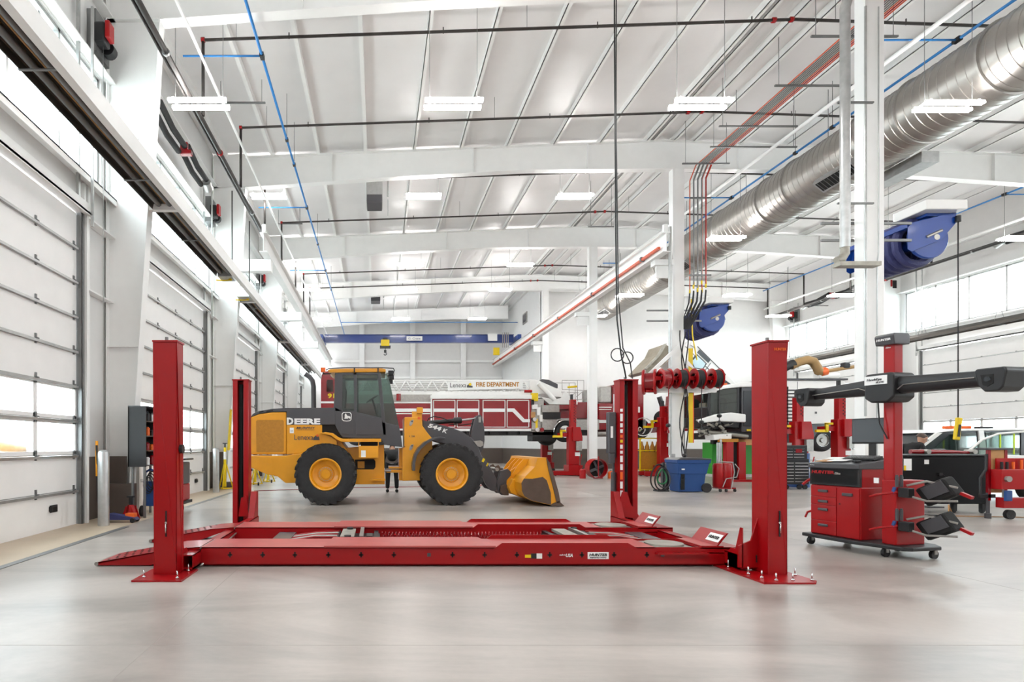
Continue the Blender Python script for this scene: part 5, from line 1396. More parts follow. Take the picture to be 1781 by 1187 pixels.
# truck with its cab tilted forward
def tilt_cab():
    Y = 28.0; Z1 = 30.1
    t = thing('tilted_cab_truck', 'white cab-over truck with its cab tilted forward behind the red hose reels', 'truck', (16, 29, 1.9))
    c = MB().prism(QQ(Y, [(1207, 590), (1192, 600), (1180, 625), (1218, 660), (1236, 684), (1262, 690), (1284, 676), (1281, 667)]), Y, Z1).build('cab', 'wpaint', t, bevel=.05)
    MB().prism(QQ(Y, [(1211.5, 616), (1229, 633), (1222, 643.5), (1207, 641), (1200, 628)]), Y - .03, Y + .01).build('side_window', 'screen', c)
    MB().prism(QQ(Y, [(1212, 619.5), (1226.5, 633), (1221, 642), (1208, 640), (1203, 629)]), Y - .04, Y - .03).build('window_glass', 'bluereflection', c)
    for a, b_ in (((1192, 603), (1240, 650)), ((1213, 603), (1262, 652)), ((1236, 632), (1216, 658)), ((1262, 652), (1244, 678))):
        MB().cyl((PX(a[0], Y), Y - .01, PZ(a[1], Y)), (PX(b_[0], Y), Y - .01, PZ(b_[1], Y)), .022, n=6).build('body_seam', 'dgalv', c)
    MB().prism(QQ(Y, [(1216.5, 608.5), (1235.5, 626.6), (1231.5, 631.5), (1212, 613.5)]), Y - .03, Y).build('quarter_window', 'screen', c)
    MB().prism(QQ(Y, [(1256, 668), (1258, 659.5), (1270, 668), (1270, 672)]), Y - .03, Y).build('step_well', 'screen', c)
    MB().cbox((PX(1260, Y), Y - .06, PZ(670, Y)), (.16, .08, .16)).build('marker_lamp', 'orange', c)
    MB().prism(QQ(Y, [(1203, 594), (1212, 600), (1208, 606), (1200, 601)]), Y - .1, Y).build('mirror', 'wpaint', c, bevel=.01)
    MB().prism(QQ(Y, [(1160, 597), (1167, 601), (1168, 624), (1154, 637), (1128, 650), (1121, 646), (1142, 624), (1152, 614)]), Y + .2, Z1 - .2).build('cab_floor_shield', 'taupe', t, bevel=.03)
    MB().prism(QQ(Y, [(1157, 598), (1162, 597), (1150, 618), (1127, 642), (1123, 641), (1145, 618)]), Y + .1, Y + .2).build('suspension_arm', 'fanwood', t)
    MB().prism(QQ(Y, [(1196, 684), (1226, 684), (1232, 700), (1240, 720), (1236, 748), (1160, 752), (1160, 735), (1192, 730)]), Y + .2, Z1).build('chassis', 'truckred', t)
    MB().prism(QQ(Y, [(1224, 684), (1232, 686), (1238, 706), (1240, 722), (1236, 720), (1227, 705)]), Y - .1, Y + .2).build('front_panel', 'wpaint', t)
    for k in range(3): MB().prism(QQ(Y, [(1226, 692 + k * 10), (1236, 700 + k * 9), (1237, 704 + k * 9), (1227, 696 + k * 10)]), Y - .12, Y - .1).build('stripe', 'red', t)
    for x, y_, r in ((1207, 705, .28), (1218, 728, .36), (1160, 728, .42)):
        MB().cyl((PX(x, Y), Y - .1, PZ(y_, Y)), (PX(x, Y), Y + .5, PZ(y_, Y)), r).build('engine_part', 'matte', t)
    MB().cyl((PX(1150, Y), Y + .2, PZ(690, Y)), (PX(1158, Y), Y + .2, PZ(715, Y)), .12).build('exhaust_elbow', 'dgrey', t)
    MB().box((PX(1100, Y), Y + .3, PZ(745, Y)), (PX(1160, Y), Y + 1.2, PZ(715, Y))).build('gear_case', 'fanwood', t, bevel=.05) if 0 else None
    MB().tube([(PX(1190, Y), Y + .5, PZ(752, Y)), (PX(1190, Y), Y + .5, .0)], .06).box((PX(1180, Y), Y + .4, 0), (PX(1200, Y), Y + .7, .05)).build('safety_stand', 'steel', t)
tilt_cab()

# green container under the sweeper and yellow cage
t = thing('green_cabinet', 'bright green storage cabinet standing behind the sweeper lift', 'cabinet', (16.2, 25.6, 0))
for x0, x1 in ((15.1, 15.75), (15.8, 17.4)):
    MB().box((x0, 25.5, .12), (x1, 26.3, 1.55)).build('door', 'green', t, bevel=.01)
    MB().box((x0 + .25, 25.48, .75), (x0 + .45, 25.5, .80)).build('handle', 'black', t)
MB().box((15.08, 25.5, 0), (17.42, 26.3, .12)).build('plinth', 'label', t)
t = thing('cylinder_cage', 'yellow wire gas cylinder cage between rear right lift post and red column lift', 'cage', (12.7, 28.3, 0))
b = MB()
for x in (12.3, 13.4):
    for y in (26.5, 27.0): b.box((x - .025, y - .025, 0), (x + .025, y + .025, 1.75))
for z in (.25, 1.15, 1.73):
    b.box((12.3, 26.48, z), (13.4, 26.52, z + .04)).box((12.3, 26.98, z), (13.4, 27.02, z + .04))
b.build('frame', 'syellow', t)
MB().box((12.34, 26.53, .3), (13.36, 26.55, 1.1)).build('mesh_panel', 'gold', t)
for x in (12.5, 12.75, 13.0, 13.22): MB().lathe([(0, .02), (.1, .02), (.1, 1.35), (.05, 1.48), (.03, 1.6), (0, 1.6)], (x, 26.75, 0), (0, 0, 1), 12).build('gas_cylinder', 'gold', t)
# ================================================================ red hose reels on the second ridge column
YR = 18.45
t = thing('reel_beam', 'white channel fixed across the second ridge column carrying the red reels', 'mounting beam', (9.9, YR, 3.1))
MB().box((PX(1131, YR), YR - .02, PZ(683, YR)), (PX(1246, YR), YR + .10, PZ(668, YR))).box((PX(1131, YR), YR + .05, PZ(683, YR)), (PX(1152, YR), YR + .14, PZ(648, YR))).build('channel', 'frame', t)
for s, x in ((1, 9.60), (-1, 10.40)):
    q = 1 if s > 0 else .28
    zb = PZ(650, YR) if s > 0 else PZ(643, YR); zt = PZ(600, YR) if s > 0 else PZ(626, YR)
    MB().prism([(x + s * (.24 - .99 * q), zb), (x + s * (.24 - .84 * q), zb), (x + s * .24, zt - .16), (x + s * .24, zt)], YR + .08, YR + .14).build('brace', 'frame', t)
for k, x in enumerate((1155.5, 1183, 1212.5, 1243)):
    X = PX(x, YR - .3); Z = PZ(659, YR - .3); y = YR - .32
    r = thing('hose_reel', ['red hose reel, leftmost of the four on the white beam, hose nearly all red', 'red hose reel with black hose, second of the four on the white beam', 'red hose reel with black hose, third of the four on the white beam', 'red hose reel with black hose, rightmost of the four on the white beam'][k], 'hose reel', (X, y, Z - .3), 0, 'red hose reels on the white beam')
    for dx in (-.13, .13):
        MB().lathe([(.17, -.01), (.31, -.012), (.325, 0), (.31, .012), (.17, .01)], (X + dx, y, Z), (1, 0, 0), 32).build('flange', 'red', r)
        b = MB()
        for q in range(3):
            a = q * 2 * PI / 3 + .5
            b.cyl((X + dx, y, Z), (X + dx, y + .2 * math.cos(a), Z + .2 * math.sin(a)), .03, n=6)
        b.build('spoke', 'truckred', r)
    MB().lathe([(.15, -.11), (.27, -.11), (.28, 0), (.27, .11), (.15, .11)], (X, y, Z), (1, 0, 0), 28).build('wound_hose', 'truckred' if k == 0 else 'rubber', r)
    MB().cyl((X - .25, y, Z), (X + .2, y, Z), .06).build('hub', 'red', r)
    MB().box((X - .27, y - .02, Z - .06), (X - .24, y + .34, Z + .06)).box((X - .28, y + .28, Z - .2), (X + .2, y + .31, Z + .1)).box((X - .30, y - .06, Z - .05), (X - .15, y + .06, Z + .07)).prism([(y - .07, Z + .02), (y + .07, Z + .02), (y + .3, Z - .26), (y + .16, Z - .32)], X - .29, X - .26, 'x').build('bracket', 'red', r)
    lo = (1.9, .95, 2.0, 2.2)[k]
    MB().tube([(X - .0, y - .27, Z - .05), (X - .02, y - .26, Z - .6), (X - .02, y - .26, lo)], .013, 6).cyl((X - .02, y - .26, lo - .1), (X - .02, y - .26, lo), .035).build('hanging_hose', 'black' if k else 'truckred', r)
    MB().lathe([(0, -.07), (.06, -.04), (.075, 0), (.06, .04), (0, .07)], (X - .02, y - .26, lo + .15), (0, 0, 1), 12).build('hose_stopper', 'black', r)
X, Z = PX(1125, YR), PZ(664, YR)
r = thing('wide_hose_reel', 'wide red hose reel seen edge-on at the left end of the white beam', 'hose reel', (X, YR, Z - .35))
MB().lathe([(.1, -.04), (.40, -.04), (.42, 0), (.40, .04), (.1, .04)], (X, YR + .2, Z), (.85, -.5, 0), 32).build('flange', 'red', r)
MB().lathe([(.1, .30), (.40, .30), (.42, .34), (.40, .38), (.1, .38)], (X, YR + .2, Z), (.85, -.5, 0), 32).build('flange', 'red', r)
MB().lathe([(.0, .0), (.30, .0), (.30, .30), (.0, .30)], (X, YR + .2, Z), (.85, -.5, 0), 32).build('drum', 'truckred', r)
MB().box((X - .05, YR - .06, Z - .35), (X + .3, YR + .1, Z - .28)).build('foot_bracket', 'red', r)
# cables, guard strip and services down the second column
t = thing('column_services', 'black cables hanging beside yellow corner guard on the second ridge column', 'cables', (10, 18.4, 1.0))
for k, (a, w) in enumerate(((0, .10), (1.7, .10), (3.1, .06))):
    MB().tube([(9.92 + .05 * k + w * math.sin(a + z * 2.2), 18.66 - .28 - .02 * k, z) for z in [1.1 + .15 * i for i in range(28)]], .018, 6).build('cable', 'rubber', t)
MB().box((10.22, 18.55, 1.5), (10.34, 18.60, 4.6)).build('corner_guard', 'syellow', t)
MB().box((10.34, 18.56, 1.5), (10.38, 18.60, 3.2)).build('guard_edge', 'orange', t)
MB().tube([(10.26, 18.5, 6.2), (10.3, 18.5, 5.0), (10.45, 18.5, 4.2)], .02, 6).build('yellow_hose', 'syellow', t)
MB().box((9.68, 18.62, .9), (9.80, 18.68, 5.2)).build('power_raceway', 'frame', t)
MB().cyl((9.62, 18.6, 1.1), (9.62, 18.6, 8.6), .05).build('down_pipe', 'galv', t)
MB().cbox((9.65, 18.5, 1.05), (.12, .1, .18)).build('socket_box', 'galv', t)

# ================================================================ floor items, middle
def bin_(x, y):
    t = thing('rolling_bin', 'big blue plastic wheeled rubbish bin below the red hose reels', 'rubbish bin', (x, y, 0))
    def ring(z, w, d, sh=0): return [(x - w + sh, y - d, z), (x + w + sh, y - d, z), (x + w + sh, y + d, z), (x - w + sh, y + d, z)]
    b = MB()
    lv = [ring(.02, .37, .27, -.03), ring(.55, .41, .31, -.02), ring(.56, .43, .33, -.02), ring(.88, .47, .36), ring(.88, .50, .38), ring(.98, .51, .39)]
    vs = [v for r_ in lv for v in r_]
    fs = [(3, 2, 1, 0), (20, 21, 22, 23)]
    for i in range(5):
        for k in range(4): fs.append((i * 4 + k, i * 4 + (k + 1) % 4, i * 4 + 4 + (k + 1) % 4, i * 4 + 4 + k))
    b.add(vs, fs).build('body', 'binblue', t, bevel=.015)
    MB().prism([(x - .53, .98), (x + .53, .98), (x + .50, 1.02), (x + .1, 1.05), (x - .4, 1.04)], y - .40, y + .40).build('lid', 'dgrey', t, bevel=.01)
    MB().box((x - .36, y - .335, .08), (x - .26, y - .28, .55)).build('grip_recess', 'matte', t)
    MB().box((x - .36, y - .375, .68), (x - .28, y - .345, .72)).box((x - .34, y - .335, .42), (x - .27, y - .33, .44)).build('sticker', 'label', t)
    for yy in (y - .36, y + .30): MB().cyl((x + .40, yy, .14), (x + .40, yy + .07, .14), .14, n=24).build('wheel', 'rubber', t)
    MB().cyl((x + .40, y - .3, .14), (x + .40, y + .3, .14), .02).build('axle', 'steel', t)
bin_(9.50, 17.35)
t = thing('oil_drainer', 'red twin-tank oil drainer on castors right of the blue bin', 'oil drainer', (10.62, 17.4, 0))
for x in (10.47, 10.72): MB().lathe([(0, .12), (.12, .12), (.15, .16), (.15, .80), (.12, .86), (0, .88)], (x, 17.4, 0), (0, 0, 1), 20).build('tank', 'red', t)
MB().cyl((10.48, 17.4, .85), (10.48, 17.4, 1.5), .05).cyl((10.62, 17.5, .85), (10.62, 17.5, 1.6), .03).build('drain_tube', 'galv', t)
MB().tube([(10.75, 17.2, .1), (10.85, 17.2, .6), (10.8, 17.2, .9), (10.4, 17.2, .92)], .015).tube([(10.9, 17.25, .85), (11.02, 17.25, .7), (10.95, 17.25, .45), (10.6, 17.2, .4), (10.5, 17.2, .15)], .013).build('push_frame', 'galv', t)
for x in (10.42, 10.6, 10.86): MB().cyl((x - .02, 17.2, .05), (x + .02, 17.2, .05), .05).build('castor', 'black', t)
MB().box((10.38, 17.2, .09), (10.9, 17.55, .13)).build('base', 'truckred', t)
t = thing('coiled_hoses', 'green and black hoses hung in loops left of the blue bin', 'hose', (8.75, 17.4, 0))
for k, (c, r_, m_) in enumerate((((8.68, 17.45, .43), .40, 'rubber'), ((8.76, 17.4, .40), .36, 'rubber'), ((8.70, 17.3, .46), .22, 'hosegreen'), ((8.80, 17.38, .42), .30, 'dgrey'))):
    MB().tube([(c[0] + r_ * .62 * math.cos(a), c[1] + .05 * math.sin(a * 2), c[2] + r_ * math.sin(a)) for a in [2 * PI * i / 28 for i in range(28)]], .022, 6, closed=True).build('hose_loop', m_, t)
MB().cyl((8.85, 17.5, 0), (8.85, 17.5, .9), .03).box((8.6, 17.35, 0), (8.95, 17.65, .04)).build('stand', 'black', t)
t = thing('parts_washer', 'dark rolling cart tucked between hose loops and the blue bin', 'cart', (9.4, 18.0, 0))
MB().box((9.15, 17.9, .12), (9.45, 18.3, .85)).build('body', 'dgrey', t, bevel=.02)
for x in (9.2, 9.4): MB().cyl((x, 17.95, .06), (x, 18.0, .06), .06).build('castor', 'rubber', t)

t = thing('tool_chest', 'black wheeled tool chest with silver drawer pulls right of the front right lift post', 'tool chest', (13.4, 18.3, 0))
MB().box((12.95, 18.2, .16), (13.88, 18.75, .98)).build('lower_cabinet', 'black', t, bevel=.01)
MB().box((12.97, 18.25, .98), (13.86, 18.7, 1.42)).build('top_chest', 'black', t, bevel=.01)
for col_, (x0, x1) in enumerate(((12.98, 13.38), (13.42, 13.85))):
    for k in range(7): MB().box((x0, 18.185, .24 + k * .10), (x1, 18.20, .26 + k * .10)).build('drawer_pull', 'chrome', t)
    for k in range(4): MB().box((x0, 18.235, 1.03 + k * .09), (x1 - (.1 if col_ else 0), 18.25, 1.045 + k * .09)).build('drawer_pull', 'chrome', t)
MB().box((13.48, 18.23, 1.18), (13.68, 18.24, 1.30)).build('emblem', 'truckred', t)
for x in (13.05, 13.2, 13.62, 13.8): MB().cyl((x, 18.25, .075), (x, 18.30, .075), .075).build('castor', 'rubber', t)
MB().box((13.1, 18.3, 1.42), (13.4, 18.5, 1.50)).build('tray', 'steel', t)
tag(MB().cyl((14.35, 19.3, 0), (14.35, 19.3, 1.15), .32, n=24).build('blue_drum', 'binblue'), 'blue drum standing behind the console, right of the black tool chest', 'drum')

# fan and cans at the back
t = thing('drum_fan', 'round red floor fan on the ground in front of the white column', 'fan', (9.4, 24.3, 0))
MB().lathe([(.40, -.2), (.42, -.21), (.42, .2), (.40, .2), (.38, 0), (.40, -.2)], (9.4, 24.3, .43), (.1, -1, 0), 36).build('shroud', 'red', t)
MB().lathe([(.0, .0), (.36, 0), (.36, .02), (0, .02)], (9.4, 24.35, .43), (.1, -1, 0), 24).build('guard', 'matte', t)
b = MB()
for k in range(4):
    a = k * PI / 2 + .4
    b.cbox((9.4 + .17 * math.cos(a), 24.22, .43 + .17 * math.sin(a)), (.30, .02, .12), Matrix.Rotation(-a, 3, 'Y') @ Matrix.Rotation(.5, 3, 'X'))
b.build('blade', 'dgrey', t)
MB().cyl((9.4, 24.06, .05), (9.4, 24.06, .95), .03).cyl((9.2, 24.1, .03), (9.6, 24.1, .03), .03).build('stand', 'truckred', t)
for k, (x, y, r_, h_, lb, m_) in enumerate(((8.78, 24.2, .13, .45, 'small red can on the floor left of the round red fan', 'red'), (9.98, 24.2, .12, .34, 'small orange canister on the floor right of the round red fan', 'orange'))):
    c = thing('canister', lb, 'canister', (x, y, 0))
    MB().lathe([(0, 0), (r_, 0), (r_, h_ * .8), (r_ * .5, h_ * .92), (0, h_ * .92)], (x, y, 0), (0, 0, 1), 16).build('body', m_, c)
    MB().lathe([(0, h_ * .9), (r_ * .3, h_ * .9), (r_ * .3, h_), (0, h_)], (x, y, 0), (0, 0, 1), 12).build('cap', 'black', c)
tag(MB().tube([(-3.8, 17.5, .012), (-1, 18.8, .012), (2.5, 19.5, .012), (5.5, 20.5, .012), (7, 23, .012)], .010, 5).build('floor_hose', 'truckred'), 'thin red air hose lying across the floor behind the loader', 'air hose')

# ================================================================ alignment console (front faces the lift)
def console():
    t = thing('alignment_console', 'red and black wheel alignment console on castors with a tall red mast', 'alignment console', (6.24, 8.15, 0), math.radians(-79))
    B = lambda b, n, m_, p=t, **k: b.build(n, m_, p, True, **k)
    base = B(MB().prism([(-.06, -.09), (.66, -.12), (.98, -.04), (1.22, -.02), (1.26, .08), (1.26, .52), (1.1, .66), (.0, .66), (-.1, .56)], .115, .165, 'z'), 'base_platform', 'black', bevel=.012)
    for x, y in ((.02, -.02), (.98, .03), (1.20, .48), (.05, .58), (.7, .6)):
        B(MB().cyl((x - .018, y, .058), (x + .018, y, .058), .055, n=20), 'castor', 'rubber', base)
        B(MB().box((x - .03, y - .02, .06), (x + .03, y + .02, .118)), 'castor_fork', 'steel', base)
    B(MB().box((0, 0, .165), (.70, .58, .86)), 'cabinet', 'red', bevel=.012)
    for z0, z1 in ((.175, .36), (.365, .58), (.585, .695), (.70, .84)):
        d = B(MB().box((.012, -.012, z0), (.38, 0, z1)), 'drawer', 'red', bevel=.004)
        zc = z1 - .06
        B(MB().box((.13, -.035, zc - .018), (.27, -.012, zc + .018)), 'handle', 'dgrey', d, bevel=.008)
    d = B(MB().box((.388, -.012, .175), (.69, 0, .84)), 'cabinet_door', 'red', bevel=.004)
    B(MB().box((.47, -.035, .735), (.61, -.012, .775)), 'handle', 'dgrey', d, bevel=.008)
    B(MB().cyl((.43, -.016, .62), (.43, -.012, .62), .010, n=8), 'lock', 'black', d)
    f = B(MB().prism([(0, .86), (0, 1.10), (-.02, 1.12), (-.02, .885)], .02, .68, 'x').box((0.0, -.02, .865), (.70, .02, 1.11)), 'front_panel', 'black', bevel=.006)
    f2 = B(MB().box((0, .02, .86), (.70, .58, 1.11)), 'upper_cabinet', 'red')
    B(MB().prism([(-.04, 1.10), (-.04, 1.17), (.30, 1.22), (.60, 1.24), (.60, 1.10)], -.012, .712, 'x'), 'desk_top', 'dgrey', bevel=.012)
    text('HUNTER', (.20, -.024, 1.045), .33, .045, 'red', f, shear=.12, bold=.05, local=True)
    text('Elite', (.41, -.024, 1.035), .08, .03, 'steel', f, shear=.2, bold=.02, local=True)
    text('WinAlign', (.06, -.043, 1.14), .07, .012, 'label', f, local=True)
    # papers, keyboard, mouse on the desk
    R3 = random.Random(5)
    for k, (x, y, w, h_) in enumerate(((.16, .10, .22, .18), (.30, .16, .24, .2), (.12, .28, .2, .16))):
        rot = Matrix.Rotation(.145, 3, 'X') @ Matrix.Rotation(R3.uniform(-.3, .3), 3, 'Z')
        B(MB().cbox((x, y, 1.198 + y * .15 + k * .004 - .010), (w, h_, .004), rot), 'paper', ('wood', 'label', 'label')[k])
    B(MB().cbox((.48, .30, 1.245), (.42, .16, .025), Matrix.Rotation(.25, 3, 'X')), 'keyboard', 'black', bevel=.006)
    k_ = MB()
    for i in range(12):
        for j in range(4): k_.cbox((.30 + i * .032, .25 + j * .033, 1.253 + j * .0085 - .002), (.024, .024, .008), Matrix.Rotation(.25, 3, 'X'))
    B(k_, 'key_pattern', 'dgalv')
    B(MB().cbox((.58, .08, 1.205), (.06, .10, .03)), 'mouse', 'black', bevel=.012)
    # monitor
    m = B(MB().box((.29, .36, 1.44), (.80, .40, 1.79)), 'monitor', 'black', bevel=.008)
    B(MB().box((.305, .356, 1.465), (.785, .36, 1.775)), 'screen', 'screen', m)
    B(MB().box((.50, .38, 1.22), (.58, .41, 1.5)).box((.42, .34, 1.235), (.66, .48, 1.25)), 'monitor_stand', 'black', m)
    # mast
    B(MB().box((.93, .06, .165), (1.06, .20, 2.72)), 'mast', 'red', bevel=.012)
    B(MB().box((.92, .05, .165), (1.09, .50, .98)), 'mast_pedestal', 'red', bevel=.01)
    c = B(MB().prism([(.0, 2.69), (-.02, 2.80), (.0, 2.83), (.22, 2.83), (.24, 2.80), (.24, 2.69)], .88, 1.11, 'x'), 'mast_cap', 'dgrey', bevel=.01)
    text('HUNTER', (.995, -.022, 2.755), .17, .028, 'label', c, shear=.15, bold=.03, local=True)
    text('Elite', (.995, .055, 2.66), .06, .02, 'label', c, shear=.2, local=True)
    # camera beam
    def arm(u0, u1, h0, h1, d0, d1, zc0, zc1, nm):
        b = MB(); n = 12; vs = []
        for u, h_, d_, zc in ((u0, h0, d0, zc0), (u1, h1, d1, zc1)):
            for k in range(n):
                a = 2 * PI * k / n
                ca, sa = math.cos(a), math.sin(a)
                vs.append((u, .05 + d_ * math.copysign(abs(ca) ** .6, ca), zc + h_ * math.copysign(abs(sa) ** .7, sa)))
        b.add(vs, [(k, (k + 1) % n, n + (k + 1) % n, n + k) for k in range(n)], True)
        b.add(vs[:n], [list(range(n))[::-1]]); b.add(vs[n:], [list(range(n))])
        return B(b, nm, 'black')
    a1 = arm(-.02, .84, .075, .11, .06, .09, 2.145, 2.17, 'camera_arm')
    a2 = arm(1.15, 2.02, .11, .09, .09, .08, 2.17, 2.15, 'camera_arm')
    for a_, pts in ((a1, [(.05, 2.13), (.7, 2.165), (.82, 2.12)]), (a2, [(1.17, 2.11), (1.24, 2.165), (1.95, 2.165)])):
        B(MB().tube([(u, -.045 if a_ == a2 else -.04, z) for u, z in pts], .006, 6), 'trim_line', 'steel', a_)
    p = B(MB().prism([(.82, 2.02), (.90, 1.96), (1.10, 1.96), (1.17, 2.02), (1.17, 2.30), (1.14, 2.33), (.85, 2.33), (.82, 2.30)], -.10, .24), 'camera_hub', 'black', bevel=.02)
    B(MB().box((.83, -.107, 2.19), (1.10, -.10, 2.30)), 'name_plate', 'label', p)
    text('HawkEye', (.95, -.108, 2.25), .18, .04, 'dgrey', p, shear=.2, bold=.02, local=True)
    text('ELITE', (1.02, -.108, 2.215), .10, .022, 'dgrey', p, shear=.2, bold=.02, local=True)
    for (u0, u1, zc) in ((-.17, .07, 2.12), (1.98, 2.26, 2.13)):
        q = B(MB().prism([(u0, zc + .10), (u0 + .02, zc + .12), (u1 - .02, zc + .12), (u1, zc + .08), (u1 - .03, zc - .09), (u1 - .07, zc - .135), (u0 + .09, zc - .135), (u0 + .03, zc - .06)], -.10, .20), 'camera_pod', 'black', bevel=.03)
        uc = (u0 + u1) / 2 - .02
        B(MB().prism([(uc - .06, zc + .05), (uc + .05, zc + .05), (uc + .05, zc - .05), (uc + .0, zc - .08), (uc - .04, zc - .06)], -.106, -.098), 'camera_recess', 'matte', q)
        B(MB().cyl((uc, -.115, zc), (uc, -.10, zc), .028), 'lens', 'screen', q)
    B(MB().tube([(.90, .02, 1.97), (.93, .0, 1.7), (.99, .05, 1.5)], .008, 6), 'cable', 'black')
    # wheel clamps with targets parked on the sides
    def clamp(u, z, s, nm='wheel_target'):
        rot = Matrix.Rotation(-.5 * s, 3, 'Y') @ Matrix.Rotation(.2, 3, 'X')
        g = B(MB().box((u - .02 * s, .06, z - .09), (u + .10 * s, .16, z + .03) if s > 0 else (u + .02, .16, z + .03)) if s > 0 else MB().box((u - .10, .06, z - .09), (u + .02, .16, z + .03)), 'clamp_bracket', 'black', bevel=.01)
        c0 = Vector((u + s * .24, .34, z))
        B(MB().cbox(c0, (.34, .20, .24), rot), nm, 'matte', g, bevel=.03)
        B(MB().cbox(c0 + Vector((s * .02, -.11, .02)), (.24, .02, .15), rot), 'target_face', 'dgrey', g)
        for dz in (-.06, .06):
            B(MB().tube([(u + s * .05, .1, z + dz), (u + s * .2, .2, z + dz * 2), (u + s * .45, .3, z + dz * 1.3 - .02)], .014, 6), 'clamp_arm', 'steel', g)
        B(MB().tube([(u + s * .02, .0, z - .02), (u - s * .10, -.16, z - .06), (u - s * .16, -.2, z - .09)], .014, 6), 'red_lever', 'red', g)
        B(MB().cbox((u + s * .50, .36, z - .03), (.12, .04, .035), Matrix.Rotation(.4, 3, 'Y')), 'red_tip', 'red', g)
        for dv in (.0, .07): B(MB().cyl((u - s * .0, .02 + dv, z + .04), (u - s * .0, .02 + dv, z + .17), .018).cyl((u, .02 + dv, z + .17), (u, .02 + dv, z + .19), .014), 'grip', 'dgrey', g)
        B(MB().cbox((u, -.03, z + .0), (.03, .02, .08), Matrix.Rotation(.3, 3, 'Y')), 'blue_clip', 'binblue', g)
    clamp(1.12, .86, 1); clamp(1.12, .44, 1)
    g = B(MB().cbox((-.05, .3, .95), (.12, .3, .08)), 'side_clamp', 'black', bevel=.02)
    B(MB().tube([(-.06, .2, .98), (-.14, .1, .90), (-.18, .06, .84)], .02, 6), 'red_tip', 'red', g)
    g = B(MB().cbox((-.05, .3, .50), (.1, .3, .05)), 'side_clamp', 'black', bevel=.02)
    B(MB().tube([(-.06, .2, .5), (-.14, .1, .44), (-.10, .02, .38)], .014, 6), 'red_tip', 'red', g)
    B(MB().box((.83, .04, .93), (.89, .05, 1.0)), 'sticker', 'label')
console()

# ================================================================ right-hand side
t = thing('black_workbench', 'long black panelled workbench on castors right of the alignment console', 'workbench', (11.9, 11.9, 0))
MB().box((10.75, 11.75, .20), (12.72, 12.45, 1.19)).build('body', 'bench', t, bevel=.02)
MB().box((10.72, 11.72, 1.19), (12.75, 12.5, 1.23)).build('top', 'black', t, bevel=.01)
MB().box((10.92, 11.74, .90), (11.08, 11.75, 1.14)).build('notice', 'label', t)
MB().box((10.92, 11.735, .90), (10.96, 11.745, 1.0)).build('notice_corner', 'syellow', t)
MB().box((11.35, 11.74, 1.03), (11.44, 11.75, 1.12)).build('sticker', 'label', t)
for x in (12.05, 12.65, 10.9): MB().cyl((x - .02, 11.85, .045), (x + .02, 11.85, .045), .045).box((x - .035, 11.80, .05), (x + .035, 11.88, .21)).build('castor', 'black', t)
MB().cbox((11.66, 11.73, .82), (.08, .04, .05)).tube([(11.70, 11.72, .82), (11.77, 11.68, .74), (11.78, 11.66, .4), (11.74, 11.6, .18), (11.6, 11.5, .02), (11.3, 11.4, .012), (11.0, 11.5, .012)], .009, 5).build('power_cord', 'black', t)
tag(MB().tube([(11.0, 10.9, .012), (11.4, 11.3, .012), (12.2, 11.15, .012), (13.0, 11.0, .012), (14.2, 10.9, .012)], .009, 5).tube([(11.0, 10.9, .012), (11.2, 11.1, .25), (11.5, 11.3, .012)], .009, 5).build('extension_cord', 'wood'), 'tan extension cord lying on the floor in front of the black workbench', 'cord')
t = thing('folded_hose', 'maroon padded bar lying along the top of the black workbench', 'bar', (11.6, 11.9, 1.23))
MB().tube([(11.25, 11.95, 1.285), (11.6, 11.95, 1.285), (12.1, 11.95, 1.28), (12.5, 11.95, 1.265)], [.045, .05, .04, .03], 10).build('bar', 'truckred', t)
for x in (11.55, 12.52): MB().cyl((x, 11.85, 1.285), (x, 12.05, 1.285), .05).build('end_cap', 'steel', t)

# red tool cart cut by the frame edge
t = thing('red_tool_cart', 'red tool cart with orange-handled tools at the right end of the black workbench', 'tool cart', (12.1, 10.9, 0))
MB().box((11.86, 10.75, .58), (12.75, 10.95, .96)).build('tray_box', 'red', t, bevel=.01)
MB().box((11.95, 10.93, .96), (12.75, 10.95, 1.17)).build('back_panel', 'red', t)
MB().box((11.95, 10.8, .22), (12.75, 10.95, .42)).build('lower_box', 'red', t, bevel=.01)
MB().cyl((11.95, 10.70, .78), (11.95, 10.75, .78), .055, n=24).build('round_gauge', 'steel', t)
MB().box((11.84, 10.97, .35), (11.89, 11.02, 1.33)).box((12.16, 10.97, .35), (12.21, 11.02, 1.33)).build('upright', 'truckred', t)
MB().box((11.89, 10.98, .5), (12.16, 11.01, 1.33)).build('wooden_insert', 'wood', t)
MB().box((11.78, 10.94, 1.33), (12.3, 11.15, 1.37)).build('top_plate', 'dgrey', t, bevel=.01)
MB().tube([(11.84, 11.0, 1.25), (11.82, 11.0, .95), (11.71, 11.0, .78), (11.71, 11.0, .45)], .025, 8).box((11.69, 10.97, .40), (11.98, 11.02, .47)).build('bent_arm', 'black', t)
for k, x in enumerate((12.0, 12.1)): MB().cyl((x, 10.88, .94), (x, 10.88, 1.10), .022).build('black_grip', 'black', t)
for k, x in enumerate((12.22, 12.38, 12.5)): MB().cyl((x, 10.88, .94), (x, 10.88, 1.10 + .04 * k), .022).build('orange_handle', 'orange', t)
for x in (12.15, 12.65): MB().cyl((x, 10.85, .09), (x, 10.92, .09), .09, n=20).build('wheel', 'rubber', t)
MB().cyl((12.0, 10.86, .42), (12.0, 10.86, .58), .015).cyl((12.6, 10.86, .1), (12.6, 10.86, .58), .02).build('leg', 'steel', t)
MB().cyl((11.86, 11.0, .1), (11.86, 11.0, .5), .03).cyl((11.86, 11.0, 0), (11.86, 11.0, .1), .05).build('front_leg', 'dgrey', t)
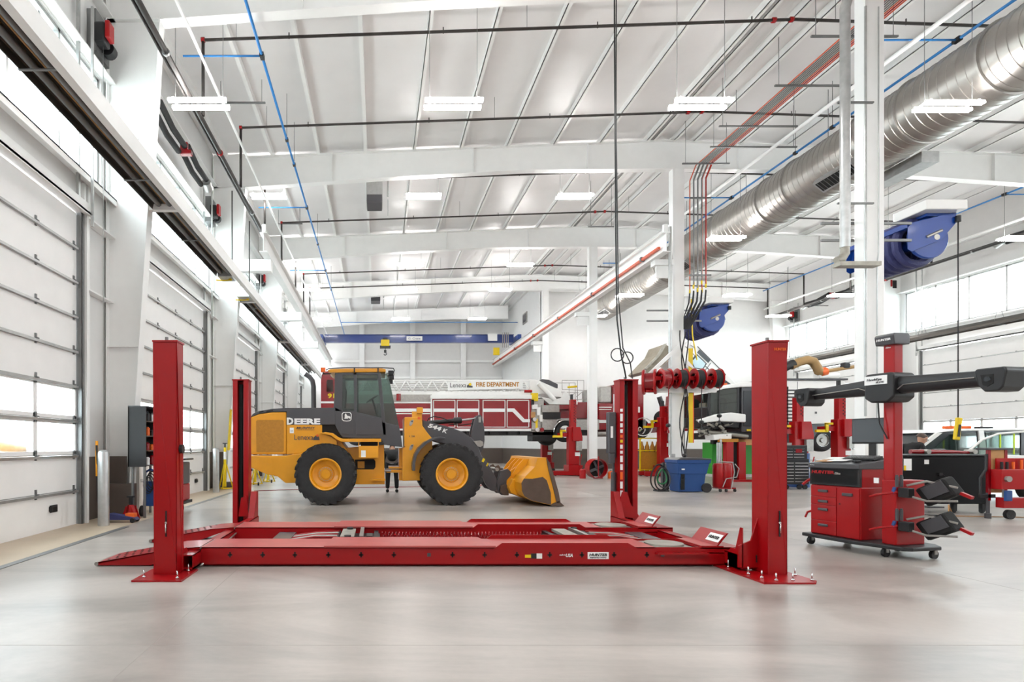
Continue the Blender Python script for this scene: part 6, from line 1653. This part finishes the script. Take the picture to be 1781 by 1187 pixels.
tag(MB().lathe([(0, .42), (.06, .42), (.06, .58), (.03, .63), (.02, .66), (0, .66)], (11.93, 10.66, -.0), (0, 0, 1), 12).box((11.88, 10.60, .40), (12.0, 10.76, .42)).build('spray_bottle', 'binblue', t), None) if 0 else MB().box((11.92, 10.72, .36), (12.03, 10.78, .56)).build('blue_pouch', 'binblue', t, bevel=.01)

# patrol car
def car():
    Y = 14.3; Z1 = 16.1
    t = thing('patrol_car', 'white patrol car with orange light bar parked behind the black workbench', 'car', (15.2, 15.2, 0))
    xs = 12.6
    body = [(12.3, .35), (12.25, .75), (12.5, .98), (13.35, 1.10), (13.75, 1.18), (17.3, 1.22), (17.6, 1.0), (17.6, .4), (12.3, .3)]
    MB().prism(body, Y, Z1).build('body', 'wpaint', t, bevel=.05)
    MB().prism([(13.45, 1.10), (14.30, 1.72), (14.7, 1.82), (16.6, 1.84), (17.1, 1.70), (17.5, 1.2), (17.4, 1.15)], Y + .14, Z1 - .14).build('greenhouse', 'screen', t, bevel=.03)
    MB().prism([(14.25, 1.74), (14.7, 1.84), (16.7, 1.86), (17.1, 1.74), (17.1, 1.70), (16.6, 1.80), (14.7, 1.78)], Y + .10, Z1 - .10).build('roof', 'wpaint', t, bevel=.02)
    MB().prism([(13.40, 1.10), (14.25, 1.74), (14.38, 1.74), (13.55, 1.10)], Y + .10, Y + .17).build('windshield_pillar', 'wpaint', t)
    MB().prism([(15.35, 1.16), (15.30, 1.80), (15.42, 1.80), (15.52, 1.16)], Y + .10, Y + .16).build('door_pillar', 'wpaint', t)
    MB().prism([(14.0, 1.2), (14.6, 1.70), (15.25, 1.74), (15.3, 1.2)], Y + .12, Y + .13).build('side_window', 'tglass', t)
    MB().prism([(15.55, 1.2), (15.5, 1.75), (16.4, 1.75), (16.8, 1.2)], Y + .12, Y + .13).build('rear_side_window', 'tglass', t)
    MB().box((15.3, Y + .75, 1.86), (15.8, Z1 - .75, 1.94)).build('light_bar', 'orange', t, bevel=.015)
    MB().box((15.75, Y + .5, 1.86), (16.1, Y + .65, 1.91)).build('light_bar_base', 'black', t)
    for x in (13.1, 16.7):
        c = (x, Y + .0, .36)
        w = MB().lathe([(.2, .02), (.24, -.01), (.33, 0), (.36, .04), (.36, .22)], c, (0, 1, 0), 28).build('tire', 'rubber', t)
        MB().lathe([(.2, .02), (.18, .06), (0, .05)], c, (0, 1, 0), 20).build('rim', 'steel', w)
        w = MB().lathe([(.36, -.22), (.36, -.04), (.33, 0), (.2, -.02)], (x, Z1, .36), (0, 1, 0), 28).build('tire', 'rubber', t)
    MB().cbox((14.1, Y - .08, 1.25), (.22, .16, .18)).build('door_mirror', 'dgrey', t, bevel=.03)
    # opened front door standing towards the viewer
    d = MB().box((14.3, Y - .75, .4), (15.6, Y - .70, 1.18)).build('open_door', 'wpaint', t, bevel=.02)
    f = MB()
    f.tube([(14.05, Y - .72, 1.18), (14.5, Y - .72, 1.55), (14.9, Y - .72, 1.70), (15.55, Y - .72, 1.75), (15.6, Y - .72, 1.18)], .025, 6)
    f.build('door_frame', 'wpaint', d)
    MB().box((15.42, Y - .74, 1.18), (15.62, Y - .70, 1.76)).build('frame_panel', 'dgrey', d)
    MB().prism([(14.12, 1.18), (14.5, 1.53), (14.9, 1.68), (15.42, 1.73), (15.42, 1.18)], Y - .725, Y - .715).build('door_glass', 'tglass', d)
    MB().box((14.35, Y - .70, .8), (14.4, Y + .05, .95)).build('door_hinge', 'dgrey', d)
    for xx in (14.92, 15.25): MB().box((xx, Y - .73, 1.2), (xx + .03, Y - .71, 1.7)).build('masking_tape', 'lime', d)
car()
tag(MB().tube([(12.6, 13.1, 2.1), (13.0, 13.1, 2.12), (13.3, 13.1, 2.12), (13.35, 13.1, 2.05)], .03, 8).cyl((13.35, 13.1, 2.06), (13.35, 13.1, 1.96), .06).build('yellow_boom', 'syellow'), 'yellow bent rod showing beside the console mast above the patrol car', 'rod') if 0 else None

# grey panel and pedestal near the column foot
tag(MB().box((10.22, 24.5, .75), (10.42, 24.6, 1.25)).build('electric_box', 'galv'), 'grey electric box', 'electric box') if 0 else None

# ================================================================ people
def skin_body(name, joints, edges, radii, m_, parent, sub=2):
    me = bpy.data.meshes.new(name)
    off = parent.location if parent else Vector((0, 0, 0))
    me.from_pydata([tuple(Vector(j) - off) for j in joints], edges, [])
    o = bpy.data.objects.new(name, me); col.objects.link(o); o.parent = parent
    me.materials.append(M[m_])
    md = o.modifiers.new('skin', 'SKIN'); md.use_smooth_shade = True
    for i, r_ in enumerate(radii):
        sv = me.skin_vertices[0].data[i]
        sv.radius = r_ if isinstance(r_, tuple) else (r_, r_)
        sv.use_root = (i == 0)
    sd = o.modifiers.new('sub', 'SUBSURF'); sd.levels = sub; sd.render_levels = sub
    return o

def head(c, f, parent, hair, up=(0, 0, 1), beardless=True):
    """c: head centre, f: unit facing direction"""
    f = Vector(f).normalized(); up = Vector(up).normalized()
    s = f.cross(up).normalized(); u = s.cross(f).normalized(); c = Vector(c)
    def P3(a, b_, d): return c + f * a + s * b_ + u * d
    # skull and face as one lofted surface
    lv = [(-.115, .030, .025, .03), (-.105, .050, .04, .03), (-.085, .062, .052, .022), (-.055, .074, .062, .012), (-.025, .082, .070, .006), (.0, .088, .074, .0), (.03, .094, .077, -.004), (.06, .094, .075, -.008), (.085, .082, .064, -.012), (.105, .058, .045, -.014), (.118, .02, .018, -.014)]
    n = 16; vs = []
    for z, a, b_, sh in lv:
        for k in range(n):
            t_ = 2 * PI * k / n
            vs.append(P3(sh + a * math.cos(t_), b_ * math.sin(t_), z))
    fs = [list(range(n))[::-1], [len(vs) - n + k for k in range(n)]]
    for i in range(len(lv) - 1):
        for k in range(n): fs.append((i * n + k, i * n + (k + 1) % n, (i + 1) * n + (k + 1) % n, (i + 1) * n + k))
    h = MB().add(vs, fs, True)
    h.prism([(0, 0)] * 3, 0, 0) if 0 else None
    # nose
    h.add([P3(.085, 0, .03), P3(.118, 0, -.018), P3(.084, .016, -.024), P3(.084, -.016, -.024), P3(.09, 0, -.03)], [(0, 1, 2), (0, 3, 1), (1, 3, 4), (1, 4, 2)], True)
    for sg in (-1, 1):
        h.lathe([(0, -.008), (.022, -.006), (.03, .002), (.02, .008), (0, .006)], P3(-.005, sg * .078, -.005), s * sg, 12)
    ho = h.build('head', 'skin', parent)
    for sg in (-1, 1):
        MB().lathe([(0, -.010), (.008, -.007), (.011, 0), (.008, .007), (0, .010)], P3(.078, sg * .030, .01), f, 10).build('eye', 'label', ho)
        MB().cyl(P3(.086, sg * .030, .01), P3(.0895, sg * .030, .01), .005, n=8).build('iris', 'matte', ho)
        MB().cbox(P3(.086, sg * .030, .028), (.022, .022, .006)).build('eyebrow', 'matte', ho)
    MB().cbox(P3(.083, 0, -.055), (.018, .034, .007)).build('mouth', 'truckred', ho)
    b = MB(); vs = []; fs = []
    lv2 = [(.005, .100, .086, -.012), (.04, .104, .087, -.018), (.07, .098, .082, -.022), (.095, .085, .068, -.022), (.115, .062, .048, -.02), (.127, .02, .018, -.018)]
    for z, a, b_, sh in lv2:
        for k in range(n):
            t_ = 2 * PI * k / n
            front = math.cos(t_) > .35
            aa = a * (.80 if front else 1)
            zz = z + (.05 if front and z < .06 else 0)
            vs.append(P3(sh + aa * math.cos(t_), b_ * math.sin(t_) * (1 if not front else .97), zz))
    for i in range(len(lv2) - 1):
        for k in range(n): fs.append((i * n + k, i * n + (k + 1) % n, (i + 1) * n + (k + 1) % n, (i + 1) * n + k))
    b.add(vs, fs, True).build('hair', hair, ho)
    return ho, P3

def hand(wrist, d, palm_n, parent, curl=.5):
    """five separate fingers; d: finger direction, palm_n: palm normal"""
    w = Vector(wrist); d = Vector(d).normalized(); nrm = Vector(palm_n).normalized(); s = d.cross(nrm).normalized(); nrm = s.cross(d)
    js = [w, w + d * .05, w + d * .085]; rs = [(.026, .018), (.036, .015), (.038, .014)]; es = [(0, 1), (1, 2)]
    o = skin_body('hand', js, es, rs, 'skin', parent, 2)
    for k, L_ in enumerate((.068, .078, .072, .056)):
        b0 = w + d * .082 + s * (.028 - k * .019)
        a = curl * .5; p = [b0]
        dd = d.copy()
        for seg in (.45, .32, .23):
            p.append(p[-1] + dd * L_ * seg)
            dd = (dd + nrm * math.tan(a)).normalized()
        skin_body('finger', p, [(0, 1), (1, 2), (2, 3)], [.010, .009, .0085, .007], 'skin', o if False else parent, 1)
    b0 = w + d * .03 + s * .03
    skin_body('thumb', [b0, b0 + (s * .7 + d * .6).normalized() * .035, b0 + (s * .5 + d * .9 + nrm * .4).normalized() * .065], [(0, 1), (1, 2)], [.012, .011, .008], 'skin', parent, 1)

# technician leaning over the workbench
def technician():
    o = Vector((12.35, 13.0, 0))
    t = thing('person', 'person in black hoodie and glasses looking down at a small laptop by the patrol car', 'person', tuple(o))
    hip = o + Vector((-.10, 0, .92))
    chest = o + Vector((-.04, 0, 1.28)); neck = o + Vector((.06, 0, 1.43)); nk2 = o + Vector((.11, 0, 1.475))
    j = [hip, hip + Vector((.03, 0, .15)), chest, neck]
    r_ = [(.16, .13), (.17, .14), (.19, .15), (.09, .085)]
    e = [(0, 1), (1, 2), (2, 3)]
    for s in (-1, 1):
        i = len(j)
        sh = chest + Vector((.02, s * .17, .10)); el = chest + Vector((.05, s * .24, -.14)); wr = chest + Vector((.27, s * .10, -.13))
        j += [sh, el, wr]; r_ += [.09, .065, .045]; e += [(2, i), (i, i + 1), (i + 1, i + 2)]
    body = skin_body('hoodie', j, e, r_, 'cloth', t)
    j = [hip]; r2 = [(.15, .12)]; e = []
    for s in (-1, 1):
        i = len(j)
        j += [hip + Vector((.01, s * .10, -.10)), o + Vector((-.06, s * .12, .48)), o + Vector((-.12, s * .13, .10))]; r2 += [.10, .07, .055]; e += [(0, i), (i, i + 1), (i + 1, i + 2)]
    skin_body('trousers', j, e, r2, 'dgrey', t)
    for s in (-1, 1): skin_body('shoe', [o + Vector((-.14, s * .13, .05)), o + Vector((.0, s * .13, .045)), o + Vector((.08, s * .13, .04))], [(0, 1), (1, 2)], [.05, .05, .035], 'matte', t)
    skin_body('neck', [neck, nk2], [(0, 1)], [.06, .055], 'skin', t, 2)
    fdir = Vector((.86, -.25, -.45))
    up = Vector((.45, -.1, .86))
    hc = o + Vector((.155, 0, 1.565))
    ho, P3 = head(hc, fdir, t, 'wear', up)
    g = MB()
    for sg in (-1, 1):
        c = P3(.098, sg * .032, .008)
        f = fdir.normalized(); s = f.cross(up).normalized(); u = s.cross(f)
        g.tube([c + s * (.024 * math.cos(a)) + u * (.017 * math.sin(a)) for a in [2 * PI * k / 14 for k in range(14)]], .0028, 5, closed=True)
        g.cyl(P3(.096, sg * .056, .010), P3(.0, sg * .082, .010), .0028, n=5)
    g.cyl(P3(.098, -.008, .01), P3(.098, .008, .01), .0028, n=5)
    g.build('glasses', 'matte', ho)
    skin_body('hood', [neck + Vector((-.09, 0, .0)), neck + Vector((-.04, .09, .03)), neck + Vector((-.04, -.09, .03)), neck + Vector((.05, .09, -.0)), neck + Vector((.05, -.09, -.0))], [(0, 1), (0, 2), (1, 3), (2, 4)], [.05, .045, .045, .03, .03], 'cloth', t)
    for s in (-1, 1): hand(chest + Vector((.27, s * .10, -.13)), (.9, -s * .3, .0), (0, 0, -1), t)
    l = thing('laptop', 'small black laptop open in front of the person in the black hoodie', 'laptop', (12.5, 13.0, 1.12))
    MB().box((12.52, 12.85, 1.075), (12.78, 13.15, 1.09)).build('keyboard_base', 'black', l)
    MB().box((12.62, 12.55, 1.09), (12.64, 12.95, 1.30), Matrix.Rotation(.5, 3, 'Z')).build('lid', 'black', l)
    MB().box((12.5, 12.8, .0), (12.82, 13.2, .03)).cyl((12.66, 13.0, .03), (12.66, 13.0, 1.06), .03).box((12.48, 12.8, 1.06), (12.84, 13.2, 1.075)).build('laptop_stand', 'dgrey', l)
technician()

# mechanic bent over behind the loader
def mechanic():
    o = Vector((.45, 17.05, 0))
    t = thing('person', 'person in black clothes bending forward behind the loader, seen through its articulation gap', 'person', tuple(o))
    hip = o + Vector((0, 0, .98))
    j = [hip, hip + Vector((.01, .15, .12)), hip + Vector((.02, .38, .25)), hip + Vector((.02, .48, .28))]
    r_ = [(.17, .15), (.17, .14), (.18, .13), (.09, .08)]; e = [(0, 1), (1, 2), (2, 3)]
    for s in (-1, 1):
        i = len(j)
        j += [hip + Vector((s * .20, .36, .22)), hip + Vector((s * .26, .42, -.06)), hip + Vector((s * .16, .50, -.30))]; r_ += [.07, .055, .042]; e += [(2, i), (i, i + 1), (i + 1, i + 2)]
    skin_body('jacket', j, e, r_, 'cloth', t)
    j = [hip]; r2 = [(.17, .14)]; e = []
    for s in (-1, 1):
        i = len(j)
        j += [hip + Vector((s * .10, 0, -.12)), o + Vector((s * .13, .0, .50)), o + Vector((s * .14, .0, .10))]; r2 += [.11, .08, .065]; e += [(0, i), (i, i + 1), (i + 1, i + 2)]
    skin_body('trousers', j, e, r2, 'cloth', t)
    for s in (-1, 1): skin_body('boot', [o + Vector((s * .14, -.10, .05)), o + Vector((s * .14, .04, .055)), o + Vector((s * .15, .14, .04))], [(0, 1), (1, 2)], [.052, .055, .04], 'matte', t)
    head(hip + Vector((.02, .62, .33)), (0, .55, -.8), t, 'matte', (0, .8, .55))
    for s in (-1, 1): hand(hip + Vector((s * .16, .50, -.30)), (0, .4, -.9), (0, 1, 0), t)
mechanic()

# ================================================================ left-hand side items
for k, (x, y) in enumerate(((-4.83, 10.0), (-4.85, 17.05), (-4.85, 24.4), (-4.85, 12.7 + 19))):
    if k == 3: continue
    t = thing('bollard', ['galvanised steel bollard beside the nearest overhead door', 'galvanised steel bollard beside the second overhead door', 'galvanised steel bollard beside the third overhead door'][k], 'bollard', (x, y, 0), 0, 'bollards along the left doors')
    MB().lathe([(.095, 0), (.095, 1.27), (.085, 1.31), (.05, 1.335), (0, 1.34)], (x, y, 0), (0, 0, 1), 28).build('post', 'galv', t)
t = thing('column_plinth', 'brown-grey painted block at the foot of the nearest left column', 'plinth', (-5.2, 11.3, 0))
MB().box((-5.44, 11.15, 0), (-5.06, 11.36, .66)).box((-5.06, 11.15, 0), (-4.82, 11.36, .66)).build('block', 'wains', t, bevel=.01)
t = thing('wall_cabinet', 'tall dark open-front parts cabinet half hidden behind the front left lift post', 'cabinet', (-4.66, 11.4, .0))
x0, x1, y0, y1 = -4.84, -4.49, 11.0, 11.95
z0, z1 = 1.0, 2.17
MB().box((x0, y0, z0), (x1, y0 + .02, z1)).build('side_panel', 'black', t)
MB().box((x0, y1 - .02, z0), (x1, y1, z1)).build('side_panel', 'dgrey', t)
MB().box((x0, y0, z0), (x0 + .02, y1, z1)).build('back_panel', 'black', t)
MB().box((x0, y0, z1), (x1, y1, z1 + .02)).build('top_panel', 'dgrey', t)
R4 = random.Random(11)
for k in range(4):
    z = z0 + .02 + k * .29
    s = MB().box((x0, y0 + .02, z - .01), (x1 - .01, y1 - .02, z + .01)).build('shelf', 'dgrey', t)
for x in (x0 + .08, x1 - .04):
    for y in (y0 + .04, y1 - .06): MB().box((x - .03, y, 0), (x + .01, y + .04, z0)).build('leg', 'dgalv', t)
n = 0
nm = ['steel', 'label', 'truckred', 'orange', 'black', 'galv']
for k in range(4):
    z = z0 + .031 + k * .29
    for q in range(4):
        y = y0 + .12 + q * .22
        hh = R4.uniform(.12, .22)
        o = thing('parts_bottle', '%s bottle on the %s shelf of the dark open-front cabinet, %s along it' % (['grey', 'white', 'dark red', 'orange', 'black', 'silver'][(k + q) % 6], ['lowest', 'second', 'third', 'top'][k], ['first', 'second', 'third', 'fourth'][q]), 'bottle', (-4.60, y, z), 0, 'bottles in the dark cabinet')
        MB().lathe([(0, 0), (.045, 0), (.045, hh * .75), (.02, hh * .88), (0, hh * .88)], (-4.60, y, z), (0, 0, 1), 10).build('body', nm[(k + q) % 6], o)
        MB().lathe([(0, hh * .86), (.02, hh * .86), (.02, hh), (0, hh)], (-4.60, y, z), (0, 0, 1), 8).build('cap', 'black', o)

t = thing('jack_stand', 'short red jack stand on the floor beside the brown-grey block', 'jack stand', (-4.72, 10.85, 0))
for sx in (-1, 1):
    for sy in (-1, 1):
        MB().prism([(-4.72 + sx * .14, 0), (-4.72 + sx * .10, 0), (-4.72 + sx * .03, .26), (-4.72 + sx * .05, .26)], 10.85 + sy * .10 - .01, 10.85 + sy * .10 + .01).build('leg', 'red', t)
MB().lathe([(.15, .01), (.055, .28), (.045, .28), (.14, .01)], (-4.72, 10.85, 0), (0, 0, 1), 4).build('skirt', 'red', t)
MB().box((-4.75, 10.83, .2), (-4.69, 10.87, .42)).build('ratchet_post', 'black', t)
MB().box((-4.78, 10.80, .42), (-4.66, 10.90, .45)).build('saddle', 'black', t)
t = thing('trolley_jack', 'low dark blue trolley jack on the floor behind the nearest bollard', 'floor jack', (-4.85, 10.45, 0))
MB().prism([(-5.1, .05), (-5.1, .14), (-4.9, .17), (-4.45, .10), (-4.4, .05)], 10.36, 10.52).build('frame', 'binblue' if 0 else 'hose', t, bevel=.01)
for x in (-5.03, -4.47):
    for y in (10.33, 10.52): MB().cyl((x, y, .045), (x, y + .04, .045), .045).build('wheel', 'black', t)
MB().box((-4.62, 10.38, .10), (-4.45, 10.50, .17)).build('saddle', 'orange', t)
MB().tube([(-5.08, 10.44, .14), (-5.15, 10.45, .4), (-5.17, 10.46, .9), (-5.18, 10.46, 1.42)], .02).build('handle', 'black', t)
MB().cyl((-5.175, 10.46, .85), (-5.185, 10.47, 1.5), .024).build('orange_grip', 'ochre', t)
# blue hand truck
t = thing('hand_truck', 'blue hand truck with cables draped on it behind the brown-grey block', 'hand truck', (-4.55, 11.3, 0))
x = -4.66; y = 11.30
MB().tube([(x, y, .12), (x - .0, y + .05, .5), (x - .0, y + .1, .88)], .02).tube([(x + .28, y, .12), (x + .22, y + .05, .5), (x + .2, y + .1, .88)], .02).tube([(x - .0, y + .1, .88), (x + .1, y + .1, .94), (x + .2, y + .1, .88)], .02).build('frame', 'binblue', t)
MB().prism([(x - .04, .7), (x + .22, .7), (x + .27, .2), (x + .02, .2)], y + .05, y + .09).build('back_plate', 'binblue', t, bevel=.01)
for xx in (x - .05, x + .30): MB().cyl((xx, y - .0, .11), (xx + .05, y - .0, .11), .11, n=20).build('wheel', 'rubber', t)
for k in range(4): MB().tube([(x + .1 + .09 * math.cos(a) + k * .03, y - .03 - k * .01, .62 + .16 * math.sin(a) + k * .04) for a in [2 * PI * i / 18 for i in range(18)]], .011, 6, closed=True).build('draped_cable', 'black', t)
# red welder cart
t = thing('welder_cart', 'red and charcoal wheeled service machine behind the front left lift post', 'service cart', (-4.4, 12.2, 0))
MB().box((-4.72, 12.1, .22), (-4.16, 12.6, .58)).build('lower_case', 'red', t, bevel=.03)
MB().box((-4.72, 12.1, .58), (-4.16, 12.6, 1.06)).build('upper_case', 'dgrey', t, bevel=.03)
MB().box((-4.75, 12.05, 1.10), (-4.08, 12.6, 1.14)).box((-4.6, 12.2, 1.04), (-4.3, 12.4, 1.24)).build('top_tray', 'black', t, bevel=.01)
MB().box((-4.74, 12.05, .16), (-4.12, 12.62, .22)).build('base', 'black', t)
for x in (-4.66, -4.2): MB().cyl((x - .03, 12.15, .08), (x + .03, 12.15, .08), .08).build('castor', 'rubber', t)
text('Snap-on', (-4.32, 12.095, .50), .22, .06, 'label', t, shear=.2, bold=.02)
# tall yellow jack stands
def ystand(x, y, h, lb, wheels=False):
    t = thing('tall_jack_stand', lb, 'jack stand', (x, y, 0), 0, 'tall yellow stands by the left wall')
    MB().cyl((x, y, .1), (x, y, h), .045, n=12).build('post', 'syellow', t)
    MB().cyl((x, y, h * .72), (x, y, h * .9), .047, n=12).build('warning_label', 'label', t)
    for k in range(3):
        a = k * 2 * PI / 3 + .5
        MB().cyl((x + .26 * math.cos(a), y + .26 * math.sin(a), .03), (x + .04 * math.cos(a), y + .04 * math.sin(a), h * .6), .022, n=8).build('leg', 'syellow', t)
    MB().tube([(x + .26 * math.cos(k * 2 * PI / 3 + .5), y + .26 * math.sin(k * 2 * PI / 3 + .5), .05) for k in range(3)], .018, 6, closed=True).build('foot_ring', 'syellow', t)
    MB().cyl((x, y, h), (x, y, h + .12), .025).cbox((x, y, h + .13), (.12, .12, .03)).build('saddle', 'black', t)
    if wheels: MB().cyl((x + .15, y - .25, .06), (x + .19, y - .25, .06), .06).build('wheel', 'black', t)
ystand(-4.85, 18.05, 1.35, 'tall yellow jack stand left of the rear left lift post')
ystand(-4.35, 20.2, .95, 'yellow tripod stand showing under the rear of the loader, nearer one', True)
ystand(-4.15, 21.6, .9, 'yellow tripod stand showing under the rear of the loader, farther one', True)
t = thing('floor_mat_stack', 'low dark block on the floor beside the second bollard', 'block', (-4.95, 18.3, 0))
MB().box((-5.3, 18.5, 0), (-4.5, 18.75, .22)).build('block', 'dgrey', t, bevel=.02)
t = thing('column_guard', 'yellow edge guard on the second left column above the tall yellow stand', 'corner guard', (-4.9, 18.6, 1.2))
MB().prism([(-4.93, 1.25), (-4.84, 2.6), (-4.80, 2.6), (-4.88, 1.25)], 18.60, 18.76).build('guard', 'syellow', t)

# outside the nearest door
struct('ground', MB().box((-40, -20, -.25), (XL - .31, 60, -.02)).box((XR + .31, -20, -.25), (60, 60, -.02)), mat('pale_paving', '#c9c7c2', 0.8))
t = thing('parked_machine', 'orange and grey machine parked outside, seen through the nearest door windows', 'machine', (-8.5, 11, 0))
MB().prism([(-9.6, .6), (-9.6, 1.9), (-8.6, 1.3), (-7.9, .9), (-7.9, .6)], 10.2, 12.0).build('sloped_hood', 'yellow', t, bevel=.05)
MB().cyl((-9.2, 12.0, 1.75), (-7.2, 12.0, 1.45), .38).build('tank', 'steel', t)
MB().cyl((-8.2, 11.8, 1.2), (-7.2, 11.8, 1.2), .12).build('pipe', 'wpaint', t)
MB().box((-9.8, 10.4, .3), (-7.3, 12.2, .7)).build('chassis', 'dgrey', t)
for x in (-9.3, -7.8): MB().cyl((x, 10.2, .4), (x, 10.5, .4), .4).build('wheel', 'rubber', t)
MB().tube(arcpts((-9.0, 10.6, 2.3), .42, 0, 2 * PI, 24)[:-1], .05, 6, closed=True).build('ring', 'syellow', t)
MB().cyl((-9.0, 10.6, 1.3), (-9.0, 10.6, 1.9), .05).build('ring_post', 'syellow', t)
